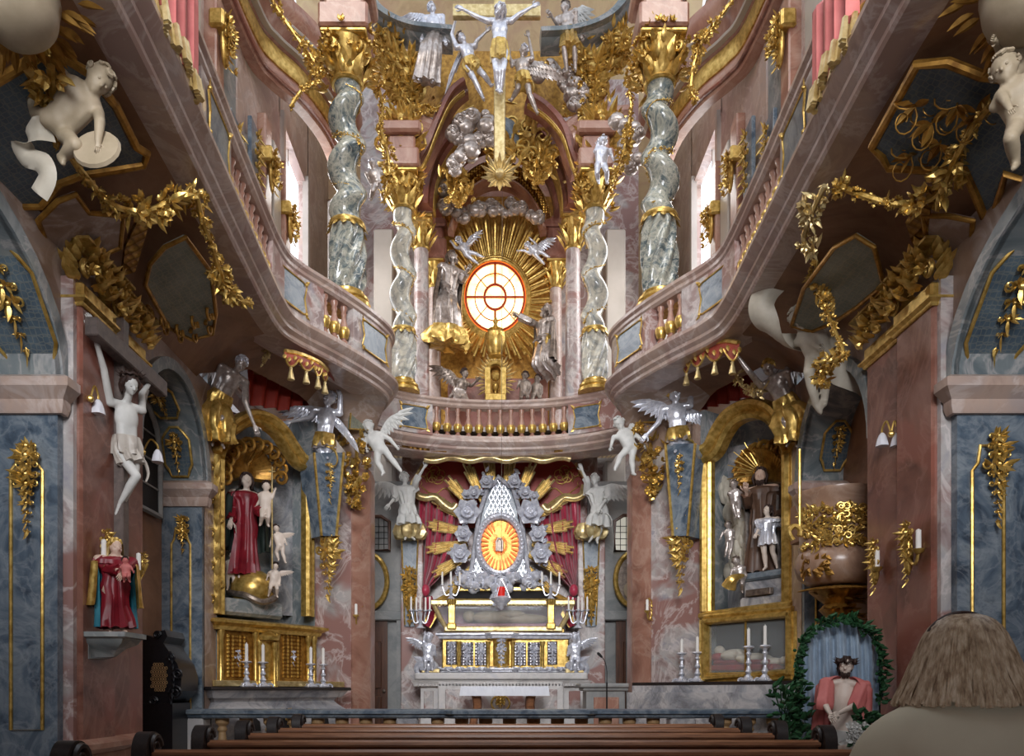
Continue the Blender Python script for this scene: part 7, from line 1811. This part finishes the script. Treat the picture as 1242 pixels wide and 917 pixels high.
figure('infant_statue', 'small red-clad infant in the arms of the painted Madonna', dict(head=(152, 680), pelvis=(153, 694), knl=(150, 699, -.04), knr=(156, 699, -.04), anl=(151, 705), anr=(157, 705), ell=(147, 688), hal=(145, 692), elr=(159, 688), har=(161, 692)), 6.42, 9, 'putto', mat='cloak_pink', cf=(.5, -1, 0), hair=('hair_dark', 'curls'), cat=HA, vox=10)
# --- pulpit: scroll banner with stucco cherubs
YB = 8.25
q = MB(); cloth_ribbon(q, [P(x, y, YB+d) for x, y, d in ((1036, 302, .1), (1012, 308, 0), (985, 320, -.05), (955, 334, -.05), (932, 352, 0), (924, 374, .05), (936, 396, .1), (956, 412, .15), (975, 416, .2))], .25, .015, 6, .06, wf=lambda T: (math.sin(T*3.0)*.9+.1, -.3, math.cos(T*3.0)+.05))
b1 = tag(q.build('stucco_scroll', 'stucco_dim', smooth=60), 'long cream scroll banner sweeping round the stucco cherubs above the pulpit', 'banner')
q = MB(); cloth_ribbon(q, [P(x, y, YB+d) for x, y, d in ((1030, 296, .05), (1045, 310, -.1), (1052, 330, .05), (1046, 345, .12), (1056, 340, 0), (1072, 322, -.05), (1086, 308, -.05), (1096, 300, .05), (1090, 290, .12), (1080, 296, .1))], .22, .015, 6, .04, wf=lambda T: (.3-.6*T, -.2, 1)); tag(q.build('stucco_scroll', 'stucco_dim', smooth=60), 'curled end of the cream scroll beside the right gilt capital', 'banner')
q = MB(); cloth_ribbon(q, [P(x, y, YB+d) for x, y, d in ((1008, 440, 0), (1022, 452, -.05), (1040, 462, 0), (1050, 476, .1))], .26, .015, 6, .04, wf=lambda T: (-.4, -.2, 1)); tag(q.build('stucco_scroll', 'stucco_dim', smooth=60), 'short cream scroll end hanging over the dark chapel above the pulpit', 'banner')
figure('stucco_cherub', 'cream stucco cherub with long dangling leg in front of the dark chapel', dict(head=(970, 388), neck=(982, 398), pelvis=(992, 428), ell=(978, 412), hal=(990, 420, -.1), elr=(1008, 408), har=(1016, 418, -.1), knl=(981, 452, -.1), knr=(1002, 446, -.12), anl=(990, 492), anr=(1000, 488), toel=(1003, 512, -.08)), YB+.02, 27, 'putto', mat='stucco_dim', cf=(-.6, -.8, 0), hf=(-.8, -.5, -.2), hair=('stucco_dim', 'curls'), cat=HA)
figure('stucco_cherub', 'cream stucco cherub leaning out beside the farther right capital', dict(head=(1024, 371), pelvis=(1036, 415), ell=(1012, 394), hal=(1004, 408, -.1), elr=(1046, 392), har=(1052, 408), knl=(1026, 432, -.15), knr=(1048, 430, -.1), anl=(1030, 452), anr=(1054, 446)), YB+.15, 27, 'putto', mat='stucco_dim', cf=(-.3, -1, 0), hair=('stucco_dim', 'curls'), cat=HA, wing=[('r', (1062, 352, .1), 24, (0, 0, -1))])
# --- top corners
Y = Yat(SL, 90, 130, .28)
figure('stucco_cherub', 'cream stucco cherub leaning down with a shell under the left gallery', dict(head=(120, 98), neck=(107, 108), pelvis=(72, 150), ell=(74, 86), hal=(62, 76), elr=(121, 148, -.1), har=(119, 172, -.12), knl=(44, 138, .05), knr=(92, 176, -.1), anl=(36, 112, .1), anr=(74, 192)), Y, 34, 'putto', mat='stucco_brown', cf=(.5, -.8, -.3), hf=(.8, -.5, -.4), hair=('stucco_brown', 'curls'), cat=HA)
q = MB(); q.lathe([(.02, -.05), (.10, -.04), (.15, .0), (.14, .02), (.03, .03)], P(118, 182, Y-.08), 18, rotto((0, -1, .3)), mod=lambda A, t: 1+.05*math.sin(9*A)); tag(q.build('stucco_shell', 'stucco_brown'), 'small round stucco shell in the hands of the left cherub', 'ornament')
q = MB(); cloth_ribbon(q, [P(x, y, Y+d) for x, y, d in ((66, 158, 0), (45, 156, -.05), (28, 170, 0), (34, 190, .05), (52, 198, 0), (58, 215, 0), (48, 236, .03))], .13, .012, 5, .03, wf=lambda T: (.4+.6*T, -.2, .9-.7*T)); tag(q.build('stucco_scroll', 'stucco_dim', smooth=60), 'pale stucco ribbon hanging below the cherub under the left gallery', 'banner')
Y = Yat(SRh, 1225, 80, .3)
figure('stucco_cherub', 'upper cream stucco cherub in the top right corner', dict(head=(1220, 38), pelvis=(1246, 74), ell=(1214, 60), hal=(1208, 50, -.1), elr=(1262, 60), knl=(1228, 92, -.1), knr=(1258, 94), anl=(1240, 112), anr=(1262, 116)), Y, 34, 'putto', mat='stucco_brown', cf=(-.5, -.8, -.2), hair=('stucco_brown', 'curls'), cat=HA)
figure('stucco_cherub', 'lower cream stucco cherub in the top right corner', dict(head=(1219, 84), pelvis=(1242, 140), ell=(1214, 114), hal=(1224, 130, -.1), elr=(1258, 116), knl=(1226, 168, -.1), knr=(1252, 172), anl=(1232, 200), anr=(1254, 206)), Y-.12, 34, 'putto', mat='stucco_brown', cf=(-.5, -.8, -.2), hf=(-.7, -.6, -.2), hair=('stucco_brown', 'curls'), cat=HA)
# --- large gilt crucifix and its attendants
YX = 12.9
g = thing('large_crucifix_cross', 'large gilt cross hanging before the choir arch', 'cross', P(606, 214, YX))
q = MB(); a, c = P(599, 206, YX), P(613, -30, YX); q.box((a.x, YX, a.z), (c.x, YX+.12, c.z), .015); q.build('upright', 'gold_pale', g)
q = MB(); a, c = P(549, 19, YX), P(656, 3, YX); q.box((a.x, YX+.01, a.z), (c.x, YX+.11, c.z), .015); q.build('crossbeam', 'gold_pale', g)
q = MB(); c = P(606, 214, YX-.05)
for i in range(20):
    a = i*.314; d = Vector((math.cos(a), -.1, math.sin(a))); put_leaf(q, c, d, (0, -1, 0), .34 if i % 2 else .26, .09)
put_ball(q, c+Vector((0, -.05, 0)), .09); q.build('starburst', 'gold_pale', g)
figure('crucified_figure', 'gleaming silver crucified figure on the large gilt cross', dict(head=(606, 13, -.12), neck=(606, 21), pelvis=(606, 62), ell=(582, 22), hal=(561, 11), elr=(629, 18), har=(646, 8), knl=(602, 87, -.12), knr=(610, 86, -.12), anl=(604, 111), anr=(607, 113)), YX-.14, 15, mat='silver', hf=(-.3, -1, -.4), hair=('silver', 'long'), cat=HA, robe=[dict(mat='gold', top='waist', bottom='hip', name='loincloth', flare=.9, amp=.16, fold=7)])
figure('silver_angel', 'silver angel with arms up left of the large gilt cross', dict(head=(560, 46), neck=(564, 53), pelvis=(572, 80), ell=(548, 42), hal=(553, 23), elr=(578, 50), har=(590, 38), knl=(576, 98, -.1), knr=(588, 92, -.1), anl=(587, 121), anr=(596, 104)), 13.1, 13, mat='silver', cf=(.3, -1, 0), hair=('bronze', 'curls'), cat=HA, robe=[dict(mat='gold', top='waist', bottom='hip', name='gilt_drapery', amp=.2, fold=6, sash='gold')], wing=[('l', (552, 88, .2), 26, (-.3, 0, -1))])
figure('silver_angel', 'silver angel looking down right of the large gilt cross', dict(head=(635, 62), neck=(633, 70), pelvis=(634, 98), elr=(646, 70), har=(641, 44), ell=(621, 80), hal=(618, 66), knl=(628, 108, -.1), knr=(642, 114, -.1), anl=(620, 122), anr=(652, 138)), 13.1, 13, mat='silver_warm', cf=(-.2, -1, 0), hf=(-.2, -1, -.4), hair=('silver', 'curls'), cat=HA, robe=[dict(mat='gold', top='waist', bottom='hip', name='gilt_drapery', amp=.2, fold=6, sash='gold')], wing=[('r', (662, 84, .2), 28, (.2, 0, -1))])
figure('silver_angel', 'silver angel sitting on the grey cornice left of the large crucifix', dict(head=(524, 10), neck=(525, 17), pelvis=(527, 46), elr=(538, 30), har=(540, 47), ell=(514, 32), hal=(512, 44), knl=(516, 60, -.3), knr=(530, 60, -.3), anl=(510, 98, -.2), anr=(524, 100, -.2)), 13.75, 13, mat='silver', hair=('silver', 'curls'), cat=HA, robe=[dict(mat='silver_warm', top='waist', bottom='ankle', amp=.16, fold=8)], wing=[('l', (502, 20, .2), 24, (-.1, 0, -1))])
figure('silver_angel', 'silver angel with raised hand sitting on the grey cornice right of the large crucifix', dict(head=(685, 8), neck=(686, 15), pelvis=(690, 42), ell=(676, 30), hal=(669, 20, -.1), elr=(699, 30), har=(704, 42), knl=(684, 58, -.3), knr=(697, 58, -.3), anl=(688, 88, -.2), anr=(698, 86, -.2)), 13.75, 13, mat='silver_warm', cf=(-.3, -1, 0), hf=(-.8, -.5, 0), hair=('bronze', 'curls'), cat=HA, robe=[dict(mat='gold', top='waist', bottom='knee', amp=.16, fold=8)], wing=[('r', (702, 12, .2), 26, (.2, 0, -1), 'stucco')])
# --- around the oval window
figure('seated_saint_statue', 'dark silver robed saint seated left of the glowing oval window', dict(head=(549, 312), neck=(549, 322), pelvis=(543, 362), ell=(536, 342), hal=(544, 352, -.2), elr=(560, 340), har=(566, 330, -.15), knl=(536, 374, -.35), knr=(550, 374, -.35), anl=(538, 404, -.3), anr=(550, 405, -.3)), 15.3, 15, mat='silver_warm', cf=(.5, -1, 0), hf=(.7, -.6, .4), hair=('bronze', 'long'), beard=True, cat=HA, robe=[dict(mat='silver_warm', top='neck', bottom='ankle', amp=.14, fold=9, sleeves=.8)], extra=cloak('bronze', 60, 'ankle', 1.1))
q = MB(); drape(q, [(P(543, 400, 15.0), .36, .3), (P(542, 410, 15.0), .42, .34), (P(541, 420, 15.0), .36, .3)], (1, 0, 0), (0, -1, 0), 7, .18, 44); tag(q.build('gilt_cushion_cloth', 'gold'), 'wavy gilt cloth under the saint left of the oval window', 'drapery')
figure('kneeling_saint_statue', 'bronze robed saint reaching towards the oval window from the right', dict(head=(662, 376), neck=(660, 386), pelvis=(660, 418), ell=(643, 390, -.1), hal=(628, 383, -.1), elr=(668, 406), har=(652, 412, -.25), knl=(652, 438, -.3), knr=(664, 440, -.25), anl=(664, 452, .1), anr=(672, 452, .1)), 15.2, 14, mat='bronze', cf=(-.8, -.7, 0), hf=(-.9, -.5, .2), hair=('silver_warm', 'long'), beard=True, cat=HA, robe=[dict(mat='silver_warm', top='neck', bottom='ankle', amp=.15, fold=9, sleeves=.85, sash='gold')], extra=cloak('bronze', 70, 'knee', 1.1))
figure('bronze_angel', 'bronze winged angel at the lower left of the gilt tabernacle niche', dict(head=(564, 453), neck=(562, 460), pelvis=(558, 478), ell=(553, 468), hal=(548, 478), elr=(572, 468), har=(578, 462, -.1), knl=(555, 486, -.2), knr=(564, 486, -.2), anl=(556, 498), anr=(564, 498)), 15.0, 11, mat='bronze', cf=(.5, -1, 0), hf=(.8, -.5, .2), hair=('hair_dark', 'curls'), cat=HA, robe=[dict(mat='silver_warm', top='waist', bottom='knee', amp=.15, fold=7)], wing=[('l', (538, 448, .1), 20, (-.1, 0, -1))])
for lab, sp in (('dark bronze cherub at the lower right of the gilt tabernacle niche, left one', dict(head=(637, 456), pelvis=(636, 474), hal=(628, 468), ell=(630, 462), knl=(632, 482, -.1), knr=(640, 482, -.1), anl=(632, 490), anr=(640, 491))), ('dark bronze cherub at the lower right of the gilt tabernacle niche, right one', dict(head=(652, 460), pelvis=(650, 476), ell=(644, 468), hal=(638, 472), knl=(646, 484, -.1), knr=(655, 483, -.1), anl=(646, 491), anr=(655, 491)))):
    figure('bronze_cherub', lab, sp, 15.0, 10, 'putto', mat='bronze', cf=(-.4, -1, 0), hair=('hair_dark', 'curls'), cat=HA, vox=11)
figure('silver_cherub', 'small silver cherub flying at the upper left of the oval window', dict(head=(557, 292), pelvis=(566, 306), ell=(552, 300), hal=(548, 294), elr=(570, 296), har=(576, 290), knl=(572, 314), knr=(578, 308), anl=(580, 320), anr=(586, 312)), 15.35, 9, 'putto', mat='silver', cf=(.2, -1, 0), hair=('silver', 'curls'), cat=HA, vox=11, wing=[('r', (576, 284, .1), 12, (.2, 0, -1))])
figure('silver_cherub', 'small silver cherub flying at the upper right of the oval window', dict(head=(641, 298), pelvis=(650, 306), ell=(636, 304), hal=(630, 304), elr=(650, 296), har=(644, 290), knl=(654, 314), knr=(660, 308), anl=(660, 320), anr=(666, 312)), 15.35, 9, 'putto', mat='silver', cf=(-.2, -1, 0), hair=('silver', 'curls'), cat=HA, vox=11, wing=[('r', (662, 292, .1), 14, (.2, 0, -1))])
figure('silver_cherub', 'silver cherub perched on the gilt finial of the right slim column', dict(head=(731, 172), pelvis=(729, 198), ell=(722, 184), hal=(724, 176), elr=(740, 182), har=(744, 194), knl=(724, 210, -.1), knr=(736, 208, -.1), anl=(726, 222), anr=(736, 222)), 13.1, 13, 'putto', mat='silver', hair=('silver', 'curls'), cat=HA, vox=11)
for lab, px, py in (('silver cherub scrambling left of the gilt finial of the left slim column', 452, 200),):
    figure('silver_cherub', lab, dict(head=(px, py), pelvis=(px+6, py+22), ell=(px-8, py+10), hal=(px-4, py+20), elr=(px+14, py+8), har=(px+20, py+2), knl=(px, py+32, -.1), knr=(px+12, py+32, -.1), anl=(px-2, py+42), anr=(px+12, py+42)), 12.9, 12, 'putto', mat='silver_warm', hair=('silver', 'curls'), cat=HA, vox=11)
# --- silver candle-bearing cherubs on the high altar
for sg, hx, lab in ((-1, 520, 'silver cherub on a scroll at the left end of the altar predella'), (1, 697, 'silver cherub on a scroll at the right end of the altar predella')):
    o = figure('silver_cherub', lab, dict(head=(hx, 774), pelvis=(hx-sg*-1, 796), ell=(hx-7, 784), hal=(hx-5, 770) if sg < 0 else (hx-8, 792), elr=(hx+7, 784), har=(hx+8, 792) if sg < 0 else (hx+5, 770), knl=(hx-4, 802, -.12), knr=(hx+4, 802, -.12), anl=(hx-4, 811, -.1), anr=(hx+4, 811, -.1)), 14.15, 11, 'putto', mat='silver', hair=('silver', 'curls'), cat=HA, vox=11, wing=[('l' if sg < 0 else 'r', (hx+sg*16, 776, .1), 13, (sg*.2, 0, -1))])
    q = MB(); b = P(hx+sg*2, 806, 14.2); scroll(q, b+Vector((sg*-.1, 0, -.1)), (sg, 0, 0), (0, 0, 1), (0, -1, 0), .34, 1.5, 1, .06, 24); q.ell(b+Vector((0, .06, -.02)), (.2, .12, .12)); put_leaf(q, b, (sg, -.2, .6), (0, -1, 0), .3, .14); q.build('silver_scroll', 'silver', o)
candelabrum(P(510, 762, 14.35), 'silver five-branched candelabrum behind the left altar cherub', .28, .17, arms=5)
candelabrum(P(701, 762, 14.35), 'silver five-branched candelabrum behind the right altar cherub', .28, .17, arms=5)
# --- seated Man of Sorrows before a blue curtain
YE = 6.85
g = thing('curtained_niche', 'round-arched pale blue pleated curtain niche with ivy behind the seated statue', 'niche', P(1018, 905, 7.15)); 
al = lambda f, dx=0: [P(1018+50*f*math.cos(R(a)), 803-50*f*math.sin(R(a)), 7.12+dx) for a in range(0, 181, 9)]
q = MB(); q.prism([P(1068, 925, 7.18)]+al(1.0, .06)+[P(968, 925, 7.18)], (0, .06, 0)); q.build('back_board', 'black_wood', g)
q = MB(); rows = []
for j in range(12):
    row = []
    for i in range(81):
        t = i/80; x = 970+96*t; ytop = 803-48*math.sqrt(max(0, 1-((x-1018)/48.2)**2)); y = ytop+(922-ytop)*j/11
        row.append(P(x, y, 7.10+.035*math.sin(t*75+1.2*math.sin(j*.3+t*4))*(.6+.4*j/11)+.02*math.sin(t*33)))
    rows.append(row)
q.grid(rows, (0, .02, 0)); q.build('pleated_curtain', 'curtain_blue', g, smooth=70)
q = MB(); rg = random.Random(6)
ivy = [P(966, 880, 7.0), P(966, 840, 7.0)]+[P(1018+51*math.cos(R(a)), 803-51*math.sin(R(a)), 7.02) for a in range(175, 0, -8)]+[P(1069, 830, 7.02), P(1068, 850, 7.0)]
q.tube(ivy, .012, 5); L = arclen(ivy)
for i in range(420):
    c, d = at_len(ivy, L, L[-1]*rg.random()); put_leaf(q, c+Vector((rg.uniform(-.03, .03), rg.uniform(-.05, .02), rg.uniform(-.03, .03))), (rg.uniform(-1, 1), rg.uniform(-1, .1), rg.uniform(-1, 1)), (0, -1, 0), rg.uniform(.05, .09), .035, LEAFS)
q.build('ivy_garland', 'leaf_green', g)
q = MB(); q.box((P(985, 0, YE).x, YE-.2, 0), (P(1056, 0, YE).x, YE+.22, .62), .03); q.box((P(980, 0, YE).x, YE-.35, 0), (P(1060, 0, YE).x, YE+.22, .40), .03); tag(q.build('rock_seat', 'grey'), 'low grey block on which the statue in the pink cloak sits', 'pedestal')
def sorrow(o, I):
    cloak('cloak_pink', 38, 'hip', 1.12, .07, 7, top=-.12, wide=1.28)(o, I)
    J, u = I['J'], I['u']
    for s in 'lr':
        q = MB(); e = J['el'+s]; x = (e-J['sh'+s]).cross(I['cf']).normalized(); up = I['up']
        drape(q, [(J['sh'+s]+up*.22*u, .22*u, .2*u), (J['sh'+s]+up*.05*u, .40*u, .38*u), (J['sh'+s].lerp(e, .5), .42*u, .40*u), (e, .44*u, .42*u), (e-up*.25*u, .42*u, .4*u)], x, I['cf'], 5, .09, 30); q.build('cloak_fold', 'cloak_pink', o, smooth=60)
    q = MB(); hc = J['head']; k = []
    for i in range(22): a = i*.2856; k.append(hc+I['hl']*.085*math.cos(a)*u/.17+I['hf']*.09*math.sin(a)*u/.17+I['hu']*(.26*u+.02*math.sin(i*2.3)))
    q.tube(k, .013, 5, True)
    for p in k: q.tube([p, p+(p-hc).normalized()*.035], [.006, .001], 4)
    q.build('crown_of_thorns', 'hair_dark', o)
figure('man_of_sorrows_statue', 'seated painted statue in a pink cloak with crown of thorns before the blue curtain', dict(head=(1026, 808), neck=(1025, 823), pelvis=Vector((P(1019, 0, YE).x, YE, .72)), ell=(1000, 853, -.12), hal=(1008, 868, -.36), elr=(1038, 855, -.1), har=(1016, 866, -.38), knl=Vector((P(1006, 0, YE).x-.02, YE-.42, .78)), knr=Vector((P(1034, 0, YE).x+.02, YE-.42, .78)), anl=Vector((P(1010, 0, YE).x, YE-.46, .36)), anr=Vector((P(1026, 0, YE).x, YE-.44, .36))), YE, 22, mat='flesh_pale', cf=(-.4, -.9, 0), hf=(-.45, -.85, -.1), hair=('hair_dark', 'long'), beard=True, cat=HA, vox=18, extra=sorrow,
       robe=[dict(mat='stucco', top='waist', bottom='hip', name='loincloth', flare=.9, amp=.12, fold=7)])
for lab, px, py, n, w, h, sd in (('leafy green plant at the left of the curtained niche', 958, 868, 130, 22, 42, 1), ('green and white flowering plant at the feet of the seated statue', 1052, 892, 130, 17, 26, 2)):
    q = MB(); rg = random.Random(sd); yb = 6.4 if sd == 2 else 6.9; base = P(px, 935, yb); base.z = 0
    for i in range(16): q.tube(catmull([base, P(px+rg.uniform(-.4, .4)*w, py+20, yb), P(px+rg.uniform(-1, 1)*w, py-rg.uniform(0, 1)*h, yb+rg.uniform(-.1, .1))], 4), .006, 4)
    for i in range(n): put_leaf(q, P(px+rg.uniform(-1, 1)*w, py+rg.uniform(-1, .8)*h, yb+rg.uniform(-.15, .15)), (rg.uniform(-1, 1), rg.uniform(-1, .3), rg.uniform(-.5, 1)), (0, -1, 0), rg.uniform(.07, .12), .045, LEAFS)
    o = tag(q.build('potted_plant', 'leaf_green'), lab, 'plant')
    q = MB(); q.lathe([(.10, 0), (.13, .02), (.15, .22), (.16, .24), (.14, .24)], (base.x, base.y, 0), 16); q.build('pot', 'brown', o)
    if sd == 2:
        q = MB()
        for i in range(26): put_flower(q, P(px-14+rg.uniform(-8, 10), py-2+rg.uniform(-12, 10), yb-.15), (rg.uniform(-.5, .5), -1, rg.uniform(0, .5)), .045)
        q.build('white_blossoms', 'stucco', o)
# --- visitor in the foreground
YV = 1.9; hx = P(1167, 0, YV).x
def visitor(o, I):
    J, u = I['J'], I['u']; c = Vector((hx, YV, 0)); rg = random.Random(3)
    prof = [(1.434, .008), (1.430, .030), (1.415, .060), (1.384, .086), (1.34, .104), (1.295, .120), (1.262, .135), (1.236, .147), (1.222, .152)]
    q = MB(); n = 72; rows = []
    for j, (z, r) in enumerate(prof):
        row = []
        for i in range(n+1):
            A = R(-128+256*i/n); k = 1+(.02+.035*j/8)*math.sin(A*21+j*.25)*.6+.02*math.sin(A*9+1+j*.2)
            row.append(c+Vector((math.sin(A)*r*k*1.02, -math.cos(A)*r*k*.92-.01, z-(.005*math.sin(A*13)+.003*math.sin(A*29))*(j == 8))))
        rows.append(row)
    q.grid(rows, None)
    inner = [[p.lerp(c+Vector((0, 0, p.z)), .12) for p in r] for r in rows]; q.grid([r[::-1] for r in inner]); q.grid([rows[-1][::-1], inner[-1][::-1]])
    for i in range(190):
        A0 = R(rg.uniform(-125, 125)); pts = []
        dA = rg.uniform(-.06, .06)
        for j in range(1, 9):
            z, r = prof[j]; A = A0+dA*j/8*math.sin(j*.6); rr = r*(1.01+.02*rg.random()*j/8)
            pts.append(c+Vector((math.sin(A)*rr*1.02, -math.cos(A)*rr*.92-.01, z-(.002+rg.random()*.009 if j == 8 else 0))))
        q.tube(catmull(pts, 2), [.0035+.0012*math.sin(k) for k in range(15)], 5)
    q.build('bobbed_hair', 'hair_ash', o, smooth=60)
    q = MB(); pts = [c+Vector((.0955*math.cos(R(a)), -.005, 1.3395+.0955*math.sin(R(a)))) for a in range(32, 149, 4)]
    q.tube(pts, [.0055]*len(pts), 6, flat=1.5); q.build('sunglasses', 'hair_dark', o)
    q = MB(); L = (1, 0, 0); Bk = (0, -1, 0)
    drape(q, [(c+Vector((0, -.015, 1.245)), .085, .075), (c+Vector((0, -.02, 1.222)), .145, .095), (c+Vector((0, -.025, 1.185)), .185, .115), (c+Vector((0, -.03, 1.12)), .205, .13), (c+Vector((0, -.03, 1.0)), .195, .14), (c+Vector((0, -.02, .85)), .18, .14), (c+Vector((0, -.02, .62)), .2, .16)], L, Bk, 4, .012, 60, 3)
    for sg in (-1, 1):
        s0 = c+Vector((sg*.155, -.02, 1.145)); s1 = c+Vector((sg*.235, .03, .88)); s2 = c+Vector((sg*.15, .22, .76))
        q.tube(catmull([c+Vector((sg*.08, -.02, 1.15)), s0, c+Vector((sg*.215, 0, 1.07)), s1, s2], 6), [.066-.014*k/24 for k in range(25)], 14)
    V, Fs = remesh(q, .011, 6); q = MB(); q.add(V, Fs); q.build('cream_top', 'cream', o, smooth=80)
figure('person', 'seated visitor with ash-blond bobbed hair and cream top, seen from behind', dict(head=Vector((hx, YV+.01, 1.32)), neck=Vector((hx, YV-.01, 1.205)), pelvis=Vector((hx+.01, YV-.02, .62)), shl=Vector((hx+.185, YV-.01, 1.13)), shr=Vector((hx-.185, YV-.01, 1.13)), ell=Vector((hx+.24, YV+.05, .85)), elr=Vector((hx-.24, YV+.05, .85)), hal=Vector((hx+.10, YV+.30, .72)), har=Vector((hx-.10, YV+.30, .72)), knl=Vector((hx+.12, YV+.42, .56)), knr=Vector((hx-.12, YV+.42, .56)), anl=Vector((hx+.12, YV+.40, .10)), anr=Vector((hx-.12, YV+.40, .10)), toel=Vector((hx+.13, YV+.6, .04)), toer=Vector((hx-.13, YV+.6, .04))), YV, 100, u=.215, mat='skin', cf=(0, 1, 0), cat='person', vox=16, extra=visitor,
       robe=[dict(mat='robe_brown', top='waist', bottom='hip', name='trousers', flare=.9, fold=5, amp=.02)])
WORLD = 1.05; EXPO = 0.5
def LIGHTS():
    for s in (-1, 1):
        area('window_light', (s*3.9, 14.5, 9), (0, 13, 7), (1.6, 4), 90, (1, .97, .92))
        area('clerestory_light', (s*3.4, 7.0, 13.0), (-s*.6, 14, 3.5), (3, 3), 90, (1, .96, .9), 120)  # added fill lamps high over the nave, aimed to brighten the altar
    area('facade_window_light', (0, -3.7, 6.6), (0, 14, 3.2), (4, 4.5), 210, (.96, .97, 1), 70)
# ------------------------------------------------------------------ light, camera
W = bpy.data.worlds.new('World'); SC.world = W; W.use_nodes = True
bg = W.node_tree.nodes['Background']; bg.inputs[0].default_value = (.80, .88, 1.0, 1); bg.inputs[1].default_value = WORLD
def area(name, loc, target, size, energy, col=(1, 1, 1), spread=180):
    l = bpy.data.lights.new(name, 'AREA'); l.shape = 'RECTANGLE'; l.size = size[0]; l.size_y = size[1]; l.energy = energy; l.color = col
    o = bpy.data.objects.new(name, l); COL.objects.link(o); o.location = loc
    o.rotation_euler = (Vector(target)-Vector(loc)).to_track_quat('-Z', 'Y').to_euler(); l.spread = R(spread); return o
LIGHTS()
cam = bpy.data.cameras.new('camera'); co = bpy.data.objects.new('camera', cam); COL.objects.link(co)
co.location = (CAMX, 0, EYE); co.rotation_euler = (R(90), 0, 0)
cam.sensor_fit = 'HORIZONTAL'; cam.sensor_width = 36; cam.lens = 36*F/1242
cam.shift_x = (621-CX)/1242; cam.shift_y = (CY-458.5)/1242
cam.clip_start = .05; SC.camera = co
vs = SC.view_settings; vs.view_transform = 'Standard'; vs.look = 'None'; vs.gamma = 1; vs.use_curve_mapping = False; vs.exposure = EXPO
SC.cycles.use_denoising = True
SC.cycles.max_bounces = 10; SC.cycles.diffuse_bounces = 7
